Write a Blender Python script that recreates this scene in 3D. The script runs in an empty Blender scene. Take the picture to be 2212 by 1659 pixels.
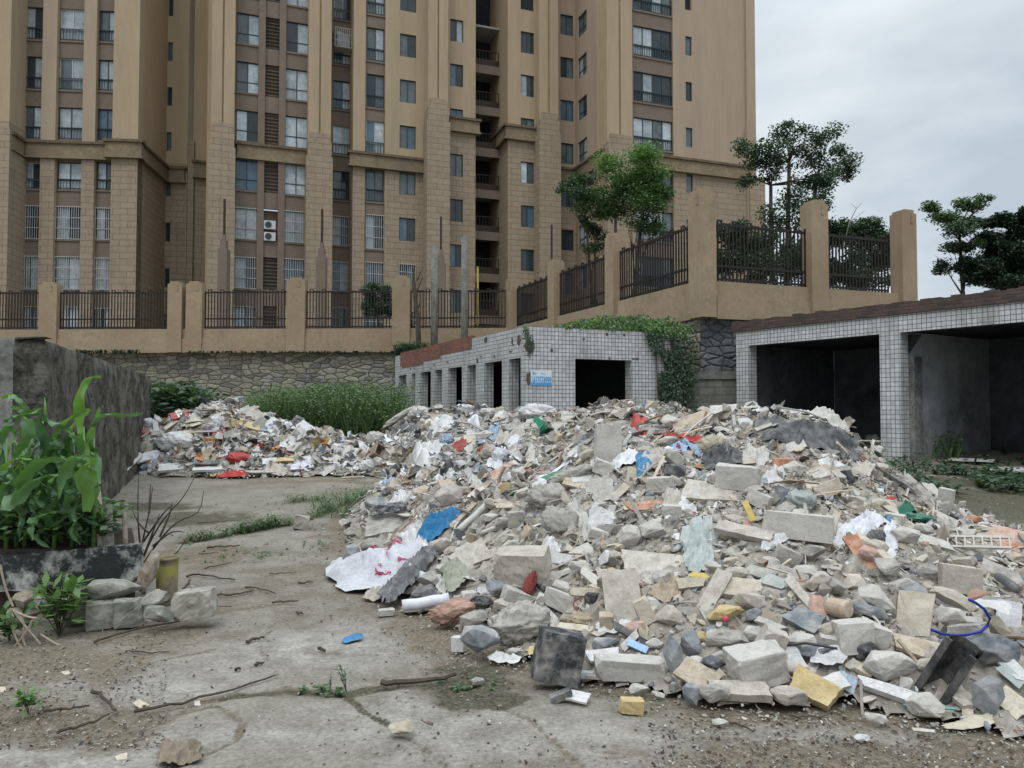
import bpy, bmesh, math, random
import numpy as np
from mathutils import Vector, Matrix, noise, Euler
R = math.radians
C = bpy.context.scene.collection
scene = bpy.context.scene
# ------------------------------------------------------------------ camera
FPX, PITCH, EYE = 773.0, math.atan(26/773), 1.6
S = 1024/2212.0                                  # photo readings below are in a 2212 px wide copy
cd = bpy.data.cameras.new('camera'); cam = bpy.data.objects.new('camera', cd); C.objects.link(cam)
cam.location = (0, 0, EYE); cam.rotation_euler = (R(90)+PITCH, 0, 0)
cd.sensor_width = 36; cd.lens = 36*FPX/1024; cd.clip_start = .05; cd.clip_end = 3000
scene.camera = cam
# ------------------------------------------------------------------ world: overcast sky
SUN_EL, SUN_ROT = R(55), R(200)
w = bpy.data.worlds.new('World'); scene.world = w; w.use_nodes = True
nt = w.node_tree; nt.nodes.clear()
def N(nt, t, **k):
    n = nt.nodes.new(t)
    for a, b in k.items(): setattr(n, a, b)
    return n
out = N(nt, 'ShaderNodeOutputWorld'); bg = N(nt, 'ShaderNodeBackground')
sky = N(nt, 'ShaderNodeTexSky', sky_type='NISHITA', sun_disc=False, sun_elevation=SUN_EL, sun_rotation=SUN_ROT)
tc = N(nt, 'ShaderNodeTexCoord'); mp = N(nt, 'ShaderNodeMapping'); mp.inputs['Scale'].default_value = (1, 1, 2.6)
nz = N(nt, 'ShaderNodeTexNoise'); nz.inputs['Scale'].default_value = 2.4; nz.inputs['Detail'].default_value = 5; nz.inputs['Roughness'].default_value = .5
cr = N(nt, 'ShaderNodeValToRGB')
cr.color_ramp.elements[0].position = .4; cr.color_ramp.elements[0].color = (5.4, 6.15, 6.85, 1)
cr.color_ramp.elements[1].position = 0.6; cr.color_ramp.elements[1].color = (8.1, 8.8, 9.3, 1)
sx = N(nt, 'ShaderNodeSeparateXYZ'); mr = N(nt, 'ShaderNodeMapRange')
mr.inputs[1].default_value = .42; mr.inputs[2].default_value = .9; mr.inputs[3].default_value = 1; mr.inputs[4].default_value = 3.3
vm = N(nt, 'ShaderNodeVectorMath', operation='SCALE'); mx = N(nt, 'ShaderNodeMixRGB'); mx.inputs[0].default_value = .93
L = nt.links.new
L(tc.outputs['Generated'], mp.inputs[0]); L(mp.outputs[0], nz.inputs[0]); L(nz.outputs[0], cr.inputs[0])
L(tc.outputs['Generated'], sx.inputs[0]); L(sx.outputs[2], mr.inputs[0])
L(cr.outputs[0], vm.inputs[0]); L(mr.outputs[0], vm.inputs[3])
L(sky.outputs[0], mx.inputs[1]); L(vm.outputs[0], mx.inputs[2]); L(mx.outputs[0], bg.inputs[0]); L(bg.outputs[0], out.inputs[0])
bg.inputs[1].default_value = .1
sl = bpy.data.lights.new('sun', 'SUN'); sl.energy = .8; sl.angle = R(18); sl.color = (1, .96, .9)
so = bpy.data.objects.new('sun', sl); C.objects.link(so)
so.rotation_euler = (R(90)-SUN_EL, 0, R(-20)); so.location = (0, 0, 60)
scene.view_settings.view_transform = 'Standard'; scene.view_settings.look = 'None'
scene.view_settings.exposure = 0; scene.view_settings.gamma = 1
scene.render.engine = 'CYCLES'
# ------------------------------------------------------------------ pixels to rays
cp, sp = math.cos(PITCH), math.sin(PITCH)
EYEV = Vector((0, 0, EYE))
def ray(x, y):
    u = (x*S-512)/FPX; v = (384-y*S)/FPX
    return Vector((u, cp-v*sp, sp+v*cp))
def atY(x, y, Y):
    d = ray(x, y); return EYEV + d*(Y/d.y)
def gz(X, Y):
    t = (Y-8.7)*.0725
    if t <= 0: return 0
    return t*t/.2 if t < .1 else min(t, .9)-.05
# ------------------------------------------------------------------ materials
MATS = {}
def bump_chain(nt, bsdf, h, strength, dist):
    b = N(nt, 'ShaderNodeBump'); b.inputs['Strength'].default_value = strength; b.inputs['Distance'].default_value = dist
    nt.links.new(h, b.inputs['Height']); nt.links.new(b.outputs[0], bsdf.inputs['Normal']); return b
def mat(name, col=(.5, .5, .5), rough=.85, var=.25, scale=6, bump=.4, dist=.01, metal=0, dust=0, attr=None, alpha=1, trans=0, streak=False, spec=.3, coord='Object', col2=None):
    key = (name, tuple(col), rough, var, scale)
    if key in MATS: return MATS[key]
    m = bpy.data.materials.new(name); m.use_nodes = True; nt = m.node_tree; L = nt.links.new
    b = nt.nodes['Principled BSDF']; b.inputs['Roughness'].default_value = rough; b.inputs['Metallic'].default_value = metal
    b.inputs['Specular IOR Level'].default_value = spec
    tc = N(nt, 'ShaderNodeTexCoord'); mp = N(nt, 'ShaderNodeMapping'); L(tc.outputs[coord], mp.inputs[0])
    oi = N(nt, 'ShaderNodeObjectInfo'); sc = N(nt, 'ShaderNodeVectorMath', operation='SCALE'); sc.inputs[0].default_value = (37, 19, 23)
    L(oi.outputs['Random'], sc.inputs[3]); L(sc.outputs[0], mp.inputs[1])
    if streak: mp.inputs['Scale'].default_value = (1, 1, .12)
    n1 = N(nt, 'ShaderNodeTexNoise'); n1.inputs['Scale'].default_value = scale; n1.inputs['Detail'].default_value = 8; n1.inputs['Roughness'].default_value = .65
    n2 = N(nt, 'ShaderNodeTexNoise'); n2.inputs['Scale'].default_value = scale*5; n2.inputs['Detail'].default_value = 6; n2.inputs['Roughness'].default_value = .7
    L(mp.outputs[0], n1.inputs[0]); L(mp.outputs[0], n2.inputs[0])
    ad = N(nt, 'ShaderNodeMath', operation='ADD'); L(n1.outputs[0], ad.inputs[0]); L(n2.outputs[0], ad.inputs[1])
    rg = N(nt, 'ShaderNodeMapRange'); rg.inputs[1].default_value = .7; rg.inputs[2].default_value = 1.3; rg.inputs[3].default_value = 1-var*1.3; rg.inputs[4].default_value = 1+var
    L(ad.outputs[0], rg.inputs[0])
    vm = N(nt, 'ShaderNodeVectorMath', operation='SCALE'); L(rg.outputs[0], vm.inputs[3])
    if attr:
        at = N(nt, 'ShaderNodeAttribute', attribute_name=attr); L(at.outputs[0], vm.inputs[0])
    else: vm.inputs[0].default_value = col
    src = vm.outputs[0]
    if col2:
        mm = N(nt, 'ShaderNodeMixRGB'); r2 = N(nt, 'ShaderNodeMapRange'); r2.inputs[1].default_value = .48; r2.inputs[2].default_value = .62
        n3 = N(nt, 'ShaderNodeTexNoise'); n3.inputs['Scale'].default_value = scale*.5; n3.inputs['Detail'].default_value = 7; n3.inputs['Roughness'].default_value = .7
        L(mp.outputs[0], n3.inputs[0]); L(n3.outputs[0], r2.inputs[0]); L(r2.outputs[0], mm.inputs[0]); L(src, mm.inputs[1]); mm.inputs[2].default_value = (*col2, 1); src = mm.outputs[0]
    if dust:
        mm = N(nt, 'ShaderNodeMixRGB'); r2 = N(nt, 'ShaderNodeMapRange'); r2.inputs[1].default_value = .42; r2.inputs[2].default_value = .64; r2.inputs[4].default_value = dust
        L(n1.outputs[0], r2.inputs[0]); L(r2.outputs[0], mm.inputs[0]); L(src, mm.inputs[1]); mm.inputs[2].default_value = (.47, .44, .4, 1); src = mm.outputs[0]
    L(src, b.inputs['Base Color'])
    if bump: bump_chain(nt, b, ad.outputs[0], bump, dist)
    if trans: b.inputs['Transmission Weight'].default_value = trans
    if alpha < 1: b.inputs['Alpha'].default_value = alpha
    MATS[key] = m; return m
def masonry(name, col, mortar, bw, bh, off, msize, rough=.8, var=.2, bump=.5, dirt=None, dirtamt=.5, bias=0, col2=None, distort=0):
    m = bpy.data.materials.new(name); m.use_nodes = True; nt = m.node_tree; L = nt.links.new
    b = nt.nodes['Principled BSDF']; b.inputs['Roughness'].default_value = rough; b.inputs['Specular IOR Level'].default_value = .3
    uv = N(nt, 'ShaderNodeUVMap'); br = N(nt, 'ShaderNodeTexBrick'); br.offset = off; br.offset_frequency = 2
    br.inputs['Scale'].default_value = 1; br.inputs['Brick Width'].default_value = bw; br.inputs['Row Height'].default_value = bh
    br.inputs['Mortar Size'].default_value = msize; br.inputs['Mortar Smooth'].default_value = .3; br.inputs['Bias'].default_value = bias
    br.inputs['Color1'].default_value = (*col, 1); br.inputs['Color2'].default_value = (*(col2 or [c*(1-var) for c in col]), 1); br.inputs['Mortar'].default_value = (*mortar, 1)
    vec = uv.outputs[0]
    n0 = N(nt, 'ShaderNodeTexNoise'); n0.inputs['Scale'].default_value = .8; n0.inputs['Detail'].default_value = 9; n0.inputs['Roughness'].default_value = .65; L(uv.outputs[0], n0.inputs[0])
    if distort:
        nd = N(nt, 'ShaderNodeTexNoise'); nd.inputs['Scale'].default_value = 5; L(uv.outputs[0], nd.inputs[0])
        mm = N(nt, 'ShaderNodeVectorMath', operation='MULTIPLY_ADD'); L(nd.outputs['Color'], mm.inputs[0]); mm.inputs[1].default_value = (distort,)*3; L(uv.outputs[0], mm.inputs[2]); vec = mm.outputs[0]
    L(vec, br.inputs['Vector'])
    n2 = N(nt, 'ShaderNodeTexNoise'); n2.inputs['Scale'].default_value = 14; n2.inputs['Detail'].default_value = 8; L(uv.outputs[0], n2.inputs[0])
    mp = N(nt, 'ShaderNodeMapping'); mp.inputs['Scale'].default_value = (2.2, .22, 1); L(uv.outputs[0], mp.inputs[0])
    n3 = N(nt, 'ShaderNodeTexNoise'); n3.inputs['Scale'].default_value = 1.5; n3.inputs['Detail'].default_value = 6; n3.inputs['Roughness'].default_value = .7; L(mp.outputs[0], n3.inputs[0])
    ad = N(nt, 'ShaderNodeMath', operation='ADD'); L(n0.outputs[0], ad.inputs[0]); L(n3.outputs[0], ad.inputs[1])
    rg = N(nt, 'ShaderNodeMapRange'); rg.inputs[1].default_value = .98; rg.inputs[2].default_value = 1.3; rg.inputs[4].default_value = dirtamt; L(ad.outputs[0], rg.inputs[0])
    mx = N(nt, 'ShaderNodeMixRGB'); L(rg.outputs[0], mx.inputs[0]); L(br.outputs[0], mx.inputs[1]); mx.inputs[2].default_value = (*(dirt or (.1, .09, .08)), 1)
    r3 = N(nt, 'ShaderNodeMapRange'); r3.inputs[3].default_value = .78; r3.inputs[4].default_value = 1.2; L(n2.outputs[0], r3.inputs[0])
    vm = N(nt, 'ShaderNodeVectorMath', operation='SCALE'); L(mx.outputs[0], vm.inputs[0]); L(r3.outputs[0], vm.inputs[3]); L(vm.outputs[0], b.inputs['Base Color'])
    sb = N(nt, 'ShaderNodeMath', operation='MULTIPLY_ADD'); L(br.outputs['Fac'], sb.inputs[0]); sb.inputs[1].default_value = -1; L(n2.outputs[0], sb.inputs[2])
    bump_chain(nt, b, sb.outputs[0], bump, .012)
    return m
def rubblewall(name, c1, c2, mortar, sx, sy, dark=.5):
    m = bpy.data.materials.new(name); m.use_nodes = True; nt = m.node_tree; L = nt.links.new
    b = nt.nodes['Principled BSDF']; b.inputs['Roughness'].default_value = .95; b.inputs['Specular IOR Level'].default_value = .2
    uv = N(nt, 'ShaderNodeUVMap'); mp = N(nt, 'ShaderNodeMapping'); mp.inputs['Scale'].default_value = (sx, sy, 1)
    nd = N(nt, 'ShaderNodeTexNoise'); nd.inputs['Scale'].default_value = 1.3; nd.inputs['Detail'].default_value = 3; L(uv.outputs[0], nd.inputs[0])
    mm = N(nt, 'ShaderNodeVectorMath', operation='MULTIPLY_ADD'); L(nd.outputs['Color'], mm.inputs[0]); mm.inputs[1].default_value = (.3, .18, .3); L(uv.outputs[0], mm.inputs[2]); L(mm.outputs[0], mp.inputs[0])
    vo = N(nt, 'ShaderNodeTexVoronoi', voronoi_dimensions='2D', feature='DISTANCE_TO_EDGE'); vo.inputs['Scale'].default_value = 1; vo.inputs['Randomness'].default_value = .85; L(mp.outputs[0], vo.inputs[0])
    v2 = N(nt, 'ShaderNodeTexVoronoi', voronoi_dimensions='2D'); v2.inputs['Scale'].default_value = 1; v2.inputs['Randomness'].default_value = .85; L(mp.outputs[0], v2.inputs[0])
    n1 = N(nt, 'ShaderNodeTexNoise'); n1.inputs['Scale'].default_value = 9; n1.inputs['Detail'].default_value = 8; n1.inputs['Roughness'].default_value = .7; L(uv.outputs[0], n1.inputs[0])
    sc = N(nt, 'ShaderNodeSeparateColor'); L(v2.outputs['Color'], sc.inputs[0])
    mx = N(nt, 'ShaderNodeMixRGB'); L(sc.outputs[0], mx.inputs[0]); mx.inputs[1].default_value = (*c1, 1); mx.inputs[2].default_value = (*c2, 1)
    r1 = N(nt, 'ShaderNodeMapRange'); r1.inputs[1].default_value = .3; r1.inputs[2].default_value = .7; r1.inputs[3].default_value = .55; r1.inputs[4].default_value = 1.35; L(n1.outputs[0], r1.inputs[0])
    vm = N(nt, 'ShaderNodeVectorMath', operation='SCALE'); L(mx.outputs[0], vm.inputs[0]); L(r1.outputs[0], vm.inputs[3])
    r2 = N(nt, 'ShaderNodeMapRange'); r2.inputs[1].default_value = .01; r2.inputs[2].default_value = .085; L(vo.outputs[0], r2.inputs[0])
    m2 = N(nt, 'ShaderNodeMixRGB'); L(r2.outputs[0], m2.inputs[0]); m2.inputs[1].default_value = (*mortar, 1); L(vm.outputs[0], m2.inputs[2])
    L(m2.outputs[0], b.inputs['Base Color'])
    r4 = N(nt, 'ShaderNodeMapRange'); r4.inputs[2].default_value = .22; L(vo.outputs[0], r4.inputs[0])
    ad = N(nt, 'ShaderNodeMath', operation='MULTIPLY_ADD'); L(n1.outputs[0], ad.inputs[0]); ad.inputs[1].default_value = .5; L(r4.outputs[0], ad.inputs[2])
    bump_chain(nt, b, ad.outputs[0], .7, .05)
    return m
def leafmat(name, c1, c2, rough=.5, trans=.25):
    m = bpy.data.materials.new(name); m.use_nodes = True; nt = m.node_tree; L = nt.links.new
    b = nt.nodes['Principled BSDF']; b.inputs['Roughness'].default_value = rough
    g = N(nt, 'ShaderNodeNewGeometry'); mx = N(nt, 'ShaderNodeMixRGB'); mx.inputs[1].default_value = (*c1, 1); mx.inputs[2].default_value = (*c2, 1)
    L(g.outputs['Random Per Island'], mx.inputs[0]); L(mx.outputs[0], b.inputs['Base Color'])
    t = N(nt, 'ShaderNodeBsdfTranslucent'); ms = N(nt, 'ShaderNodeMixShader'); ms.inputs[0].default_value = trans
    vm = N(nt, 'ShaderNodeVectorMath', operation='MULTIPLY'); L(mx.outputs[0], vm.inputs[0]); vm.inputs[1].default_value = (1.3, 1.5, .6); L(vm.outputs[0], t.inputs[0])
    L(b.outputs[0], ms.inputs[1]); L(t.outputs[0], ms.inputs[2]); L(ms.outputs[0], nt.nodes['Material Output'].inputs[0])
    return m
M = {}
M['tile'] = masonry('white_tile', (.56, .56, .56), (.05, .047, .043), .1, .1, 0, .0065, rough=.35, var=.22, dirt=(.17, .155, .135), dirtamt=.8)
M['brick'] = masonry('red_brick', (.26, .095, .06), (.16, .13, .11), .24, .065, .5, .01, var=.45, dirt=(.07, .05, .045), dirtamt=.7)
M['oldbrick'] = masonry('old_brick', (.115, .07, .055), (.06, .052, .045), .24, .07, .5, .014, var=.5, dirt=(.04, .04, .03), dirtamt=.85, distort=.02)
M['cblock'] = masonry('block_wall', (.17, .17, .15), (.09, .09, .08), .4, .2, .5, .012, var=.3, dirt=(.06, .07, .05), dirtamt=.8)
M['stucco'] = mat('yellow_stucco', (.365, .28, .185), rough=.9, var=.11, scale=.9, bump=.15, dist=.01, streak=True)
M['lowblock'] = masonry('scored_block_render', (.32, .25, .178), (.14, .11, .082), .85, .38, .5, .013, rough=.9, var=.1, bump=.6, dirt=(.17, .12, .085), dirtamt=.5)
M['pink'] = mat('pinkish_stucco', (.35, .268, .195), rough=.9, var=.1, scale=.9, bump=.15, dist=.01, streak=True)
M['brown'] = mat('brown_spandrel', (.18, .137, .108), rough=.9, var=.12, scale=.8, bump=.15)
M['cornice'] = mat('cornice_render', (.235, .18, .115), rough=.9, var=.3, scale=.8, bump=.3, dist=.02, col2=(.17, .13, .09))
M['corstain'] = mat('cornice_top', (.14, .105, .07), rough=.95, var=.4, scale=2, bump=.5)
M['fencewall'] = mat('ochre_render', (.315, .24, .16), rough=.9, var=.22, scale=1.2, bump=.3, dist=.01, col2=(.27, .195, .125))
M['stonewall'] = rubblewall('rubble_stone_wall', (.34, .315, .245), (.15, .145, .12), (.075, .068, .053), 2.1, 5.2)
M['greystone'] = rubblewall('grey_stone_wall', (.21, .21, .215), (.11, .115, .12), (.045, .045, .045), 2.4, 5.2)
M['iron'] = mat('black_iron', (.018, .014, .012), rough=.5, var=.2, bump=0)
M['ironb'] = mat('brown_iron', (.035, .02, .014), rough=.55, var=.2, bump=0)
M['frame'] = mat('window_frame', (.03, .05, .055), rough=.45, var=.1, bump=0)
M['wframe'] = mat('pale_frame', (.45, .45, .43), rough=.5, var=.1, bump=0)
M['conc'] = mat('old_concrete', (.24, .235, .215), var=.3, scale=3, bump=.5, dist=.02)
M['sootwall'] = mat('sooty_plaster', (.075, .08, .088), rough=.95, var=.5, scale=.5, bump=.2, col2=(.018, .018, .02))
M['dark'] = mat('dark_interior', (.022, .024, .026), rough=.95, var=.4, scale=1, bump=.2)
def glass(name, col, rough=.08):
    return mat(name, col, rough=rough, var=.35, scale=.5, bump=0, spec=.5)
GL = [glass('glass_dark', (.03, .04, .045)), glass('glass_grey', (.1, .12, .125)), glass('glass_curtain', (.32, .36, .38), .15), glass('glass_pale', (.46, .51, .54), .15), glass('glass_blue', (.09, .14, .19))]
# ------------------------------------------------------------------ object helpers
def tag(o, label=None, cat=None, group=None, kind=None):
    if label: o['label'] = label
    if cat: o['category'] = cat
    if group: o['group'] = group
    if kind: o['kind'] = kind
    return o
def empty(name, loc=(0, 0, 0), rz=0, label=None, cat=None, group=None):
    o = bpy.data.objects.new(name, None); C.objects.link(o); o.location = loc; o.rotation_euler = (0, 0, rz); o.empty_display_size = .2
    return tag(o, label, cat, group)
def autouv(me):
    uvl = me.uv_layers.new(name='UVMap'); n = len(me.loops)
    co = np.empty(len(me.vertices)*3, 'f'); me.vertices.foreach_get('co', co); co = co.reshape(-1, 3)
    vi = np.empty(n, 'i'); me.loops.foreach_get('vertex_index', vi)
    pn = np.empty(len(me.polygons)*3, 'f'); me.polygons.foreach_get('normal', pn); pn = pn.reshape(-1, 3)
    lt = np.empty(len(me.polygons), 'i'); me.polygons.foreach_get('loop_total', lt)
    nn = np.repeat(pn, lt, axis=0); p = co[vi]
    h = np.stack([-nn[:, 1], nn[:, 0]], 1); ln = np.maximum(np.linalg.norm(h, axis=1), 1e-6)[:, None]; h = h/ln
    s = np.where(np.abs(h[:, :1]) > np.abs(h[:, 1:]), np.sign(h[:, :1]), np.sign(h[:, 1:])); h = h*s
    u = p[:, 0]*h[:, 0]+p[:, 1]*h[:, 1]; v = p[:, 2].copy(); fl = np.abs(nn[:, 2]) > .7
    u[fl] = p[fl, 0]; v[fl] = p[fl, 1]
    uvl.data.foreach_set('uv', np.stack([u, v], 1).astype('f').ravel())
class MB:
    def __init__(s): s.v = []; s.f = []; s.m = []; s.c = []
    def add(s, vs, fs, mi=0, col=None):
        o = len(s.v); s.v += [tuple(v) for v in vs]
        for f in fs: s.f.append(tuple(i+o for i in f)); s.m.append(mi)
        if col is not None: s.c += [col]*len(vs)
    def box(s, x0, x1, y0, y1, z0, z1, mi=0, T=None, col=None):
        vs = [Vector((x, y, z)) for z in (z0, z1) for x, y in ((x0, y0), (x1, y0), (x1, y1), (x0, y1))]
        if T: vs = [T @ v for v in vs]
        s.add(vs, [(3, 2, 1, 0), (4, 5, 6, 7), (0, 1, 5, 4), (1, 2, 6, 5), (2, 3, 7, 6), (3, 0, 4, 7)], mi, col)
    def quad(s, a, b, c, d, mi=0): s.add([a, b, c, d], [(0, 1, 2, 3)], mi)
    def tube(s, pts, rad, n=6, mi=0, col=None):
        pts = [Vector(p) for p in pts]; rad = rad if hasattr(rad, '__len__') else [rad]*len(pts)
        vs = []; fs = []
        up = Vector((0, 0, 1))
        for i, p in enumerate(pts):
            t = (pts[min(i+1, len(pts)-1)]-pts[max(i-1, 0)]).normalized()
            a = t.cross(up if abs(t.z) < .95 else Vector((1, 0, 0))).normalized(); b = t.cross(a)
            vs += [p+(a*math.cos(k*2*math.pi/n)+b*math.sin(k*2*math.pi/n))*rad[i] for k in range(n)]
        for i in range(len(pts)-1):
            for k in range(n): fs.append((i*n+k, i*n+(k+1) % n, (i+1)*n+(k+1) % n, (i+1)*n+k))
        fs.append(tuple(range(n))[::-1]); fs.append(tuple((len(pts)-1)*n+k for k in range(n)))
        s.add(vs, fs, mi, col)
    def build(s, name, mats, parent=None, smooth=False, uv=False, loc=None):
        me = bpy.data.meshes.new(name); me.from_pydata(s.v, [], s.f)
        mats = mats if isinstance(mats, (list, tuple)) else [mats]
        for m in mats: me.materials.append(m)
        if len(mats) > 1: me.polygons.foreach_set('material_index', s.m)
        if s.c:
            ca = me.color_attributes.new('Col', 'FLOAT_COLOR', 'POINT'); ca.data.foreach_set('color', np.array([(*c, 1) for c in s.c], 'f').ravel())
        if smooth: me.polygons.foreach_set('use_smooth', [True]*len(me.polygons))
        me.update()
        if uv: autouv(me)
        o = bpy.data.objects.new(name, me); C.objects.link(o)
        if parent: o.parent = parent
        if loc is not None: o.location = loc
        return o
# ------------------------------------------------------------------ heaps: height of the rubble above the ground
class TPS:
    def __init__(s, pts):
        P = np.array(pts, float); s.p = P[:, :2]; n = len(P)
        d = np.linalg.norm(s.p[:, None]-s.p[None], axis=2); K = s.k(d)+np.eye(n)*.02
        A = np.zeros((n+3, n+3)); A[:n, :n] = K; A[:n, n] = 1; A[:n, n+1:] = s.p; A[n, :n] = 1; A[n+1:, :n] = s.p.T
        s.w = np.linalg.solve(A, np.concatenate([P[:, 2], np.zeros(3)]))
        s.lo = s.p.min(0)-.1; s.hi = s.p.max(0)+.1
    def k(s, d): return d*d*np.log(d+1e-9)
    def __call__(s, X, Y):
        X = np.asarray(X, float); Y = np.asarray(Y, float)
        d = np.sqrt((X[..., None]-s.p[:, 0])**2+(Y[..., None]-s.p[:, 1])**2)
        z = s.k(d)@s.w[:-3]+s.w[-3]+s.w[-2]*X+s.w[-1]*Y
        return np.where((X < s.lo[0]) | (X > s.hi[0]) | (Y < s.lo[1]) | (Y > s.hi[1]), -1, z)
def cpt(x, y, Y):
    p = atY(x, y, Y); return (p.x, p.y, p.z-gz(p.x, p.y))
def foot(x, y, h=0, off=-.0):                      # where a pixel meets the bare ground
    d = ray(x, y); t = 1.6/max(-d.z, 1e-3)
    for _ in range(30):
        p = EYEV+d*t; t = (1.6-gz(p.x, p.y))/max(-d.z, 1e-3)
    p = EYEV+d*t; return (p.x, p.y, h)
main_pts = [cpt(*a) for a in [(905, 885, 15), (1000, 885, 14.5), (1130, 885, 13.5), (1230, 880, 12.2), (1320, 858, 11), (1450, 864, 10.5), (1560, 893, 10), (1640, 878, 9.5), (1710, 858, 9), (1800, 882, 8.7), (1900, 965, 8.3), (1990, 1070, 8.1), (2080, 1125, 8.1), (2200, 1180, 7.7),
    (900, 960, 13), (1000, 960, 11.9), (1100, 980, 10.2), (1200, 960, 9.8), (1300, 950, 8.8), (1500, 960, 8.0), (1700, 970, 7.7), (1850, 1040, 7.2), (1300, 1100, 6.9), (1500, 1100, 6.4), (1700, 1100, 6.2), (1700, 1250, 5.25), (1500, 1250, 5.4), (1300, 1300, 5.35),
    (1950, 1250, 5.3), (2100, 1300, 4.9), (1900, 1130, 6.3), (2050, 1170, 6.6), (1500, 1400, 4.7), (1900, 1400, 4.5), (1700, 1400, 4.55), (2150, 1400, 4.4), (1100, 1200, 6.9), (1000, 1150, 8.0), (870, 1100, 9.9), (1150, 1350, 5.55), (1000, 1060, 9.2), (1100, 1080, 8.0)]]
main_pts += [foot(*a) for a in [(780, 950), (790, 1000), (870, 1035), (830, 1060), (745, 1110), (735, 1170), (800, 1230), (820, 1300), (930, 1350), (985, 1405), (1170, 1455), (1290, 1480), (1500, 1530), (1700, 1550), (1900, 1545), (2100, 1585), (2212, 1610), (2330, 1620)]]
main_pts += [(-4.0, 16.4, 0), (-2.2, 17.0, 0), (.3, 16, 0), (2.2, 13.6, 0), (4.3, 12, 0), (5.5, 10.5, 0), (6.6, 9.6, 0), (7.6, 8, -.05), (6.5, 6.2, .25), (5.5, 6.5, .45), (4.2, 5.0, .2), (3.6, 3.6, -.02), (7, 5, -.05), (5, 3.8, -.05), (-3.2, 9, -.25), (-3.6, 11.5, -.2), (-3, 6.5, -.3), (-1.6, 5, -.3), (0, 3.6, -.3), (2, 3, -.3), (8, 11, -.4), (4, 14.5, -.3), (0, 18, -.4), (-5.2, 15, -.1)]
small_pts = [cpt(*a) for a in [(440, 868, 16.5), (500, 862, 16.5), (550, 885, 16.4), (390, 895, 16.1), (600, 918, 16), (335, 925, 15.6), (310, 960, 15.2), (680, 960, 15.6), (740, 990, 15.1), (450, 950, 15.3), (550, 960, 15.2), (400, 990, 14.7), (600, 1000, 14.7)]]
small_pts += [foot(*a) for a in [(280, 1022), (400, 1030), (520, 1035), (640, 1030), (750, 1030), (830, 1030)]]
small_pts += [(-7, 15.5, .3), (-7.2, 17.4, 0), (-5.5, 18.8, 0), (-3.6, 18.3, 0), (-2.2, 16.6, .05), (-6.8, 13.4, -.2), (-4, 12.8, -.3), (-1.5, 13.5, -.2), (-6.8, 19.6, -.3), (-4, 19.6, -.3), (-1.2, 18, -.3)]
T1, T2 = TPS(main_pts), TPS(small_pts)
DROP = .115
def Hs(X, Y):
    h = np.maximum(np.maximum(T1(X, Y), T2(X, Y)), -.5)
    return h-DROP*np.clip((h-.3)/.7, 0, 1.4)
def gzv(X, Y):
    t = (np.asarray(Y)-8.7)*.0725; t = np.clip(t, 0, .9); return np.where(t < .1, t*t/.2, t-.05)
# cached height grid
GX0, GX1, GY0, GY1, GD = -8, 8.6, 2.8, 20, .05
gx = np.arange(GX0, GX1, GD); gy = np.arange(GY0, GY1, GD)
GXX, GYY = np.meshgrid(gx, gy); HG = Hs(GXX, GYY)
def lump(x, y):
    return .10*noise.noise(Vector((x*1.7, y*1.7, 3)))+.06*noise.noise(Vector((x*4.3, y*4.3, 9)))+.03*noise.noise(Vector((x*11, y*11, 1)))
LG = np.array([[lump(x, y) for x in gx] for y in gy])
HT = HG+np.where(HG > 0, LG*np.clip(HG*6, 0, 1), 0)
def H(X, Y):
    i = (X-GX0)/GD; j = (Y-GY0)/GD
    if i < 0 or j < 0 or i >= len(gx)-1 or j >= len(gy)-1: return -.5
    a = int(i); b = int(j); i -= a; j -= b
    return HT[b, a]*(1-i)*(1-j)+HT[b, a+1]*i*(1-j)+HT[b+1, a]*(1-i)*j+HT[b+1, a+1]*i*j
def top(X, Y): return gz(X, Y)+max(0, H(X, Y))
def hit(x, y):
    d = ray(x, y); t = 2.5; st = .06
    while t < 24:
        p = EYEV+d*t
        if p.z < top(p.x, p.y):
            for _ in range(8):
                st *= .5; t -= st
                p = EYEV+d*t
                if p.z > top(p.x, p.y): t += st
            return EYEV+d*t
        t += st
    return None
def hitc(x, y):                                   # nearest hit, sliding the pixel down if it misses the heap
    for k in range(40):
        p = hit(x, y+k*3)
        if p: return p
    return atY(x, y, 12)
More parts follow.
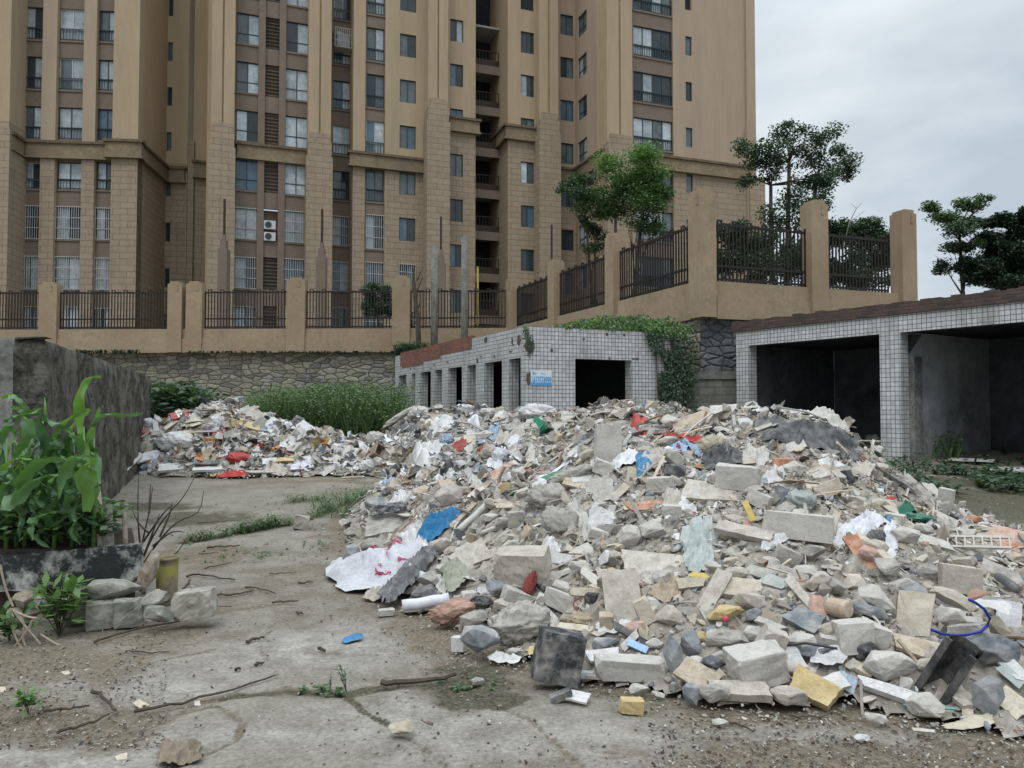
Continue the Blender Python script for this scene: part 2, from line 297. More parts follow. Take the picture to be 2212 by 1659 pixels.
# ------------------------------------------------------------------ ground
def G(x, y): p = foot(x, y); return (p[0], p[1])
def poly_dist(X, Y, pts):
    d = np.full(X.shape, 1e9)
    for (ax, ay), (bx, by) in zip(pts[:-1], pts[1:]):
        vx, vy = bx-ax, by-ay; t = np.clip(((X-ax)*vx+(Y-ay)*vy)/(vx*vx+vy*vy+1e-9), 0, 1)
        d = np.minimum(d, np.hypot(X-ax-t*vx, Y-ay-t*vy))
    return d
def build_ground():
    xs = np.concatenate([[-250, -90, -40, -20, -12], np.arange(-8, -4, .08), np.arange(-4, 3.4, .028), np.arange(3.4, 8.01, .08), [12, 20, 40, 90, 250]])
    ys = np.concatenate([[-60, -20, -5, 0, 1.6], np.arange(2.4, 8, .03), np.arange(8, 20, .08), [22, 25, 28, 32, 36, 60, 120, 250]])
    X, Y = np.meshgrid(xs, ys); Z = gzv(X, Y)
    dirt = np.zeros(X.shape); moss = np.zeros(X.shape); pale = np.zeros(X.shape)
    def line(px, wd, amt=1, arr=dirt):
        d = poly_dist(X, Y, [G(*p) for p in px]); np.maximum(arr, amt*np.clip(1-d/wd, 0, 1), out=arr)
    def blob(x, y, rx, ry, amt=1, arr=dirt):
        cx, cy = G(x, y); a = G(x+rx, y); b = G(x, y-ry); c = G(x, y+ry)
        d = np.hypot((X-cx)/(abs(a[0]-cx)+1e-6), (Y-cy)/(max(abs(b[1]-c[1])/2, .02))); np.maximum(arr, amt*np.clip(1.35-d*.75, 0, 1), out=arr)
    crack = [(0, 1600), (140, 1565), (330, 1530), (480, 1505), (620, 1492), (740, 1500), (860, 1478), (960, 1470)]
    line(crack, .1, 1); line([(0, 1480), (150, 1460), (330, 1430), (470, 1400)], .05, .7); line([(1010, 1500), (1150, 1560), (1260, 1659)], .03, .85); line([(560, 1250), (600, 1330), (560, 1400), (620, 1490)], .025, .75); line(crack[3:], .07, 1, moss)
    line([(740, 1500), (800, 1545), (860, 1575), (905, 1605), (975, 1659), (1000, 1700)], .035, 1); line([(740, 1500), (800, 1545), (830, 1560)], .05, .9, moss)
    line([(330, 1550), (470, 1520), (525, 1560), (510, 1600), (420, 1640), (340, 1670)], .045, .95); line([(260, 1600), (200, 1590), (100, 1600)], .2, .9)
    blob(60, 1430, 240, 50, .8); blob(90, 1560, 260, 40, .9); blob(330, 1370, 150, 35, .7); blob(640, 1240, 160, 30, .55); blob(430, 1200, 140, 25, .8); blob(560, 1290, 220, 30, .5)
    blob(1020, 1475, 78, 42, 1, moss); blob(1060, 1510, 60, 20, .9, moss); blob(1030, 1470, 110, 50, .8)
    line([(400, 1170), (480, 1155), (560, 1140), (640, 1130), (720, 1100), (760, 1080)], .16, 1, moss); line([(400, 1170), (560, 1140), (720, 1100)], .3, .9)
    blob(420, 1120, 90, 14, .9, moss); blob(300, 1095, 120, 10, .8, moss); line([(560, 1042), (700, 1038), (880, 1045)], .35, .9); line([(640, 1085), (760, 1060)], .25, .9)
    blob(2140, 1090, 200, 36, 1, moss); blob(2000, 1080, 80, 30, .8, moss); blob(2150, 1000, 300, 16, .9); blob(2100, 1042, 240, 12, .8, moss)
    blob(1900, 1640, 520, 45, .85); blob(1520, 1655, 200, 30, .6); blob(2150, 1650, 130, 60, 1); blob(820, 1330, 80, 25, .45)
    line([(200, 1375), (330, 1350), (420, 1330), (620, 1300)], .14, .8)
    blob(700, 1400, 160, 35, .9, pale); blob(150, 1640, 200, 22, .9, pale); blob(500, 1590, 160, 20, .8, pale); blob(900, 1550, 200, 60, .7, pale); blob(430, 1480, 120, 30, .6, pale); blob(1250, 1600, 160, 40, .7, pale)
    hz = Hs(X, Y); np.maximum(dirt, .8*np.clip(1+hz/.14, 0, 1), out=dirt)
    near = (Y > 2.3) & (Y < 20) & (np.abs(X) < 8.1)
    for j, i in zip(*np.nonzero(near)):
        Z[j, i] += .012*noise.noise(Vector((X[j, i]*1.3, Y[j, i]*1.3, 0)))+.006*noise.noise(Vector((X[j, i]*6, Y[j, i]*6, 0)))-.02*max(dirt[j, i], moss[j, i])*(.6+.8*noise.noise(Vector((X[j, i]*9, Y[j, i]*9, 5))))
    nx, ny = len(xs), len(ys)
    me = bpy.data.meshes.new('ground'); me.vertices.add(nx*ny); me.vertices.foreach_set('co', np.stack([X, Y, Z], 2).ravel())
    a = (np.arange(ny-1)[:, None]*nx+np.arange(nx-1)).ravel(); q = np.stack([a, a+1, a+nx+1, a+nx], 1).ravel()
    me.loops.add(len(q)); me.loops.foreach_set('vertex_index', q); me.polygons.add(len(a)); me.polygons.foreach_set('loop_start', np.arange(len(a))*4)
    me.update(); me.validate()
    ca = me.color_attributes.new('Col', 'FLOAT_COLOR', 'POINT'); ca.data.foreach_set('color', np.stack([dirt, moss, pale, np.ones(X.shape)], 2).astype('f').ravel())
    me.polygons.foreach_set('use_smooth', [True]*len(a))
    m = bpy.data.materials.new('cracked_concrete'); m.use_nodes = True; nt = m.node_tree; L = nt.links.new; b = nt.nodes['Principled BSDF']
    b.inputs['Specular IOR Level'].default_value = .25
    tc = N(nt, 'ShaderNodeTexCoord'); at = N(nt, 'ShaderNodeAttribute', attribute_name='Col'); sc = N(nt, 'ShaderNodeSeparateColor'); L(at.outputs[0], sc.inputs[0])
    def ns(s, d=9, r=.7):
        n = N(nt, 'ShaderNodeTexNoise'); n.inputs['Scale'].default_value = s; n.inputs['Detail'].default_value = d; n.inputs['Roughness'].default_value = r; L(tc.outputs['Object'], n.inputs[0]); return n.outputs[0]
    nA, nB, nC, nD = ns(.7), ns(5), ns(38, 6, .75), ns(2.2, 10, .72)
    def mr(v, a, b_, c, d):
        n = N(nt, 'ShaderNodeMapRange'); n.inputs[1].default_value = a; n.inputs[2].default_value = b_; n.inputs[3].default_value = c; n.inputs[4].default_value = d; L(v, n.inputs[0]); return n.outputs[0]
    def mth(op, a, b_):
        n = N(nt, 'ShaderNodeMath', operation=op)
        for k, v in enumerate((a, b_)):
            if isinstance(v, (int, float)): n.inputs[k].default_value = v
            else: L(v, n.inputs[k])
        return n.outputs[0]
    def mix(f, a, b_):
        n = N(nt, 'ShaderNodeMixRGB'); L(f, n.inputs[0])
        for k, v in ((1, a), (2, b_)):
            if isinstance(v, tuple): n.inputs[k].default_value = (*v, 1)
            else: L(v, n.inputs[k])
        return n.outputs[0]
    base = mix(mr(nA, .35, .65, 0, 1), (.19, .172, .14), (.25, .23, .193))
    base = mix(mr(nD, .47, .62, 0, .7), base, (.15, .13, .098))
    base = mix(mth('MULTIPLY', sc.outputs[2], mr(nB, .35, .6, 0, .9)), base, (.33, .31, .28))
    grit = mr(nC, .3, .7, .6, 1.36); g2 = mr(nB, .35, .65, .86, 1.12)
    v = N(nt, 'ShaderNodeVectorMath', operation='SCALE'); L(base, v.inputs[0]); L(mth('MULTIPLY', grit, g2), v.inputs[3])
    dm = mth('MULTIPLY', mr(mth('ADD', sc.outputs[0], mth('MULTIPLY', mth('SUBTRACT', mth('ADD', nB, nD), 1.0), 1.5)), .38, .66, 0, 1), 1)
    dcol = mix(mr(nC, .35, .65, 0, 1), (.095, .078, .055), (.25, .21, .155))
    col = mix(dm, v.outputs[0], dcol)
    mm = mr(mth('ADD', sc.outputs[1], mth('MULTIPLY', mth('SUBTRACT', mth('ADD', mth('ADD', nB, nD), mth('MULTIPLY', nC, .6)), 1.3), 1.5)), .4, .6, 0, 1)
    mcol = mix(mr(nC, .38, .6, 0, 1), (.03, .028, .017), (.13, .118, .078))
    col = mix(mm, col, mcol)
    L(col, b.inputs['Base Color'])
    L(mr(mm, 0, 1, .9, .62), b.inputs['Roughness'])
    bump_chain(nt, b, mth('ADD', mth('ADD', mth('MULTIPLY', nC, .6), nB), mth('MULTIPLY', dm, mth('MULTIPLY', nC, 1.2))), .6, .02)
    me.materials.append(m)
    o = bpy.data.objects.new('ground', me); C.objects.link(o); tag(o, 'cracked grey concrete yard with dirt and moss in its joints', 'ground', kind='structure')
build_ground()
# terrace behind the retaining wall
FZ = 4.12                                         # top of the stone wall
Wl = [Vector((-40, 34.2)), Vector((0.05, 33)), Vector((5.2, 20.9)), Vector((11.9, 23.4)), Vector((16, 25))]
mb = MB()
mb.add([(-40, 34.6, 4.0), (.35, 33.3, 4.0), (5.5, 21.3, 4.0), (12, 23.8, 4.0), (16.0, 25.3, 4.0), (260, 27, 4.0), (260, 300, 4.0), (-250, 300, 4.0), (-250, 34.6, 4.0)], [(0, 1, 2, 3, 4, 5, 6, 7, 8)])
tag(mb.build('terrace_ground', mat('terrace_soil', (.12, .11, .08), var=.3, scale=1)), 'raised soil terrace behind the ochre fence wall', 'ground', kind='structure')
# ------------------------------------------------------------------ retaining wall of stone
def wall_seg(mb, a, b, z0, z1, t0, t1, mi=0):     # a slab along a->b between offsets t0..t1 (towards the camera is +)
    d = (b-a).normalized(); n = Vector((d.y, -d.x))
    P = [a+n*t1, b+n*t1, b+n*t0, a+n*t0]
    vs = [(p.x, p.y, z) for z in (z0, z1) for p in P]
    mb.add(vs, [(3, 2, 1, 0), (4, 5, 6, 7), (0, 1, 5, 4), (1, 2, 6, 5), (2, 3, 7, 6), (3, 0, 4, 7)], mi)
def rough_wall(name, a, b, z0, z1, t, mt, lab, st=.12, amp=.07):
    d = (b-a).normalized(); n = Vector((d.y, -d.x)); Ln = (b-a).length; nx = max(2, int(Ln/st)); nz = max(2, int((z1-z0)/st)); vs = []; fs = []
    for j in range(nz+1):
        for i in range(nx+1):
            u = Ln*i/nx; z = z0+(z1-z0)*j/nz; p = a+d*u
            h = noise.noise(Vector((u*3, z*5, 2)))*amp*.3
            tz = z+(noise.noise(Vector((u*1.5, 3, 2)))*.09 if j == nz else 0)
            vs.append((p.x+n.x*(t+h), p.y+n.y*(t+h), tz))
    for j in range(nz):
        for i in range(nx): k = j*(nx+1)+i; fs.append((k, k+1, k+nx+2, k+nx+1))
    o = len(vs)
    for i in range(nx+1):
        u = Ln*i/nx; p = a+d*u-n*.3; vs.append((p.x, p.y, z1-.02)); 
    for i in range(nx): fs.append((nz*(nx+1)+i, nz*(nx+1)+i+1, o+i+1, o+i))
    m = MB(); m.add(vs, fs); o = m.build(name, mt); ul = o.data.uv_layers.new(name='UVMap'); tab = [(Ln*i/nx, z0+(z1-z0)*j/nz) for j in range(nz+1) for i in range(nx+1)]+[(Ln*i/nx, z1+.3) for i in range(nx+1)]
    ul.data.foreach_set('uv', np.array([tab[l.vertex_index] for l in o.data.loops], 'f').ravel()); return tag(o, lab, 'wall')
rough_wall('stone_wall', Wl[0]+Vector((18, 0)), Wl[1], .0, FZ, .12, M['stonewall'], 'long rubble stone retaining wall under the ochre fence wall')
rough_wall('stone_wall', Wl[1], Wl[2], .0, FZ, .12, M['stonewall'], 'stone retaining wall running behind the white tiled shed')
rough_wall('stone_wall', Wl[2]+Vector((-.12, .2)), Wl[3], .3, FZ, .12, M['greystone'], 'grey stone wall below the fence corner beside the open garage', st=.09, amp=.09)
# ochre wall with pillars, iron panels
BZ, TZ = 5.14, 6.82
def fence_run(a, b, pil, lab, base0, ends=(0, 0), panels=None, steps=1.0):
    root = empty('fence_wall', (0, 0, 0), 0, lab, 'fence')
    d = (b-a).normalized(); n = Vector((d.y, -d.x)); Ln = (b-a).length
    mb = MB(); wall_seg(mb, a, b, FZ-.02, BZ-.04, -.1, .14); wall_seg(mb, a-d*.0, b, FZ-.05, FZ+.55, -.12, .2)
    mb.build('base_wall', M['fencewall'], root, uv=True)
    ws = []
    for (u, wd, h) in pil:
        m = MB(); T = Matrix.Translation((a.x+d.x*u, a.y+d.y*u, 0)) @ Matrix.Rotation(math.atan2(d.y, d.x), 4, 'Z')
        m.box(-wd/2, wd/2, -.26, .2, FZ-.03, h, 0, T); m.box(-wd*.32, wd*.32, -.262, .202, h-.001, h+.1, 0, T)
        m.box(wd*.1, wd*.24, -.28, -.25, h-.32, h-.12, 0, T); m.box(wd*.1, wd*.24, -.28, -.25, h-.14, h-.03, 0, T)
        o = m.build('pillar', M['fencewall'], root, uv=True); ws.append((u, wd))
    return root, d, Ln
def iron_panel(root, a, d, u0, u1, z0=BZ, z1=TZ, gap=.13, bw=.018):
    T = Matrix.Translation((a.x, a.y, 0)) @ Matrix.Rotation(math.atan2(d.y, d.x), 4, 'Z'); m = MB()
    n = max(4, int((u1-u0)/gap)); st = (u1-u0)/n
    for zz in (z0+.02, z0+.38, z1-.16): m.box(u0, u1, -.025, .025, zz, zz+.06, 0, T)
    m.box(u0, u1, -.02, .02, z0-.03, z0+.0, 0, T)
    for i in range(n+1):
        u = u0+st*i; g = i % 4
        h = z1 if g in (1, 2) else z1-.07 if g == 0 else z1-.14
        if g == 3: continue_h = z1-.14
        m.box(u-bw, u+bw, -bw, bw, z0, h, 0, T)
        if g == 1 and i < n: m.box(u, u+st, -.018, .018, z1-.03, z1, 0, T)
        if g == 2 and i < n: m.box(u, u+st*2, -.018, .018, z1-.1, z1-.075, 0, T)
    m.build('iron_panel', M['iron'], root)
# left run
a, b = Wl[0], Wl[1]
d = (b-a).normalized(); Ln = (b-a).length
def u_on(a, d, x, y=700):                          # distance along a wall line of a pixel column
    r = ray(x, y); k = r.x/r.y                     # X = k Y
    return (k*a.y-a.x)/(d.x-k*d.y)
uc = [u_on(a, d, x) for x in (110, 403, 642, 868)]
root, d, Ln = fence_run(a, b, [(uc[0]-10.2, .8, 7.15), (uc[0]-5.1, .8, 7.15), (uc[0], .8, 7.05), (uc[1]-.42, .62, 7.05), (uc[1]+.42, .7, 7.05), (uc[2], .8, 7.2), (uc[3], .75, 7.25)], 'long ochre rendered fence wall with black iron panels on the left stone wall', 0)
edges = [uc[0]-9.7, uc[0]-5.6, uc[0]-4.7, uc[0]-.42, uc[0]+.42, uc[1]-.78, uc[1]+.82, uc[2]-.42, uc[2]+.42, uc[3]-.4, uc[3]+.4, Ln-.35]
for i in range(0, len(edges), 2): iron_panel(root, a, d, edges[i], edges[i+1])
# middle run
a, b = Wl[1], Wl[2]; d = (b-a).normalized(); Ln = (b-a).length
uc = [u_on(a, d, x) for x in (1203, 1331)]
root, d, Ln = fence_run(a, b, [(.1, .62, 7.1), (uc[0], .55, 7.15), (uc[1], .55, 7.25), (Ln, .62, 7.46)], 'ochre fence wall with black iron panels above the tiled shed', 0)
edges = [.45, uc[0]-.28, uc[0]+.28, uc[1]-.28, uc[1]+.28, Ln-.32]
for i in range(0, 6, 2): iron_panel(root, a, d, edges[i], edges[i+1])
a, b = Wl[2], Wl[3]; d = (b-a).normalized(); Ln = (b-a).length
um = u_on(a, d, 1760)
root, d, Ln = fence_run(a+d*.3, b, [(um-.3, .6, 7.52), (Ln-.3, .58, 7.55)], 'ochre fence wall with black iron panels right of the fence corner', 0)
for e in ((.35, um-.32), (um+.32, Ln-.3)): iron_panel(root, a, d, *e, gap=.12)
# thin spiked fence far right
root = empty('railing', (0, 0, 0), 0, 'thin black railing with pointed tips beyond the garage roof', 'fence'); m = MB()
p0, p1 = atY(1994, 640, 33), atY(2230, 640, 34); dd = (p1-p0); n = int(dd.length/.16)
for i in range(n+1):
    p = p0+dd*(i/n); tz = 1.6+1.9+3.0
    m.box(p.x-.014, p.x+.014, p.y-.014, p.y+.014, 4.0, 6.15, 0); m.add([(p.x-.03, p.y, 6.15), (p.x, p.y-.03, 6.15), (p.x+.03, p.y, 6.15), (p.x, p.y+.03, 6.15), (p.x, p.y, 6.4)], [(0, 1, 4), (1, 2, 4), (2, 3, 4), (3, 0, 4)])
m.build('bars', M['iron'], root); m = MB()
for zz in (4.3, 5.9): m.add([p0+Vector((0, 0, 0))], []); m.tube([(p0.x, p0.y, zz), (p1.x, p1.y, zz)], .03, 4)
m.build('rail', M['iron'], root)
# ------------------------------------------------------------------ white tiled shed
def wall_grid(mb, us, zs, hole, place, mi=0):
    for i in range(len(us)-1):
        for j in range(len(zs)-1):
            uc_, zc = (us[i]+us[i+1])/2, (zs[j]+zs[j+1])/2
            if hole(uc_, zc): continue
            mb.add([place(us[i], 0, zs[j]), place(us[i+1], 0, zs[j]), place(us[i+1], 0, zs[j+1]), place(us[i], 0, zs[j+1])], [(0, 1, 2, 3)], mi)
SC = Vector((.31, 18.4)); A24 = R(24)
dl = Vector((-math.sin(A24), math.cos(A24))); dr = Vector((math.cos(A24), math.sin(A24)))
shed = empty('tiled_shed', (SC.x, SC.y, 0), A24, 'low derelict shed clad in small white tiles with open doorways', 'shed')
# local frame: x along the right face, y along the left face, going away
def su(zx, face, zy=900):
    x, y = 737.7+zx/3, 553+zy/3; r = ray(x, y); k = r.x/r.y
    dd = dl if face == 'l' else dr
    return (k*SC.y-SC.x)/(dd.x-k*dd.y)
SH = 3.63; HD = 2.86; LL = su(347, 'l'); LR = su(2180, 'r'); TH = .24
lo = [tuple(su(q, 'l') for q in p) for p in ((370, 420), (455, 476), (510, 578), (605, 650), (690, 780), (815, 870), (925, 1040), (1085, 1162))]
ro = [(su(1515, 'r'), su(1880, 'r'))]
def face_wall(mb, Ln, ops, head, toph, fn, z0=0, th=TH, mi=0, mr_=0):
    us = sorted({0, Ln, *[q for o in ops for q in o]}); zs = [z0, head, toph]
    def hole(u, z): return z < head and any(min(o) < u < max(o) for o in ops)
    for off, flip in ((0, 0), (th, 1)):
        for i in range(len(us)-1):
            for j in range(2):
                if hole((us[i]+us[i+1])/2, (zs[j]+zs[j+1])/2): continue
                q = [fn(us[i], off, zs[j]), fn(us[i+1], off, zs[j]), fn(us[i+1], off, zs[j+1]), fn(us[i], off, zs[j+1])]
                mb.add(q[::-1] if flip else q, [(0, 1, 2, 3)], mr_ if flip else mi)
    for o in ops:
        a_, b_ = min(o), max(o)
        for u in (a_, b_): mb.add([fn(u, 0, z0), fn(u, th, z0), fn(u, th, head), fn(u, 0, head)], [(0, 1, 2, 3)], mi)
        mb.add([fn(a_, 0, head), fn(a_, th, head), fn(b_, th, head), fn(b_, 0, head)], [(0, 1, 2, 3)], mr_)
    mb.add([fn(0, 0, toph), fn(Ln, 0, toph), fn(Ln, th, toph), fn(0, th, toph)], [(0, 1, 2, 3)], mr_)
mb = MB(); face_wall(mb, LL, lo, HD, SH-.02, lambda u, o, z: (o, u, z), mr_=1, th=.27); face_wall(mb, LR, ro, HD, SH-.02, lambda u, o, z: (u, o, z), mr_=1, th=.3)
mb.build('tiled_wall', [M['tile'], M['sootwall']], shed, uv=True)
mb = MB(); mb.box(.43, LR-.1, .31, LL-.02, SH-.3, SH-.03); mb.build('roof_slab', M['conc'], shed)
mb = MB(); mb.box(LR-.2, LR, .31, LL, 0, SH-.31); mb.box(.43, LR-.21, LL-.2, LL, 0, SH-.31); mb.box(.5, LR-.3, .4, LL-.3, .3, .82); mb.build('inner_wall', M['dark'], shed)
mb = MB()                                        # brick strip where the tiles have fallen off
for (z0_, z1_, a_, b_) in [(SH-.32, SH+.06, su(845, 'l'), su(380, 'l')), (SH-.42, SH-.32, su(640, 'l'), su(380, 'l')), (SH-.52, SH-.42, su(530, 'l'), su(392, 'l'))]:
    mb.box(-.004-(.35-SH+z1_)*.0, .1, min(a_, b_), max(a_, b_), z0_, z1_)
mb.build('exposed_brick', M['brick'], shed, uv=True)
mb = MB()
random.seed(5)
def patch(mb, fn, u, z, w_, h_, n=11):
    vs = [fn(u+math.cos(k*6.283/n)*w_*random.uniform(.6, 1.1)*.5, z+math.sin(k*6.283/n)*h_*random.uniform(.6, 1.1)*.5) for k in range(n)]; mb.add(vs, [tuple(range(n))])
patch(mb, lambda u, z: (u, -.004, z), .12, 3.1, .3, .3); patch(mb, lambda u, z: (u, -.004, z), .1, 2.35, .18, .34); patch(mb, lambda u, z: (-.004, u, z), .35, 3.3, .3, .3)
patch(mb, lambda u, z: (-.004, u, z), .75, 3.3, .14, .2); patch(mb, lambda u, z: (-.004, u, z), 2.5, 3.48, .3, .2); patch(mb, lambda u, z: (-.004, u, z), 3.1, 2.95, .2, .16); patch(mb, lambda u, z: (-.004, u, z), 1.9, 3.0, .12, .12)
for _k in range(9): patch(mb, lambda u, z: (u, -.0045, z), random.uniform(.3, LR-.4), random.choice((3.35, 3.05, 2.9, 3.5)), random.uniform(.05, .16), random.uniform(.05, .13), 7)
for _k in range(12): patch(mb, lambda u, z: (-.0045, u, z), random.uniform(.3, LL-.5), random.choice((2.95, 3.05, 3.2)), random.uniform(.08, .3), random.uniform(.05, .12), 7)
for f_ in mb.f:
    m1 = MB(); m1.add([mb.v[i] for i in f_], [tuple(range(len(f_)))]); m1.build('bare_patch', mat('bare_render', (.11, .085, .07), var=.5, scale=12), shed)
# notice board with a phone number
def text_mesh(s, size, ext=.002, sx=1):
    c = bpy.data.curves.new('txt', 'FONT'); c.body = s; c.size = size; c.extrude = ext; c.align_x = 'CENTER'; c.align_y = 'CENTER'; c.offset = size*.018
    o = bpy.data.objects.new('txt', c); C.objects.link(o); bpy.context.view_layer.update()
    me = bpy.data.meshes.new_from_object(o.evaluated_get(bpy.context.evaluated_depsgraph_get())); bpy.data.objects.remove(o)
    for v in me.vertices: v.co.x *= sx
    return me
SU, SZ = (su(1225, 'r')+su(1360, 'r'))/2, 2.3
zt, zb = [1.6+(990-q)/1.619/4*18.45/773 for q in (732, 830)]; SZ = (zt+zb)/2; sw = su(1360, 'r')-su(1225, 'r'); shh = zt-zb
c = SC+dr*SU
sign = empty('notice_board', (c.x, c.y, SZ), A24, 'white notice with a blue phone number on the tiled shed', 'sign')
mb = MB(); mb.box(-sw/2, sw/2, -.02, -.006, -shh/2, shh/2); mb.build('board', mat('notice_paint', (.62, .66, .7), var=.12, scale=6, bump=0, rough=.5), sign)
bl = mat('notice_blue', (.08, .32, .6), var=.15, scale=8, bump=0, rough=.5)
me = text_mesh('3433574999', .27, sx=.52); me.materials.append(bl); o = bpy.data.objects.new('number', me); C.objects.link(o); o.parent = sign; o.location = (0, -.024, -.07); o.rotation_euler = (R(90), 0, 0)
bb = [v.co.x for v in me.vertices]; k = sw*.95/(max(bb)-min(bb)); o.scale = (k, 1, 1)
mb = MB(); mb.box(-sw/2, sw/2, -.024, -.021, -shh/2, -shh/2+.07); mb.box(-sw*.42, -sw*.32, -.024, -.021, shh*.24, shh*.38); mb.add([(-.05, -.023, shh*.36), (.12, -.023, shh*.26), (.02, -.023, shh*.27)], [(0, 1, 2)]); mb.add([(-sw*.35, -.023, shh*.2), (-sw*.2, -.023, shh*.38), (-sw*.24, -.023, shh*.24)], [(0, 1, 2)])
mb.build('blue_band', bl, sign)
# ------------------------------------------------------------------ open garage
A33 = R(33); dg = Vector((-math.sin(A33), math.cos(A33))); P2 = Vector((8.0, 16.8))
# local frame: x along the front from far-left end towards the near right, y into the building
g0 = P2+dg*3.96
gar = empty('garage', (g0.x, g0.y, 0), math.atan2(-dg.y, -dg.x), 'open fronted garage with white tiled pillars and old brick parapet', 'garage')
def gu(px, y=900):
    r = ray(px/S, y); k = r.x/r.y; dd = -dg; return (k*g0.y-g0.x)/(dd.x-k*dd.y)
u1, u2, u3 = gu(749.5), gu(880.6), gu(901.5); GL_ = 12.5; HG_ = 3.25
ops = [(u1, u2), (u3, u3+(u2-u1)), (u3*2-u2+(u2-u1)+0.0, u3*2-u2+2*(u2-u1))]
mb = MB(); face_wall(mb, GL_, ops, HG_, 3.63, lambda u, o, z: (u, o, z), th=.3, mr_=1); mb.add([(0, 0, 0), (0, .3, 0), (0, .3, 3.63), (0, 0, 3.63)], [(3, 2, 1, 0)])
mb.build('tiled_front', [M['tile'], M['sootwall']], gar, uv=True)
mb = MB(); 
n = 60
for k in range(n):
    h = 3.88+.03*noise.noise(Vector((k*.7, 2, 1)))+.03*(k % 3 == 0)
    mb.box(-.1+k*GL_/n, -.1+(k+1)*GL_/n, -.05, .28, 3.631, h)
mb.build('parapet', M['oldbrick'], gar, uv=True)
mb = MB(); mb.box(.02, GL_, .31, 4.1, 3.3, 3.62); mb.build('roof_slab', M['dark'], gar)
D = 3.8
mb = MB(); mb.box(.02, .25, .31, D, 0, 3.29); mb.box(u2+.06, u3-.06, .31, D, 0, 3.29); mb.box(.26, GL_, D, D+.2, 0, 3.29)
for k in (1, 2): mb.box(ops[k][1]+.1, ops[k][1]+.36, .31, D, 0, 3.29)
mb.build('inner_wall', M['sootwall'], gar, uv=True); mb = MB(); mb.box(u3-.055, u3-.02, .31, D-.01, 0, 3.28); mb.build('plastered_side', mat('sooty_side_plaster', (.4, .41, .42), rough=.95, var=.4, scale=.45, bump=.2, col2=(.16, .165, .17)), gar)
mb = MB(); mb.box(u2+.3, u3+.12, .305, .62, 0, 2.75); mb.build('inner_column', mat('stained_column', (.22, .22, .21), var=.5, scale=3, col2=(.08, .08, .08)), gar)
mb = MB(); mb.add([(u3-.02, .31, 3.2), (u3+.3, .31, 3.2), (u3-.02, .31, 2.75), (u3+.0, .7, 3.2)], [(0, 1, 2), (0, 2, 3), (1, 3, 2), (0, 3, 1)]); mb.build('bracket', M['dark'], gar)
# low block wall between shed and garage
a_, b_ = atY(1482, 800, 20.6), atY(1592, 800, 20.4); a_ = Vector((a_.x, a_.y)); b_ = Vector((b_.x, b_.y))
bw = empty('block_wall', (0, 0, 0), 0, 'low grey block wall with a concrete cap left of the garage', 'wall'); mb = MB(); wall_seg(mb, a_, b_, 0, 2.42, -.2, .0)
mb.build('blocks', M['cblock'], bw, uv=True); mb = MB(); wall_seg(mb, a_+Vector((.0, 0)), b_, 2.42, 2.62, -.22, .06); mb.build('cap', mat('wall_cap', (.13, .13, .11), var=.4), bw)
# ------------------------------------------------------------------ dark wall at the left
K0, K1 = Vector((-4.93, 8.2)), Vector((-7.8, 16.7))
def dark_wall():
    vs = []; fs = []; st = .07
    path = [Vector((-11, 6.6)), K0, K1, K1+Vector((-.28, -.1))]
    Ls = [(path[i+1]-path[i]).length for i in range(3)]; tot = sum(Ls); n = int(tot/st); zt = 2.33; nz = 36
    for i in range(n+1):
        s_ = tot*i/n; k = 0; q = s_
        while k < 2 and q > Ls[k]: q -= Ls[k]; k += 1
        dd = (path[k+1]-path[k]).normalized(); p = path[k]+dd*q; nn = Vector((dd.y, -dd.x))
        if k == 0: nn = Vector((dd.y, -dd.x))
        top_ = zt+.03*noise.noise(Vector((s_*2, 1, 1)))+(0 if k else .04)
        for j in range(nz+1):
            z = -.05+(top_+.05)*j/nz
            h = noise.fractal(Vector((s_*2.5, z*2.2, 7)), 1, 2, 5)*.04
            if j > nz-2: h -= .02
            vs.append((p.x+nn.x*h, p.y+nn.y*h, z))
        vs.append((p.x-nn.x*.32, p.y-nn.y*.32, top_))
    w_ = nz+2
    for i in range(n):
        for j in range(nz+1): k = i*w_+j; fs.append((k, k+w_, k+w_+1, k+1))
    m = MB(); m.add(vs, fs)
    mt = mat('weathered_wall', (.085, .08, .065), var=.75, scale=4.5, bump=1, dist=.04, col2=(.17, .16, .135))
    mt2 = mat('weathered_stone', (.24, .24, .22), var=.5, scale=2.2, bump=.8, dist=.03, col2=(.09, .09, .075))
    o = m.build('weathered_wall', [mt, mt2], smooth=True)
    for p in o.data.polygons: p.material_index = 1 if p.center.y < 8.12 else 0
    tag(o, 'dark weathered rough wall running behind the corn on the left', 'wall')
dark_wall()
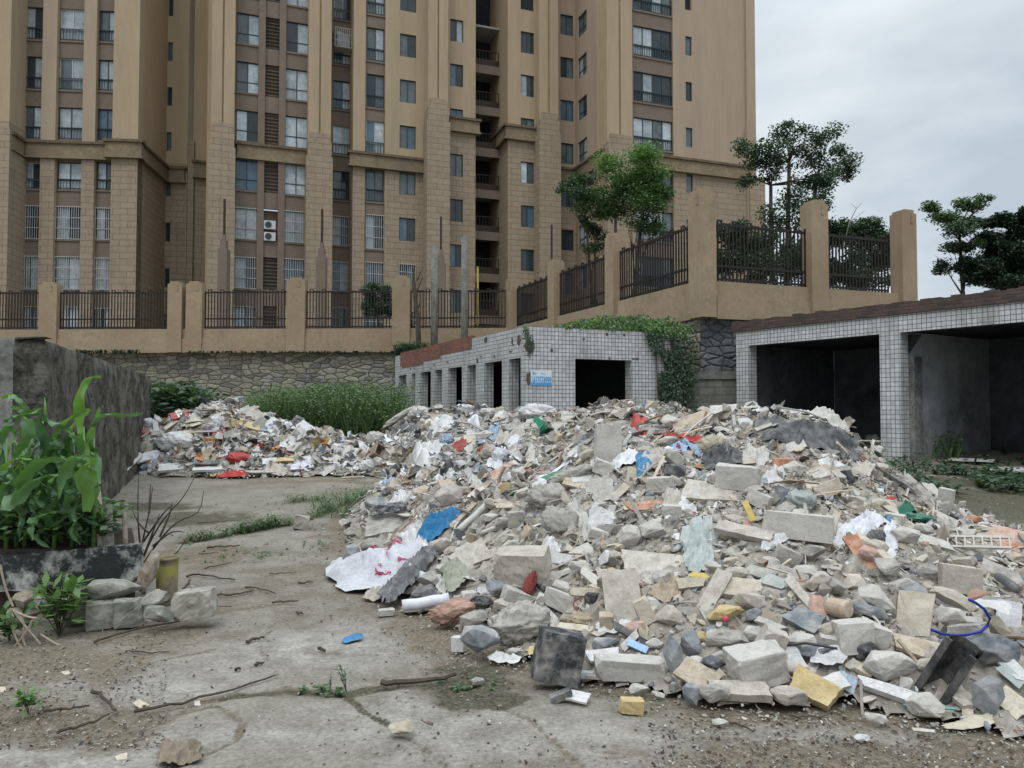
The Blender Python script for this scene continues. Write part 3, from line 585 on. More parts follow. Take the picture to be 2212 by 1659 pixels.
# ------------------------------------------------------------------ apartment buildings
class Frame:
    def __init__(s, ox, oy, ang, root): s.o = Vector((ox, oy)); s.a = R(ang); s.u = Vector((math.cos(s.a), math.sin(s.a))); s.n = Vector((math.sin(s.a), -math.cos(s.a))); s.root = root
    def uz(s, x, y, d):                            # pixel -> (u, z) on the facade plane d in front of the datum
        r = ray(x, y); h = Vector((r.x, r.y)); t = (s.o.dot(s.n)+d)/h.dot(s.n); p = h*t
        return ((p-s.o).dot(s.u), EYE+r.z*t)
    def dz(s, x, y, u):                            # pixel -> (d, z) on the side plane u
        r = ray(x, y); h = Vector((r.x, r.y)); t = (s.o.dot(s.u)+u)/h.dot(s.u); p = h*t
        return ((p-s.o).dot(s.n), EYE+r.z*t)
ZB, ZT = 3.5, 37.0
rngw = random.Random(11)
def opening_wall(mb, place, u0, u1, z0, z1, holes, mi, reveal=.18, zc=None, mi_low=None):
    us = sorted({u0, u1, *[h[0] for h in holes], *[h[1] for h in holes]}); zs = sorted({z0, z1, *[h[2] for h in holes], *[h[3] for h in holes], *([zc] if zc else [])})
    us = [u for u in us if u0 <= u <= u1]; zs = [z for z in zs if z0 <= z <= z1]
    for j in range(len(zs)-1):
        zc_ = (zs[j]+zs[j+1])/2; m_ = mi_low if (zc and zc_ < zc and mi_low is not None) else mi
        for i in range(len(us)-1):
            uc = (us[i]+us[i+1])/2
            if any(h[0] < uc < h[1] and h[2] < zc_ < h[3] for h in holes): continue
            mb.add([place(us[i], 0, zs[j]), place(us[i+1], 0, zs[j]), place(us[i+1], 0, zs[j+1]), place(us[i], 0, zs[j+1])], [(0, 1, 2, 3)], m_)
    for h in holes:
        a, b, c, d = h; q = [(a, c), (b, c), (b, d), (a, d)]
        for k in range(4):
            p, r_ = q[k], q[(k+1) % 4]
            mb.add([place(p[0], 0, p[1]), place(p[0], reveal, p[1]), place(r_[0], reveal, r_[1]), place(r_[0], 0, r_[1])], [(0, 1, 2, 3)], mi)
def window(root, T, w_, h_, typ, row):
    """window centred on local x, z from 0..h, y into the wall"""
    f = MB(); fw = .05
    pale = typ in ('rail', 'grille') and rngw.random() < .35
    cols = {'blue': 2, 'slide': 2, 'rail': 2, 'rail3': 2, 'side': 2, 'wide': 4, 'small': 1}.get(typ, 2)
    for x in [-w_/2+k*w_/cols for k in range(cols+1)]:
        x0 = min(max(x-fw/2, -w_/2), w_/2-fw); f.box(x0, x0+fw, .06, .13, 0, h_, 0, T)
    sub = .34 if typ in ('blue', 'rail', 'wide', 'side') else 0
    for z in [0, h_-fw] + ([h_*sub] if sub else []): f.box(-w_/2, w_/2, .065, .125, z, z+fw, 0, T)
    o = f.build('window', M['wframe'] if pale and rngw.random() < .5 else M['frame'], root)
    weights = {'blue': (.5, 1, 4, 5, 1), 'slide': (5, 5, 1.5, .5, 2), 'rail': (2, 3, 4, 2, .5), 'wide': (4, 3, 3, 1, .5), 'side': (3, 4, 2, 1, .5), 'small': (2, 6, 1, 0, 1)}[typ]
    for k in range(cols):
        g = MB(); x0 = -w_/2+k*w_/cols; g.quad(*[T @ Vector(v) for v in ((x0+.01, .1, .01), (x0+w_/cols-.01, .1, .01), (x0+w_/cols-.01, .1, h_-.01), (x0+.01, .1, h_-.01))])
        g.build('pane', rngw.choices(GL, weights)[0], o)
    if typ in ('rail', 'wide') and row != 'g':
        r_ = MB(); n = max(5, int(w_/.17)); hh = h_*.36
        for z in (.06, hh): r_.box(-w_/2, w_/2, -.02, .03, z, z+.045, 0, T)
        for k in range(n+1): x = -w_/2+k*(w_-.03)/n; r_.box(x, x+.035, -.01, .02, .06, hh, 0, T)
        r_.build('railing', M['frame'], o)
    if row == 'g':
        r_ = MB(); n = max(6, int(w_/.13)); y = -.12
        for k in range(n+1): x = -w_/2+k*(w_-.02)/n; r_.box(x, x+.022, y, y+.02, -.05, h_+.05, 0, T)
        for z in (0, .33, .66, 1): r_.box(-w_/2, w_/2, y-.012, y+.03, z*(h_-.03), z*(h_-.03)+.03, 0, T)
        r_.build('security_grille', M['wframe'], o)
    return o
def sill(root, T, w_):
    m = MB(); m.box(-w_/2-.08, w_/2+.08, -.1, .1, -.12, -.005, 0, T); m.build('sill', M['brown'], root)
def column_rows(z_at, yA, yB, n, hp, zmax=ZT-2, zmin=4.2):
    zA, zB = z_at(yA), z_at(yB); p = (zA-zB)/n; h = zA-z_at(yA+hp); k = 0; rows = []
    kk = -12
    while kk < 25:
        zt = zA-kk*p
        if zmin < zt-h and zt < zmax: rows.append((kk, zt-h, zt))
        kk += 1
    return rows
def strip(fr, mb, x0, x1, d, yc=None, mi=0, mil=1, cols=(), ym=400, reveal=.18, ub=None):
    """one vertical strip of facade between pixel columns, with window columns (x0,x1,yA,yB,n,hp,type,grille_from)"""
    u0 = fr.uz(x0, ym, d)[0]; u1 = fr.uz(x1, ym, d)[0]
    if ub: u0 = ub[0] if ub[0] is not None else u0; u1 = ub[1] if ub[1] is not None else u1
    zc = fr.uz((x0+x1)/2, yc, d)[1] if yc else None
    place = lambda u, o, z: (u, -d+o, z)
    holes = []; wins = []
    for (a, b, yA, yB, n, hp, typ, gf) in cols:
        ua, ub_ = fr.uz(a, ym, d-.1)[0], fr.uz(b, ym, d-.1)[0]; ua = max(ua, u0+.02); ub_ = min(ub_, u1-.02)
        for (k, zb, zt) in column_rows(lambda y: fr.uz((a+b)/2, y, d)[1], yA, yB, n, hp):
            if zc and zb < zc and zt > zc-.3 and typ != 'louvre':
                if zb > zc-.9: zb = zc+.02
                else: zt = zc-.3
            if zt-zb < .35: continue
            holes.append((ua, ub_, zb, zt)); wins.append((ua, ub_, zb, zt, k, typ, gf))
    opening_wall(mb, place, u0, u1, ZB, ZT, holes, mi, reveal, zc, mil)
    for (ua, ub_, zb, zt, k, typ, gf) in wins:
        vis = zb < 29
        if not vis: 
            mb.quad(place(ua, reveal, zb), place(ub_, reveal, zb), place(ub_, reveal, zt), place(ua, reveal, zt), 4); continue
        T = Matrix.Translation(((ua+ub_)/2, -d+.03, zb)); w_, h_ = ub_-ua, zt-zb
        if typ == 'louvre':
            m = MB(); nn = 9
            for q in range(nn): z = h_*(q+.3)/nn; m.add([T @ Vector(v) for v in ((-w_/2, .02, z), (w_/2, .02, z), (w_/2, .12, z+.16), (-w_/2, .12, z+.16))], [(0, 1, 2, 3), (3, 2, 1, 0)])
            m.quad(*[T @ Vector(v) for v in ((-w_/2, .14, 0), (w_/2, .14, 0), (w_/2, .14, h_), (-w_/2, .14, h_))])
            if gf is not None and k == gf: m = MB(); m.quad(*[T @ Vector(v) for v in ((-w_/2, .4, 0), (w_/2, .4, 0), (w_/2, .4, h_), (-w_/2, .4, h_))])
            m.build('louvre', mat('louvre_metal', (.13, .11, .09), rough=.6, var=.3, scale=4) if k in (0, 5) else M['brown'], fr.root)
        else:
            window(fr.root, T, w_, h_, typ, 'g' if (gf is not None and k >= gf) else k)
            if typ in ('rail', 'blue', 'wide'): sill(fr.root, T, w_)
        if typ != 'louvre': mb.quad(place(ua, reveal-.0, zb), place(ub_, reveal, zb), place(ub_, reveal, zt), place(ua, reveal, zt), 4)
    return u0, u1, zc
def side(mb, u, d0, d1, zc=None, mi=0, mil=1):
    a, b = sorted((-d0, -d1))
    for z0, z1, m_ in ((ZB, zc or ZB+.01, mil), (zc or ZB+.01, ZT, mi)): mb.quad((u, a, z0), (u, b, z0), (u, b, z1), (u, a, z1), m_)
def pilaster(fr, mb, x0, x1, d, ylow, dback, ym=150):
    u0, u1 = fr.uz(x0, ym, d)[0], fr.uz(x1, ym, d)[0]; mb.box(u0-.25, u1+.25, -dback+.25, -dback+.4, ZB, ZT, 0); mb.box(u0-.05, u1+.05, -dback-.02, -dback+.3, ZB, ZT, 0); zl = fr.uz((x0+x1)/2, ylow, d)[1]; w_ = u1-u0; g = .05
    mb.box(u0, u0+w_*.46, -d, -dback, zl-1, ZT, 0); mb.box(u0+w_*.54, u1, -d, -dback, zl-1, ZT, 0); mb.box(u0+w_*.46, u0+w_*.54, -d+.12, -dback, zl-1, ZT, 0)
    mb.box(u0-.1, u1+.1, -d-.22, -dback, ZB, zl-1.4, 1); mb.box(u0-.02, u1+.02, -d-.2, -dback, zl-1.4, zl-.45, 1); mb.box(u0+w_*.1, u1-w_*.1, -d-.14, -dback, zl-.45, zl+.1, 1)
    return u0, u1
def cornice(mb, u0, u1, d, ztop, zbot, out=.35, ends=(1, 1)):
    a = u0-(out if ends[0] else 0); b = u1+(out if ends[1] else 0)
    mb.box(a+.12, b-.12, -d-out+.12, -d+.2, zbot+.12, ztop-.16, 2); mb.box(a, b, -d-out, -d+.2, ztop-.16, ztop, 3); mb.box(a+.04, b-.04, -d-out+.04, -d+.2, zbot, zbot+.12, 2)
def cornice_side(mb, u, d0, d1, ztop, zbot, out=.35, sgn=1):
    a, b = sorted((-d0, -d1)); 
    for (o_, z0, z1, m_) in ((out-.12, zbot+.12, ztop-.16, 2), (out, ztop-.16, ztop, 3), (out-.04, zbot, zbot+.12, 2)):
        x0, x1 = sorted((u-.1*sgn, u+o_*sgn)); mb.box(x0, x1, a-.05, b, z0, z1, m_)
BM = [M['stucco'], M['lowblock'], M['cornice'], M['corstain'], M['dark'], M['brown'], M['pink']]
# --- B: the right, larger building
rootB = empty('apartment_building', (-15.4, 47.7, 0), R(20), 'tall ochre apartment building with scored lower storeys filling the centre', 'building')
B = Frame(-15.4, 47.7, 20, rootB); mb = MB()
win = lambda *a: a
# recessed far-left part next to the joint
strip(B, mb, 416, 462, -5.6, 352, 0, 1, [win(449, 459, 99, 293, 2, 40, 'small', None)])
zc_, zb_ = B.uz(430, 349, -5.6)[1], B.uz(430, 386, -5.6)[1]; ua, ub = B.uz(416, 400, -5.6)[0], B.uz(462, 400, -5.6)[0]; cornice(mb, ua+.3, ub, -5.6, zc_, zb_)
uP, _ = pilaster(B, mb, 457, 507, .9, 270, 0)
side(mb, uP, .9, -5.6, B.uz(457, 300, .9)[1])
u0, u1, zc = strip(B, mb, 507, 667, 0, 338, 5, 5, [win(508, 557, 29, 450, 4, 66, 'blue', 4), win(614, 664, 48, 457, 4, 66, 'blue', 4), win(569, 603, 38, 452, 4, 68, 'louvre', 4)])
zt_, zb_ = B.uz(580, 313, .2)[1], B.uz(580, 348, .2)[1]; cornice(mb, u0, u1, 0, zt_, zb_, .32, (0, 0))
for x in (563, 608):
    ux = B.uz(x, 400, .12)[0]; mb.box(ux-.2, ux+.2, -.14, .02, ZB, ZT, 5)
pilaster(B, mb, 667, 716, .9, 292, -1.4)
strip(B, mb, 705, 764, -1.3, 345, 5, 5, [win(718, 757, 175, 468, 3, 62, 'rail', 3)])
ca, cz1 = B.uz(722, 66, -1.0); cb_, cz0 = B.uz(757, 112, -1.0); cg = MB()
for q in range(9): x = ca+(cb_-ca)*q/8; cg.box(x-.015, x+.015, .45, .48, cz0, cz1)
for q in range(4): z = cz0+(cz1-cz0)*q/3; cg.box(ca, cb_, .44, .49, z-.015, z+.015); cg.box(ca-.01, ca+.02, .48, 1.28, z-.015, z+.015); cg.box(cb_-.02, cb_+.01, .48, 1.28, z-.015, z+.015)
cg.box(ca, cb_, .5, 1.28, cz0-.03, cz0); cgo = cg.build('window_cage', M['wframe'], rootB); cl = MB()
for q in range(4): x = ca+.2+(cb_-ca-.4)*q/3.5; cl.box(x, x+.2, .6+.1*q, .63+.1*q, cz1-1.1-.15*(q % 2), cz1-.2)
cl.build('laundry', mat('laundry_cloth', (.4, .4, .42), var=.4, scale=3), cgo)
u6, _ = B.uz(762, 400, .3); side(mb, u6, .3, -1.4, B.uz(762, 345, .3)[1])
u0, u1, zc = strip(B, mb, 762, 788, .3, 345, 0, 1); ue = u1
a0, a1, _ = strip(B, mb, 788, 830, .12, 345, 5, 5, [win(790, 828, 60, 465, 4, 72, 'rail', 4)], ub=(ue, None))
side(mb, a0, .3, .12); side(mb, a1, .3, .12)
u0, u1, zc = strip(B, mb, 830, 930, .3, 350, 0, 1, [win(862, 897, 74, 471, 4, 49, 'slide', 5)], ub=(a1, None))
zt_, zb_ = B.uz(845, 336, .4)[1], B.uz(845, 368, .4)[1]; cornice(mb, u6, u1, .3, zt_, zb_, .35, (1, 0))
pilaster(B, mb, 925, 968, 1.3, 218, 0)
u0, u1, zc = strip(B, mb, 966, 1027, .2, 268, 0, 1, [win(971, 999, 42, 430, 4, 48, 'slide', None)])
zt_, zb_ = B.uz(1000, 254, .4)[1], B.uz(1000, 286, .4)[1]; cornice(mb, u0, u1, .2, zt_, zb_, .35, (0, 1)); side(mb, u1, .2, -3.4, zc)
# deep balcony recess
ur0 = u1; uC = B.uz(1097, 400, .55)[0]; mb.quad((ur0, 3.4, ZB), (uC, 3.4, ZB), (uC, 3.4, ZT), (ur0, 3.4, ZT), 4)
zA = B.uz(1045, 55, -1.2)[1]; zBb = B.uz(1045, 413, -1.2)[1]; pt = (zA-zBb)/4; k = -4
while zA-k*pt > 4:
    z = zA-k*pt
    if z < ZT-3:
        sl_ = MB(); sl_.box(ur0+.01, uC-.01, 1.2, 3.39, z-.14, z-.0); o = sl_.build('balcony_slab', mat('balcony_soffit', (.3, .3, .28), var=.2), rootB) if z < 29 else None
        if z < 29:
            r_ = MB(); r_.box(ur0+.01, uC-.01, 1.22, 1.4, z-pt+.02, z-pt+.55); n = 9
            for q in range(n+1): x = ur0+.05+(uC-ur0-.13)*q/n; r_.box(x, x+.03, 1.25, 1.28, z-pt+.55, z-pt+1.15)
            r_.box(ur0+.02, uC-.02, 1.24, 1.29, z-pt+1.15, z-pt+1.2); r_.build('balcony_railing', M['ironb'], o)
            sp_ = MB(); sp_.box(ur0+.005, uC-.005, 1.15, 1.21, z-pt-.5, z-pt+.1); sp_.build('balcony_front', M['brown'], o)
    k += 1
zc13 = B.uz(1120, 285, .55)[1]; side(mb, uC, .55, -3.4, zc13)
u0, u1, zc = strip(B, mb, 1097, 1166, .55, 285, 0, 1, [win(1124, 1153, 69, 444, 4, 46, 'slide', None)], ub=(uC, None))
zt_, zb_ = B.uz(1120, 270, .8)[1], B.uz(1120, 302, .8)[1]; cornice(mb, uC, u1, .55, zt_, zb_, .35, (1, 0)); cornice_side(mb, uC, .55, -3.2, zt_, zb_, .35, -1)
pilaster(B, mb, 1165, 1206, 1.3, 248, 0); 
uS = 21.1; dS = 5.0
u0, u1, zc = strip(B, mb, 1204, 1247, .3, 377, 6, 1, [win(1210, 1238, 32, 496, 5, 44, 'slide', None)], ub=(None, uS))
zt_, zb_ = B.uz(1440, 336, 5.2)[1], B.uz(1440, 368, 5.2)[1]; cornice(mb, u0, uS, .3, zt_, zb_, .35, (0, 0))
# side face of the right block, seen obliquely
placeS = lambda u, o, z: (uS+o, -u, z)
holes = []; items = []
for (a, b, yA, yB, n, hp, typ) in ((1249, 1268, 85/3, 905/3, 3, 45, 'side'), (1296, 1310, 225/3, 270, 2, 65, 'rail')):
    da, db = B.dz(a, 300, uS)[0], B.dz(b, 300, uS)[0]
    for (kk, zb, zt) in column_rows(lambda y: B.dz((a+b)/2, y, uS)[1], yA, yB, n, hp):
        if zt > ZT-2: continue
        if abs((zt+zb)/2-(zt_+zb_)/2) < 1.2: continue
        holes.append((min(da, db), max(da, db), zb, zt)); items.append((da, db, zb, zt, typ))
opening_wall(mb, placeS, .3, dS, ZB, ZT, holes, 6, .15, zb_+.3, 1)
for (da, db, zb, zt, typ) in items:
    mb.quad(placeS(da, .15, zb), placeS(db, .15, zb), placeS(db, .15, zt), placeS(da, .15, zt), 4)
    if zb < 29: window(rootB, Matrix.Translation((uS+.03, -(da+db)/2, zb)) @ Matrix.Rotation(R(-90), 4, 'Z'), abs(db-da), zt-zb, typ, 0)
for a, b, w_ in ((1243, 1275, .12), (1293, 1313, .12)):
    pass
cornice_side(mb, uS, .3, dS, zt_, zb_, .35, -1)
uq0, uq1 = pilaster(B, mb, 1311, 1366, dS+.35, 295, dS-.3, ym=150)
u0, u1, zc = strip(B, mb, 1366, 1454, dS-.1, 350, 5, 5, [win(1368, 1452, 62, 258, 2, 64, 'wide', None)], ub=(uS, None))
u0, u1, zc = strip(B, mb, 1454, 1612, dS, 350, 6, 1, [win(1481, 1495, 79, 375, 3, 41, 'small', None)], ub=(u1, None))
side(mb, u0, dS, dS-.1); cornice(mb, uS, u1+.5, dS, zt_, zb_, .35, (0, 0))
uE = B.uz(1636, 200, dS)[0]; mb.box(u1, uE-.3, -dS-.15, 12, ZB, ZT, 6); mb.box(u1+.5, uE, -dS+.2, 12, zb_, ZT, 6); mb.box(u1+.1, uE+.35, -dS-.3, 12, ZB, zb_+.25, 1)
mb.box(ur0+.1, uE-.5, 4.5, 13, ZB, ZT-.5, 4)
mb.build('wall', BM, rootB, uv=True)
mb = MB(); mb.box(B.uz(457, 300, .9)[0], uE-.1, 3.5, 12.9, ZT-.4, ZT+.6); mb.box(B.uz(457, 300, .9)[0], uE, -.2, 3.5, ZT, ZT+.5); mb.build('roof', M['conc'], rootB)
# --- A: left building
rootA = empty('apartment_building', (-26.5, 46.2, 0), R(6), 'ochre apartment building at the left edge with wide curtained windows', 'building')
A = Frame(-26.5, 46.2, 6, rootA); mb = MB()
zt_, zb_ = A.uz(150, 302, .5)[1], A.uz(150, 340, .5)[1]
u0 = A.uz(-260, 400, 1.6)[0]; uL = A.uz(19, 300, 1.6)[0]; zl = A.uz(10, 262, 1.6)[1]
mb.box(u0, uL, -1.6, 5, zl-1, ZT, 0); mb.box(u0, uL+.15, -1.8, 5, ZB, zl-.4, 1); mb.box(u0, uL+.05, -1.7, 5, zl-.4, zl, 1)
cornice_side(mb, uL, 1.6, 0, zt_, zb_, .3, 1)
e0, e1, zc = strip(A, mb, 19, 47.5, -.15, 340, 0, 1, [], ub=(uL, None))
e0, e1, zc = strip(A, mb, 47, 91, -.15, 340, 5, 5, [win(49, 90, 15, 445, 4, 70, 'rail', 4)], ub=(e1, None))
p0, p1, zc = strip(A, mb, 91, 117, .15, 340, 6, 1, [], ub=(e1, None)); side(mb, p0, .15, -.15); side(mb, p1, .15, -.15)
e0, e1, zc = strip(A, mb, 117, 180, -.15, 340, 5, 5, [win(119, 179, 19, 447, 4, 69, 'rail', 4)], ub=(p1, None))
p0, p1, zc = strip(A, mb, 180, 203, .15, 340, 6, 1, [], ub=(e1, None)); side(mb, p0, .15, -.15); side(mb, p1, .15, -.15)
e0, e1, zc = strip(A, mb, 203, 250, -.15, 340, 5, 5, [win(205, 249, 23, 450, 4, 67, 'rail', 4)], ub=(p1, None))
uK = A.uz(297, 400, .5)[0]; mb.box(e1, uK-.01, -.5, .3, zc, ZT, 0); mb.box(e1, uK, -.56, .3, ZB, zc, 1)
cornice(mb, A.uz(47, 400, .3)[0], e1, .1, zt_, zb_, .25, (0, 0)); cornice(mb, e1, uK, .5, zt_+.05, zb_, .4, (1, 1))
side(mb, uK, .5, -4.4, zc); cornice_side(mb, uK, .5, -4.3, zt_, zb_, .35, 1)
u0, u1, zc = strip(A, mb, 340, 404, -4.4, 352, 0, 1, [win(354, 370, 91, 481, 4, 40, 'small', None)], ub=(uK, None)); cornice(mb, uK, u1, -4.4, zt_, zb_, .35, (0, 0)); side(mb, u1, -4.4, -9, zc)
mb.box(A.uz(-260, 400, 1.6)[0]+.2, u1-.1, 5, 13, ZB, ZT, 4)
mb.build('wall', BM, rootA, uv=True)
mb = MB(); mb.box(A.uz(-260, 400, 1.6)[0], uK, -.2, 12, ZT, ZT+.6); mb.build('roof', M['conc'], rootA)
# expansion joint between them: dark gap closed below by render
j0, j1 = A.uz(404, 400, -4.4)[0], A.uz(417, 400, -4.4)[0]; zj = A.uz(410, 303, -4.4)[1]
mb = MB(); mb.box(j0, j1, 4.5, 5, ZB, zj, 0); mb.build('joint_infill', M['lowblock'], rootA, uv=True); mb = MB(); mb.box(j0-.1, j1+.1, 8.5, 9, ZB, ZT); mb.build('joint_back', M['dark'], rootA)
# air conditioners in the louvre bay
for i, (yt, lab) in enumerate(((478, 'white air conditioner unit, upper of the two stacked between grilled windows'), (503, 'white air conditioner unit, lower of the two stacked between grilled windows'))):
    ua, z1_ = B.uz(570, yt, 0); ub, _ = B.uz(595, yt, 0); z0_ = B.uz(582, yt+18, 0)[1]; z1_ = B.uz(582, yt, 0)[1]
    t = empty('air_conditioner', tuple(Vector((B.o.x, B.o.y, 0))+Vector((B.u.x, B.u.y, 0))*((ua+ub)/2)-Vector((B.n.x, B.n.y, 0))*.05+Vector((0, 0, z0_))), R(20), lab, 'air conditioner', 'air conditioners')
    w_ = (ub-ua)/2; h_ = z1_-z0_; m = MB(); m.box(-w_, w_, -.25, .1, 0, h_); m.build('casing', mat('ac_white', (.5, .5, .48), rough=.5, var=.12), t)
    m = MB(); m.tube([(-w_*.25, -.25, h_/2), (-w_*.25, -.275, h_/2)], h_*.38, 20); m.build('fan_grille', M['frame'], t)
# ------------------------------------------------------------------ posts and poles
def stepped_post(x, ytip, ytop, lab, Y=40):
    p = atY(x, 700, Y); z1 = atY(x, ytop, Y).z; z2 = atY(x, ytip, Y).z; w_ = 10*S*Y/FPX*1.0
    t = empty('stepped_post', (p.x, Y, 4.0), 0, lab, 'post', 'stepped posts behind the fence')
    m = MB(); m.box(-w_, w_, -w_, w_, 0, z1-4-.75); m.box(-w_*.66, w_*.66, -w_*.66, w_*.66, z1-4-.75, z1-4-.3); m.box(-w_*.35, w_*.35, -w_*.35, w_*.35, z1-4-.3, z1-4); m.build('post_body', M['brown'], t)
    m = MB(); m.box(-.05, .05, -.05, .05, z1-4, z2-4); m.build('spike', M['ironb'], t)
for a in ((482, 430, 508, 'brown stepped post with a thin spike, leftmost of the four'), (694, 452, 525, 'brown stepped post with a thin spike, second from the left'), (952, 468, 540, 'brown stepped post with a thin spike, between the two concrete poles'), (1192, 486, 560, 'brown stepped post with a thin spike, rightmost of the four')): stepped_post(*a)
def pole(x, ytop, ybot, lab, Y, r):
    z1 = atY(x, ytop, Y).z; p = atY(x, ytop, Y); m = MB(); m.tube([(0, 0, 0), (.02, 0, (z1-3)*.5), (0, 0, z1-3)], [r, r*.95, r*.85], 14)
    o = m.build('concrete_pole', mat('pole_concrete', (.16, .155, .135), var=.4, scale=2), smooth=True, loc=(p.x, Y, 3.0)); tag(o, lab, 'pole', 'concrete poles in front of the fence')
pole(938, 531, 745, 'shorter grey concrete pole left of the other behind the shed', 31.2, .15); pole(1003, 512, 725, 'taller grey concrete pole in front of the fence behind the shed', 29.5, .14)
p = atY(1032, 600, 36); m = MB(); m.tube([(p.x, 36, 4), (p.x, 36, atY(1032, 576, 36).z)], .045, 8); tag(m.build('yellow_pipe', mat('yellow_paint', (.5, .36, .06), bump=0)), 'thin yellow vertical pipe behind the fence panel', 'pipe')
p = atY(905, 740, 31); m = MB(); rnd = random.Random(3); m.tube([(p.x, 31, 4.0), (p.x-.05, 31, 5.2), (p.x-.2, 31, 6.5), (p.x-.25, 31, 7.3)], [.13, .1, .08, .04], 6)
for k in range(5): z = 5+k*.45; m.tube([(p.x-.1, 31, z), (p.x+rnd.uniform(-.7, .7), 31, z+.6)], [.03, .01], 4)
tag(m.build('dead_sapling', mat('bark', (.07, .055, .04), var=.4, scale=6)), 'thin leafless sapling leaning before the fence left of the poles', 'tree')
# ------------------------------------------------------------------ trees and shrubs
BARK = MATS[[k for k in MATS if k[0] == 'bark'][0]]
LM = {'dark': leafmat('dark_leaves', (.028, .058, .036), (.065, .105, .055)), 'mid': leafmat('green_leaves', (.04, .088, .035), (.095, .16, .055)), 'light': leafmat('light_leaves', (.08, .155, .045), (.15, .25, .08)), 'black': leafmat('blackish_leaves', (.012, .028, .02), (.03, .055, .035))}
def leaves(mb, c, rx, ry, rz, n, ls, rnd, mi=0, shell=.5):
    for _ in range(n):
        v = Vector((rnd.gauss(0, 1), rnd.gauss(0, 1), rnd.gauss(0, 1))).normalized()*(shell+(1-shell)*rnd.random()**.5)*rnd.choice((1, 1, .7))
        p = Vector((c.x+v.x*rx, c.y+v.y*ry, c.z+v.z*rz)); l = ls*rnd.uniform(.6, 1.3)
        a = Vector((rnd.gauss(0, 1), rnd.gauss(0, 1), rnd.gauss(-.2, .6))).normalized(); b = a.cross(Vector((rnd.gauss(0, .5), rnd.gauss(0, .5), 1))).normalized()*l*.38
        a = a*l; mb.add([p-a*.5, p-a*.05+b, p+a*.5, p-a*.05-b], [(0, 1, 2, 3)], mi)
def tree(name, base, clumps, Y, label, seed, lmat='mid', ls=.16, dens=1, trunk=.12, limbs=True, top_light=None, cat='tree', group=None, z0=4.0, trunks=None, fat=1.15):
    rnd = random.Random(seed); root = empty(name, (0, 0, 0), 0, label, cat, group)
    b = atY(base[0], base[1], Y); b.z = z0; tk = MB(); cr_ = MB()
    cs = [(atY(x, y, Y+rnd.uniform(-.6, .6)), rx*S*Y/FPX*fat, ry*S*Y/FPX*fat, rest[0] if rest else 0) for (x, y, rx, ry, *rest) in clumps]
    cent = sum((c[0] for c in cs), Vector())/len(cs)
    trs = trunks or [(base[0], base[1])]
    tops = []
    for i, tr in enumerate(trs):
        q = atY(tr[0], tr[1], Y); q0 = Vector((b.x+(i-.5*(len(trs)-1))*.18, Y, z0)); mid = (q0+q)/2+Vector((rnd.uniform(-.15, .15), rnd.uniform(-.2, .2), 0)); tk.tube([q0, mid, q], [trunk, trunk*.8, trunk*.55], 8); tops += [(mid, trunk*.7), (q, trunk*.5)]
    for c, rx, ry, _ in cs:
        t0, r0 = min(tops, key=lambda t: (t[0]-c).length+(2 if t[0].z > c.z else 0)); m_ = t0.lerp(c, .5)+Vector((rnd.uniform(-.2, .2), rnd.uniform(-.2, .2), rnd.uniform(-.1, .25)))
        tk.tube([t0, m_, c], [r0*.6, r0*.35, r0*.12], 5)
        for _k in range(3): tk.tube([m_, c+Vector((rnd.uniform(-rx, rx), rnd.uniform(-rx, rx), rnd.uniform(-ry, ry)))*.8], [r0*.2, .008], 4)
    for c, rx, ry, mi in cs:
        n = int(1750*dens*max(.25, min(4, rx*ry/.35)))
        for k in range(5):
            cc = c+Vector((rnd.uniform(-1, 1)*rx*.6, rnd.uniform(-1, 1)*rx*.6, rnd.uniform(-1, 1)*ry*.55)); leaves(cr_, cc, rx*.7, rx*.7, ry*.6, n//5, ls*.62, rnd, mi, .1)
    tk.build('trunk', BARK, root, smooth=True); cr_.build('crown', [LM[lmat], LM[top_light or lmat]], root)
    return root
# clumps in photo readings: centre and half sizes
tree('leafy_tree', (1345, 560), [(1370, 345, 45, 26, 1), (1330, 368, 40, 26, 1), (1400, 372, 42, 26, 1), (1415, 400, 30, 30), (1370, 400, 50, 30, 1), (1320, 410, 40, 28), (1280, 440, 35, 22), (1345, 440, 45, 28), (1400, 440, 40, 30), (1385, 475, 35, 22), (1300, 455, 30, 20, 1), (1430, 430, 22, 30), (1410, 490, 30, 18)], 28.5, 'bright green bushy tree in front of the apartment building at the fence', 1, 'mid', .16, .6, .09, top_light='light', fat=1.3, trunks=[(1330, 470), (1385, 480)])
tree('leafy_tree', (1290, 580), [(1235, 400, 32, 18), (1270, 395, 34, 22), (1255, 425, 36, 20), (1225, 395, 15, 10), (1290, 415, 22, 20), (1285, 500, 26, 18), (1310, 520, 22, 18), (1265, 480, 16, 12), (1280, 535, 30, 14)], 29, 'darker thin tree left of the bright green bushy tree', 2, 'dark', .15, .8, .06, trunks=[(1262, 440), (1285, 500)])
tree('sparse_tree', (1700, 640), [(1610, 320, 26, 26), (1640, 365, 26, 22), (1617, 395, 20, 20), (1680, 290, 22, 18), (1710, 270, 20, 12), (1735, 288, 22, 14), (1665, 325, 30, 22), (1715, 322, 30, 20), (1755, 310, 22, 18), (1795, 290, 30, 18), (1812, 325, 22, 22), (1770, 345, 34, 24), (1690, 360, 24, 18), (1655, 340, 20, 22), (1815, 360, 34, 26), (1770, 380, 36, 22), (1735, 395, 24, 20), (1840, 372, 16, 18), (1670, 385, 20, 14), (1790, 400, 28, 14), (1700, 430, 40, 18), (1760, 425, 26, 16), (1720, 470, 50, 26), (1670, 470, 30, 26), (1780, 460, 20, 24)], 27, 'tall sparse tree against the sky behind the fence', 3, 'dark', .15, .5, .11, fat=1.35, trunks=[(1665, 400), (1705, 350), (1765, 380)])
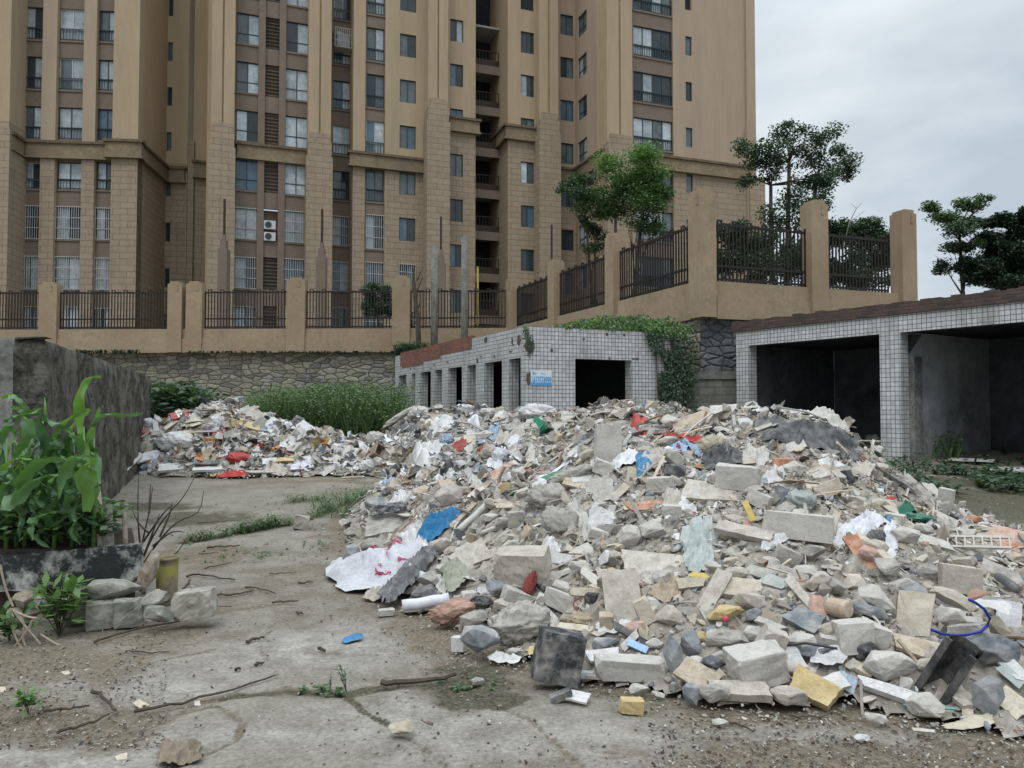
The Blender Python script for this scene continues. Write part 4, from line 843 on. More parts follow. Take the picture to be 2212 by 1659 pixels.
tree('shrub', (1590, 620), [(1570, 520, 30, 30), (1610, 530, 30, 32), (1650, 540, 30, 36), (1580, 575, 40, 30), (1640, 580, 40, 30), (1690, 560, 30, 40), (1730, 560, 25, 50)], 26, 'dark shrubs filling the panel just right of the fence corner', 4, 'dark', .16, 1.2, .05, cat='shrub', fat=1.3)
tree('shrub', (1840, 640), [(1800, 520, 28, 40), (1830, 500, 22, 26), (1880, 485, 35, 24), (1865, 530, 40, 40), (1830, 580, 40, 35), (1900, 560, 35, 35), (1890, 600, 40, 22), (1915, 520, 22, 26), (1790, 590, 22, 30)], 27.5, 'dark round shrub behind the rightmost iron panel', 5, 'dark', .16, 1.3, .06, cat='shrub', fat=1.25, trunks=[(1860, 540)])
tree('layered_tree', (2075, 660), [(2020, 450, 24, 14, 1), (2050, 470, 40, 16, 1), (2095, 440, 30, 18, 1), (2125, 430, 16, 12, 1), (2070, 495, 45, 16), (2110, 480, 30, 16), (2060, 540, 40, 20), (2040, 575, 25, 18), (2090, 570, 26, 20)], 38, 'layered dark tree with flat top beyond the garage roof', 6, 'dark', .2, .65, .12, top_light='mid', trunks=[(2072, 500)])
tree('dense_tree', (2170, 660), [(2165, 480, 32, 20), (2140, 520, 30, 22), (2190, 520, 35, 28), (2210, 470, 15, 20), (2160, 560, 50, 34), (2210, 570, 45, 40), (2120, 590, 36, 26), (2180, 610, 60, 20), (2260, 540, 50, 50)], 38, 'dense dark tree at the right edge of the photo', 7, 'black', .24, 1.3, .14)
tree('shrub', (815, 680), [(800, 640, 22, 22), (835, 640, 20, 22), (815, 622, 22, 12), (818, 665, 30, 20), (795, 670, 18, 16), (835, 670, 18, 18)], 36, 'round dark shrub behind the left fence panel', 8, 'dark', .16, 1, .06, cat='shrub')
m = MB(); rnd = random.Random(4)
p = [atY(*q) for q in ((1820, 540, 27), (1835, 480, 27), (1850, 450, 27), (1862, 438, 27))]; m.tube(p, [.03, .02, .012, .006], 5); m.tube([p[2], atY(1838, 440, 27)], [.01, .005], 4); m.tube([p[1], atY(1868, 455, 27)], [.012, .005], 4)
tag(m.build('bare_branch', mat('grey_bark', (.3, .27, .24))), 'pale leafless branch rising between the last two fence pillars', 'branch')
# ------------------------------------------------------------------ rubble: pieces
COL = dict(grey=(.31, .29, .26), lgrey=(.46, .435, .395), dust=(.41, .37, .315), white=(.56, .55, .54), bright=(.6, .6, .63), cream=(.5, .44, .34), tan=(.42, .34, .25), beige=(.46, .40, .31), brown=(.2, .125, .075), dbrown=(.1, .065, .045),
    blue=(.225, .24, .258), slate=(.13, .14, .153), black=(.022, .022, .025), dgrey=(.085, .085, .09), char=(.05, .052, .055), yellow=(.5, .385, .195), orange=(.5, .2, .07), red=(.42, .05, .045), dred=(.3, .07, .06), pink=(.45, .28, .22), terra=(.42, .2, .12), vblue=(.03, .17, .34), pblue=(.25, .4, .6), lblue=(.3, .38, .47), green=(.03, .15, .09), teal=(.1, .32, .28), purple=(.14, .1, .2), olive=(.3, .31, .24), gbag=(.33, .36, .34), cloth=(.42, .395, .355), vyellow=(.5, .36, .08))
def cmat(kind, c):
    col = COL[c] if isinstance(c, str) else c
    if kind == 'stone': return mat('stone_'+c, col, rough=.95, var=.2, scale=9, bump=.7, dist=.008, spec=.15, dust=.5 if c not in ('yellow',) else .15)
    if kind == 'wood': return mat('wood_'+c, col, rough=.85, var=.3, scale=14, bump=.4, dist=.004, dust=.45)
    if kind == 'cloth': return mat('cloth_'+c, col, rough=.85, var=.18, scale=7, bump=.7, dist=.02, dust=.3 if c in ('black', 'dgrey', 'cloth', 'gbag') else .08, spec=.2)
    return mat('plastic_'+c, col, rough=.45, var=.15, scale=8, bump=.15, dist=.004, dust=.25 if c in ('black', 'dgrey', 'char') else .08, spec=.4)
def hull(points):
    bm = bmesh.new()
    for p in points: bm.verts.new(p)
    r = bmesh.ops.convex_hull(bm, input=bm.verts)
    dead = [g for g in r['geom_interior'] if isinstance(g, bmesh.types.BMVert)] + [g for g in r['geom_unused'] if isinstance(g, bmesh.types.BMVert)]
    if dead: bmesh.ops.delete(bm, geom=list(set(dead)), context='VERTS')
    return bm
def finish(bm, bev, cuts, amp, freq, sm=False):
    if bev: bmesh.ops.dissolve_limit(bm, angle_limit=R(8), verts=bm.verts, edges=bm.edges); bmesh.ops.bevel(bm, geom=list(bm.edges)+list(bm.verts), offset=bev, segments=1, affect='EDGES', profile=.6, clamp_overlap=True)
    bmesh.ops.triangulate(bm, faces=bm.faces)
    if cuts: bmesh.ops.subdivide_edges(bm, edges=bm.edges, cuts=cuts, use_grid_fill=True)
    s = random.random()*90
    for v in bm.verts:
        n = v.normal; p = v.co*freq
        v.co += n*(noise.noise(p+Vector((s, 0, 0)))+.5*noise.noise(p*2.3+Vector((0, s, 0)))+.35*noise.noise(p*5+Vector((0, s, 4))))*amp
    bmesh.ops.recalc_face_normals(bm, faces=bm.faces)
    vs = [v.co.copy() for v in bm.verts]; bm.verts.ensure_lookup_table(); fs = [[v.index for v in f.verts] for f in bm.faces]
    bm.free(); return vs, fs
def g_block(w_, d, h, rnd, chip=.16):
    pts = []
    m = min(w_, d, h); m = m*1.0
    for sx in (-1, 1):
        for sy in (-1, 1):
            for sz in (-1, 1):
                c = m*chip*rnd.choice((.3, .5, .9, 2.2)); j = m*.08; p = Vector((sx*w_/2+rnd.uniform(-j, j), sy*d/2+rnd.uniform(-j, j), sz*h/2+rnd.uniform(-j, j)))
                pts += [p-Vector((sx*c, 0, 0)), p-Vector((0, sy*c*rnd.uniform(.5, 1.4), 0)), p-Vector((0, 0, sz*c))]
    bm = hull(pts); return finish(bm, m*.03, 4 if m > .12 else 2, m*.055, 2.6/m)
def g_rock(w_, d, h, rnd, n=11):
    pts = []
    for _ in range(n):
        v = Vector((rnd.gauss(0, 1), rnd.gauss(0, 1), rnd.gauss(0, 1))).normalized(); v = Vector([math.copysign(abs(q)**.6, q) for q in v]); v *= rnd.uniform(.86, 1.05)/max(1, .0+max(abs(q) for q in v))
        pts.append(Vector((v.x*w_/2, v.y*d/2, v.z*h/2)))
    for ax, e in ((0, w_), (1, d), (2, h)):
        for s_ in (-1, 1):
            p = Vector((rnd.uniform(-.12, .12)*w_, rnd.uniform(-.12, .12)*d, rnd.uniform(-.12, .12)*h)); p[ax] = s_*e/2; pts.append(p)
    m = min(w_, d, h); bm = hull(pts); return finish(bm, m*.03, 2, m*.05, 3/m)
def g_slab(w_, h, th, rnd, rough=.08, n=22, bend=.0):
    pts = []; per = []
    k = n//4; skew = rnd.uniform(-.12, .12)
    cs = [Vector((-1, -1)), Vector((1, -1)), Vector((1, 1)), Vector((-1, 1))]; cs = [Vector((c.x*(1+rnd.uniform(-rough, rough)*2)+skew*c.y, c.y*(1+rnd.uniform(-rough, rough)*2))) for c in cs]
    if rough > .06 and rnd.random() < .5: q = rnd.randrange(4); cs[q] *= rnd.uniform(.6, .85)
    for i in range(4):
        a, b = cs[i], cs[(i+1) % 4]
        for j in range(k): t = j/k; p = a.lerp(b, t); p = p*(1+(rnd.uniform(-rough, rough)*.6 if j else 0)); per.append(p)
    n = len(per); vs = []; fs = []
    rings = [(1, -th/2), (1, th/2)]
    def P(p, s_, z): x, y = p.x*w_/2*s_, p.y*h/2*s_; return Vector((x, y, z+bend*((x/w_*2)**2)*w_*.5+.25*th*noise.noise(Vector((x*14, y*14, z*9+n)))))
    for s_, z in rings:
        for p in per: vs.append(P(p, s_*(1+rnd.uniform(-.012, .012)), z))
    for j in range(n): fs.append((j, (j+1) % n, n+(j+1) % n, n+j))
    for z, flip in ((th/2, 0), (-th/2, 1)):
        base = n if not flip else 0; prev = [base+j for j in range(n)]
        for s_ in (.72, .4, .12):
            cur = []
            for p in per: cur.append(len(vs)); vs.append(P(p, s_, z))
            for j in range(n):
                f = (prev[j], prev[(j+1) % n], cur[(j+1) % n], cur[j]); fs.append(f if not flip else f[::-1])
            prev = cur
        fs.append(tuple(prev) if not flip else tuple(prev[::-1]))
    return vs, fs
def fold(p, s, st):
    q = Vector((p[0]*st[0]+s, p[1]*st[1]-s, s*.37)); w_ = noise.noise(q*.7+Vector((9, 2, 1)))
    q = q+Vector((w_, w_*.8, 0))*.9
    a = 1-min(1, abs(noise.noise(q))*3.2); b = 1-min(1, abs(noise.noise(q*2.1+Vector((3, 3, 3))))*3.0); c = 1-min(1, abs(noise.noise(q*4.6))*3)
    return a*.66+b*.3+c*.07
def g_bag(w_, d, h, rnd, n=46, puff=1.0):
    vs = []; fs = []; s = rnd.random()*80; m = n*5//8; st = (rnd.uniform(.8, 1.4), rnd.uniform(.8, 1.8))
    for j in range(m+1):
        ph = math.pi*j/m
        for i in range(n):
            t = 2*math.pi*i/n; v = Vector((math.sin(ph)*math.cos(t), math.sin(ph)*math.sin(t), math.cos(ph)))
            lo = 1+.22*noise.noise(v*1.3+Vector((s, 0, 0))); f = fold((v.x*3.0+v.z*1.4, v.y*3.0-v.z*1.6), s, st)
            r = lo*(.76+.34*f); vs.append(Vector((v.x*w_/2*r, v.y*d/2*r, v.z*h/2*r*puff)))
    for j in range(m):
        for i in range(n): fs.append((j*n+i, (j+1)*n+i, (j+1)*n+(i+1) % n, j*n+(i+1) % n))
    return vs, fs
RND = random.Random(21)
PLACED = []                                        # (x, y, half w, half h, rot, short name) in photo readings
def frame_at(x, y):
    d = ray(x, y); F = Vector((d.x, d.y, 0)).normalized(); Rr = Vector((F.y, -F.x, 0)); e = -math.atan2(d.z, math.hypot(d.x, d.y)); return F, Rr, e
def mk(name, vs, fs, mt, mat4=None, smooth=False, parent=None):
    if mat4 is not None:
        if isinstance(mat4, Matrix): vs = [mat4 @ v for v in vs]
    o = Vector(); 
    c = sum((Vector(v) for v in vs), Vector())/len(vs) if parent is None else Vector()
    m = MB(); m.add([Vector(v)-c for v in vs], fs); ob = m.build(name, mt, parent, smooth=smooth, loc=c if parent is None else None); return ob
def basis(c, X, Y, Z): return Matrix(((X.x, Y.x, Z.x, c.x), (X.y, Y.y, Z.y, c.y), (X.z, Y.z, Z.z, c.z), (0, 0, 0, 1)))
def contact(x, y, h_px):
    p = hitc(x, y+h_px/2); return p
def endpoints(x, y, w_, rot):
    a = R(rot); dx, dy = math.cos(a)*w_/2, -math.sin(a)*w_/2
    return (x-dx, y-dy), (x+dx, y+dy)
NAMES = dict(block=('concrete_block', 'stone', 'block'), rock=('rock', 'stone', 'rock'), slab=('board', 'wood', 'board'), sheet=('plastic_sheet', 'plastic', 'sheet'), bag=('sack', 'cloth', 'sack'), stick=('plank', 'wood', 'plank'), pipe=('pipe', 'plastic', 'pipe'))
def item(tile, zx, zy, zw, zh, rot, kind, col, label, name=None, cat=None, mk_=None, yaw=None, dep=.8, T=45, th=.02, lift=0, amp=1, short=None, smooth=None, rough=.08, bend=0, group=None, hgt=None):
    x = tile[0]*737.5+zx/3; y = tile[1]*553+zy/3; w_, h = zw/3, zh/3
    return item2(x, y, w_, h, rot, kind, col, label, name, cat, mk_, yaw, dep, T, th, lift, amp, smooth, rough, bend, group, hgt)
def item2(x, y, w_, h, rot, kind, col, label, name=None, cat=None, mk_=None, yaw=None, dep=.8, T=45, th=.02, lift=0, amp=1, smooth=None, rough=.08, bend=0, group=None, hgt=None):
    nm, mkind, ct = NAMES[kind]; nm = name or nm; ct = cat or nm.replace('_', ' ') if name else (cat or ct); mt = cmat(mk_ or mkind, col)
    F, Rr, e = frame_at(x, y); Z = Vector((0, 0, 1)); a = R(rot)
    if kind in ('block', 'rock', 'bag'):
        ca, sa = abs(math.cos(a)), abs(math.sin(a)); hproj = w_*sa+h*ca
        p = contact(x, y, hproj*.92); D = p.y; k = S*D/FPX; wm, hm = w_*k, h*k; dm = dep*min(wm, max(hm, wm*.6))
        hm = max(hm*.95-dm*math.sin(e)*.6, hm*.5)
        if hgt: hm = hgt
        g = {'block': lambda: g_block(wm, dm, hm, RND), 'rock': lambda: g_rock(wm, dm, hm, RND), 'bag': lambda: g_bag(wm*1.08, dm*1.1, hm*1.15, RND)}[kind]()
        yw = R(RND.uniform(-22, 22) if yaw is None else yaw)
        Rm = Matrix.Rotation(yw, 4, 'Z'); tilt = Matrix.Rotation(R(RND.uniform(-8, 8)), 4, 'X') if kind != 'bag' else Matrix()
        c = p+Z*(hproj*k*.44+lift)+F*dm*.32
        MM = basis(c, Rr, F, Z) @ Matrix.Rotation(-a, 4, 'Y') @ Rm @ tilt
        ob = mk(nm, *g, mt, MM, smooth=(kind == 'bag') if smooth is None else smooth)
    elif kind == 'slab':
        p = hitc(x, y); D = p.y; k = S*D/FPX; wm = w_*k; Tr = R(T); f = max(.35, math.sin(Tr+e)); hm = h*k/f if abs(math.sin(a)) < .75 else h*k
        U = F*math.cos(Tr)+Z*math.sin(Tr); Nn = Rr.cross(U); c = p+Nn*(.04+lift)-F*.0+Z*lift
        if abs(math.sin(a)) >= .75: wm = w_*k/f
        MM = basis(c, Rr, U, Nn) @ Matrix.Rotation(a, 4, 'Z')
        ob = mk(nm, *g_slab(wm, hm, th, RND, rough, bend=bend), mt, MM)
    elif kind in ('stick', 'pipe'):
        (x1, y1), (x2, y2) = endpoints(x, y, w_, rot); p1, p2 = hitc(x1, y1), hitc(x2, y2); D = (p1.y+p2.y)/2; k = S*D/FPX
        if abs(p1.y-p2.y) > w_*k*1.6: p2 = p1+(p2-p1)*(w_*k*1.6/abs(p1.y-p2.y))
        r = h*k/2; n_ = Z*(r*.8+.03+lift); p1, p2 = p1+n_, p2+n_
        n = 7; pts = [p1.lerp(p2, i/(n-1)) for i in range(n)]
        for i, q in enumerate(pts): q.z = max(q.z, top(q.x, q.y)+r*.4); q += Vector((RND.uniform(-1, 1), RND.uniform(-1, 1), RND.uniform(-1, 1)))*r*.12
        if kind == 'pipe': m = MB(); m.tube(pts, r, 12); ob = mk(nm, m.v, m.f, mt, smooth=True)
        else:
            X = (p2-p1); Ln = X.length; X.normalize(); Yd = Z.cross(X).normalized(); Nn = X.cross(Yd); mm = MB(); c = (p1+p2)/2
            tt = max(.008, r*2*(.35 if h*k > .05 else .8)); g = g_slab(Ln, r*2, tt, RND, .02, n=16)
            tw = Matrix.Rotation(R(RND.uniform(20, 60)), 4, 'X'); ob = mk(nm, *g, mt, basis(c, X, Yd, Nn) @ tw)
    elif kind == 'sheet':
        P = hitc(x, y); D = P.y; k = S*D/FPX; 
        (x1, y1), (x2, y2) = endpoints(x, y, w_, rot); q1, q2 = hitc(x1, y1), hitc(x2, y2); A = (q2-q1); A.z = 0
        (x3, y3), (x4, y4) = endpoints(x, y, h, rot+90); q3, q4 = hitc(x3, y3), hitc(x4, y4); B_ = (q4-q3); B_.z = 0
        la, lb = w_*k, h*k
        if A.length > la*2.2: A *= la*2.2/A.length
        if B_.length > lb*3: B_ *= lb*3/B_.length
        if A.length < la*.4: A = Rr*la
        if B_.length < lb*.5: B_ = F*lb
        cA = (q1+q2)/2; P = Vector((P.x, P.y, 0)); nx, ny = 34, 26; s = RND.random()*70; m_ = min(A.length, B_.length); am = min(.1, .3*m_)*amp; stf = (RND.uniform(1.6, 3)/max(.25, m_)*.5, RND.uniform(1.6, 4)/max(.25, m_)*.5)
        vs = []; fs = []; hs = []; ang = RND.uniform(-.6, .6)
        for j in range(ny):
            for i in range(nx):
                a_, b_ = i/(nx-1)*2-1, j/(ny-1)*2-1
                r_ = max(abs(a_), abs(b_)); th_ = math.atan2(b_, a_); sq = r_/max(1e-6, math.hypot(a_, b_)); f_ = 1.0-(1-sq)*.55
                o_ = 1+.30*noise.noise(Vector((math.cos(th_)*1.6, math.sin(th_)*1.6, s)))+.08*noise.noise(Vector((math.cos(th_)*4, math.sin(th_)*4, s)))*r_
                a_ *= f_*o_; b_ *= f_*o_
                q = P+A*(a_/2)+B_*(b_/2)
                cx, cy = q.x*math.cos(ang)-q.y*math.sin(ang), q.x*math.sin(ang)+q.y*math.cos(ang)
                fz = fold((cx*2, cy*2), s, stf)*am*(1-.55*max(0, r_-.6)/.4)
                fz += .16*min(m_, .9)*amp*max(0, 1-r_*r_)*(.6+.8*noise.noise(Vector((q.x*3, q.y*3, s)))); vs.append(Vector((q.x+noise.noise(q*5)*.02, q.y+noise.noise(q*5+Vector((5, 5, 5)))*.02, top(q.x, q.y)+.01+lift+fz)))
        fs = [(j*nx+i, j*nx+i+1, (j+1)*nx+i+1, (j+1)*nx+i) for j in range(ny-1) for i in range(nx-1)]
        ob = mk(nm, vs, fs, mt, smooth=True)
    tag(ob, label, ct, group)
    PLACED.append((x, y, w_/2, h/2, rot, label)); return ob
t11, t21, t22, t12, t01, t02 = (1, 1), (2, 1), (2, 2), (1, 2), (0, 1), (0, 2)
def I(*a, **k): return item(*a, **k)
# --- top middle of the main heap
I(t11, 1270, 965, 240, 105, 0, 'bag', 'white', 'big dirty white plastic bag bulging on the crest below the phone number notice', 'plastic_bag', mk_='plastic')
I(t11, 820, 968, 95, 65, 0, 'bag', 'white', 'small white bag standing up on the crest before the shed doorways', 'plastic_bag', mk_='plastic')
I(t11, 380, 1035, 260, 40, 33, 'bag', 'cloth', 'long grey rolled cloth at the left end of the main heap crest', 'rolled_cloth', dep=.3)
I(t11, 290, 1052, 80, 62, 0, 'bag', 'pblue', 'blue and white plastic bag beside the weeds at the heap end', 'plastic_bag', mk_='plastic')
I(t11, 190, 1115, 55, 35, 0, 'bag', 'pblue', 'small pale blue plastic scrap left of the blue bag', 'plastic_bag', mk_='plastic')
I(t11, 225, 1185, 140, 95, 0, 'bag', 'lgrey', 'full off white sack above the wooden drawer')
I(t11, 120, 1245, 90, 50, 0, 'sheet', 'white', 'white plastic left of the off white sack')
I(t11, 30, 1225, 70, 20, -10, 'pipe', 'pblue', 'short pale blue pipe at the far left of the main heap')
I(t11, 55, 1310, 95, 60, 15, 'sheet', 'black', 'curved black plastic scrap beside the wooden drawer')
I(t11, 180, 1360, 140, 85, 0, 'bag', 'white', 'crumpled white plastic bag just below the wooden drawer', 'plastic_bag', mk_='plastic')
I(t11, 305, 1418, 175, 15, 0, 'stick', 'tan', 'thin flat brown plank lying on the ground under the drawer')
I(t11, 75, 1450, 150, 12, 3, 'stick', 'tan', 'thin tan lath lying on the ground left of the teal scrap')
I(t11, 295, 1458, 95, 24, 0, 'sheet', 'teal', 'small teal plastic scrap on the ground at the heap edge', amp=.4)
I(t11, 520, 1320, 240, 150, 10, 'sheet', 'white', 'white crumpled plastic spread right of the wooden drawer')
I(t11, 640, 1095, 210, 80, 8, 'sheet', 'white', 'white plastic sheet above the black tray')
I(t11, 500, 1010, 130, 70, 10, 'bag', 'lgrey', 'dusty white bag on the crest right of the rolled cloth', 'plastic_bag', mk_='plastic')
I(t11, 860, 1085, 160, 75, -5, 'sheet', 'bright', 'clean white plastic sheet near the blue striped cloth')
I(t11, 690, 1190, 100, 80, 0, 'bag', 'lblue', 'bluish white knotted bag right of the black tray', 'plastic_bag', mk_='plastic')
I(t11, 600, 1245, 190, 65, 5, 'sheet', 'white', 'white plastic below the black tray')
I(t11, 950, 1005, 150, 55, 0, 'bag', 'lgrey', 'dusty white bag on the crest left of the big dirty white bag', 'plastic_bag', mk_='plastic')
I(t11, 585, 1152, 130, 26, 0, 'slab', 'black', 'flat black plastic tray on the left part of the heap', 'tray', mk_='plastic', T=25)
I(t11, 720, 1020, 160, 26, -8, 'sheet', 'black', 'black plastic strip under the crest bags', amp=.6)
I(t11, 545, 1103, 95, 30, 45, 'bag', 'yellow', 'ochre yellow foam strip between the dark scraps', 'foam_piece', mk_='cloth')
I(t11, 430, 1125, 120, 40, 15, 'sheet', 'dgrey', 'dark grey cloth scraps left of the ochre foam strip')
I(t11, 625, 1055, 85, 60, 10, 'slab', 'tan', 'brown cardboard piece next to the green packet', 'cardboard', T=55, th=.01)
I(t11, 650, 1068, 36, 42, 0, 'slab', 'teal', 'small green packet in front of the brown cardboard', 'packet', mk_='plastic', T=65, th=.02)
I(t11, 785, 1228, 140, 55, 32, 'sheet', 'dred', 'red striped woven cloth in the white plastic area', mk_='cloth')
I(t11, 915, 1256, 55, 45, 0, 'bag', 'red', 'small bright red cloth ball beside the dusty round sack', 'rag')
I(t11, 960, 1275, 120, 110, 0, 'bag', 'dust', 'dusty round sack right of the small bright red cloth ball')
I(t11, 990, 1150, 130, 90, -35, 'sheet', 'lblue', 'blue and white striped cloth below the crest', mk_='cloth')
I(t11, 1110, 1000, 50, 30, 0, 'bag', 'dred', 'small dark red scrap on the crest', 'rag')
I(t11, 1060, 1080, 60, 150, 0, 'sheet', 'lgrey', 'long dusty white cloth hanging down the slope', mk_='cloth')
I(t11, 1140, 1150, 120, 120, 0, 'sheet', 'cloth', 'dusty beige cloth below the big dirty white bag', mk_='cloth')
I(t11, 780, 1345, 100, 18, 25, 'stick', 'red', 'thin red ribbon on the left slope', mk_='plastic')
I(t11, 1030, 1415, 270, 55, 37, 'slab', 'pink', 'long pinkish brown plywood board sloping across the middle', T=40, th=.015, rough=.05)
I(t11, 1000, 1540, 110, 26, 42, 'stick', 'terra', 'short reddish timber stub below the long plywood board')
I(t11, 890, 1530, 120, 50, 50, 'slab', 'tan', 'tan board left of the short reddish timber stub', T=45, th=.015)
I(t11, 1390, 1400, 330, 34, 30, 'sheet', 'bright', 'white and green plastic wrapper sloping in the middle', 'wrapper', amp=.5)
I(t11, 1330, 1445, 170, 26, 28, 'sheet', 'green', 'green lower edge of a torn wrapper in the middle', 'wrapper', amp=.5)
I(t11, 1725, 1212, 158, 270, -2, 'block', 'lgrey', 'tall pale concrete block standing upright near the crest', dep=.5, yaw=12)
I(t11, 1935, 1112, 180, 75, -15, 'sheet', 'red', 'bright red plastic bag right of the tall standing block', 'plastic_bag')
I(t11, 2000, 1165, 230, 40, -12, 'sheet', 'cloth', 'dusty cloth under the bright red bag', mk_='cloth')
I(t11, 1850, 1350, 230, 100, 15, 'sheet', 'bright', 'white plastic bag with blue print below the tall block', 'plastic_bag')
I(t11, 1960, 1340, 110, 110, 0, 'sheet', 'vblue', 'bright blue printed panel of the white plastic bag', 'plastic_bag', lift=.02)
I(t11, 1965, 980, 55, 35, 30, 'bag', 'vblue', 'small blue scrap near the crest right of the dark doorway', 'rag')
I(t11, 1860, 975, 95, 26, 55, 'stick', 'brown', 'brown timber stub sticking up near the crest')
I(t11, 1720, 893, 240, 50, 3, 'sheet', 'white', 'white and grey crumpled sheets on the crest before the dark doorway')
I(t11, 1790, 905, 90, 30, 0, 'sheet', 'dgrey', 'dark grey scrap on the crest before the dark doorway')
I(t11, 1330, 1565, 270, 180, 0, 'bag', 'cloth', 'large dusty grey full sack in the centre of the heap', dep=.7)
I(t11, 1470, 1420, 330, 80, 22, 'bag', 'cloth', 'long dusty sack lying above the large centre sack', dep=.3)
I(t11, 1680, 1530, 180, 210, 20, 'sheet', 'cloth', 'large dusty cloth draped right of the centre sack', mk_='cloth')
I(t11, 690, 1550, 200, 170, 0, 'rock', 'dust', 'large dusty lump left of the reddish timber stub')
I(t11, 235, 1610, 190, 105, 0, 'rock', 'blue', 'smooth bluish grey rock at the left foot of the slope')
I(t11, 385, 1640, 160, 60, 12, 'slab', 'dgrey', 'dark square panel beside the smooth bluish rock', T=30, th=.02)
I(t11, 1065, 1500, 62, 62, 10, 'block', 'yellow', 'pale yellow brick above the dusty pipes', 'brick', 'brick')
I(t11, 690, 1490, 115, 45, 5, 'slab', 'tan', 'tan board on top of the large dusty lump', T=35)
I(t11, 820, 1500, 85, 55, 20, 'slab', 'dred', 'dull red board right of the large dusty lump')
I(t11, 1880, 1450, 65, 155, 0, 'slab', 'beige', 'upright beige cardboard flap below the blue printed bag', 'cardboard', T=70, th=.01)
I(t11, 1530, 1495, 210, 60, -18, 'slab', 'tan', 'brown broken plywood between dusty sacks', T=35, th=.02)
I(t11, 1980, 1640, 240, 55, 8, 'slab', 'terra', 'reddish brown flat board under the grey dust', T=35)
I(t11, 1390, 1135, 18, 95, 10, 'slab', 'white', 'white stick with a red end near the crest', 'lath', T=70, th=.015)
I(t11, 1345, 1190, 85, 65, 0, 'rock', 'grey', 'small grey rock near the white stick')
I(t11, 1590, 1292, 115, 95, 0, 'rock', 'dust', 'rounded dusty rock left of the tall block base')
I(t11, 1590, 1200, 170, 40, 42, 'slab', 'dgrey', 'dark weathered board leaning left of the tall block', T=50)
I(t11, 1290, 1295, 110, 30, 8, 'slab', 'beige', 'pale timber offcut left of the rounded dusty rock', T=40, th=.04)
I(t11, 1460, 1060, 100, 60, 0, 'sheet', 'lgrey', 'pale crumpled paper near the crest centre')
I(t11, 1250, 1085, 120, 50, 10, 'slab', 'white', 'white plaster sheet left of the crest centre', 'plaster_sheet', T=50)
I(t11, 1560, 1005, 90, 50, 0, 'rock', 'grey', 'grey lump below the crest sheets')
I(t11, 2140, 1180, 130, 45, -10, 'sheet', 'dred', 'dark red woven cloth below the big tan board', mk_='cloth')
I(t11, 1030, 1285, 105, 110, 10, 'bag', 'bright', 'white plastic bag with dark purple writing', 'plastic_bag', mk_='plastic')
I(t11, 990, 1370, 130, 60, -10, 'sheet', 'bright', 'white plastic below the bag with purple writing')
# --- top right
I(t21, 70, 1085, 270, 90, 24, 'slab', 'tan', 'big tan particle board leaning near the crest', T=50, th=.03)
I(t21, 150, 1085, 120, 30, 30, 'slab', 'beige', 'tan board edge lying over the big tan board', T=50, th=.03)
I(t21, 560, 970, 230, 90, 20, 'sheet', 'white', 'white cloth peak on the right crest before the garage', mk_='cloth')
I(t21, 720, 975, 270, 130, -25, 'sheet', 'white', 'white cloth draped over the right crest before the garage', mk_='cloth')
I(t21, 270, 1010, 160, 50, 10, 'slab', 'lgrey', 'pale flat plaster sheet on the crest before the low block wall', 'plaster_sheet', T=35)
I(t21, 140, 1000, 100, 60, 0, 'rock', 'lgrey', 'pale lump on the crest left of the flat plaster sheet')
I(t21, 935, 980, 145, 24, -3, 'sheet', 'pblue', 'torn blue net scrap on the right crest', 'net_scrap', amp=.6)
I(t21, 950, 1055, 260, 110, -20, 'sheet', 'lgrey', 'dusty sheet on the right shoulder of the heap')
I(t21, 700, 1110, 520, 50, -8, 'sheet', 'dgrey', 'dark grey plastic layers below the white cloth', amp=.8)
I(t21, 850, 1200, 600, 130, -8, 'sheet', 'black', 'big black tarpaulin folded across the right crest', 'tarpaulin', 'tarpaulin', amp=1.2)
I(t21, 1090, 1290, 170, 60, -40, 'sheet', 'dgrey', 'lower end of a folded black tarpaulin on the right slope', 'tarpaulin', 'tarpaulin')
I(t21, 190, 1225, 165, 130, 0, 'bag', 'cream', 'crumpled cream cloth below the big tan board', 'rag', 'cloth', dep=.5)
I(t21, 45, 1195, 160, 35, -8, 'sheet', 'red', 'red cloth strip under the big tan board', mk_='cloth', amp=.7)
I(t21, 75, 1265, 200, 45, -35, 'sheet', 'lblue', 'light blue cloth beside the black plastic bag', mk_='cloth')
I(t21, -30, 1255, 110, 60, 5, 'sheet', 'pblue', 'blue printed bag at the centre of the heap right of the tall block', 'plastic_bag')
I(t21, 255, 1345, 270, 120, 8, 'sheet', 'black', 'shiny black rubber sheet above the pale square block', 'rubber_sheet', amp=1.2)
I(t21, 358, 1435, 272, 165, -5, 'block', 'lgrey', 'pale square concrete block on the upper slope', dep=.6, yaw=-14)
I(t21, 470, 1300, 190, 110, 10, 'sheet', 'lgrey', 'pale crumpled paper right of the black rubber sheet')
I(t21, 720, 1250, 140, 60, 25, 'slab', 'lgrey', 'pale pointed flap below the black tarpaulin', 'cardboard', T=45, th=.01)
I(t21, 655, 1362, 130, 105, -5, 'block', 'terra', 'broken orange brick with mortar right of the pale square block', 'brick', 'brick')
I(t21, 185, 1552, 350, 125, -5, 'slab', 'dust', 'wide ridged grey cement sheet under the pale square block', 'cement_sheet', T=28, th=.03)
I(t21, 92, 1600, 24, 46, 0, 'slab', 'white', 'small white card on the ridged cement sheet', 'card', T=60, th=.006, lift=.05)
I(t21, 645, 1575, 100, 130, -20, 'slab', 'slate', 'dark slate piece standing right of the ridged cement sheet', 'slate', mk_='stone', T=65, th=.03)
I(t21, 765, 1590, 170, 150, 0, 'bag', 'gbag', 'clear plastic bag full of air right of the dark slate', 'plastic_bag', mk_='plastic')
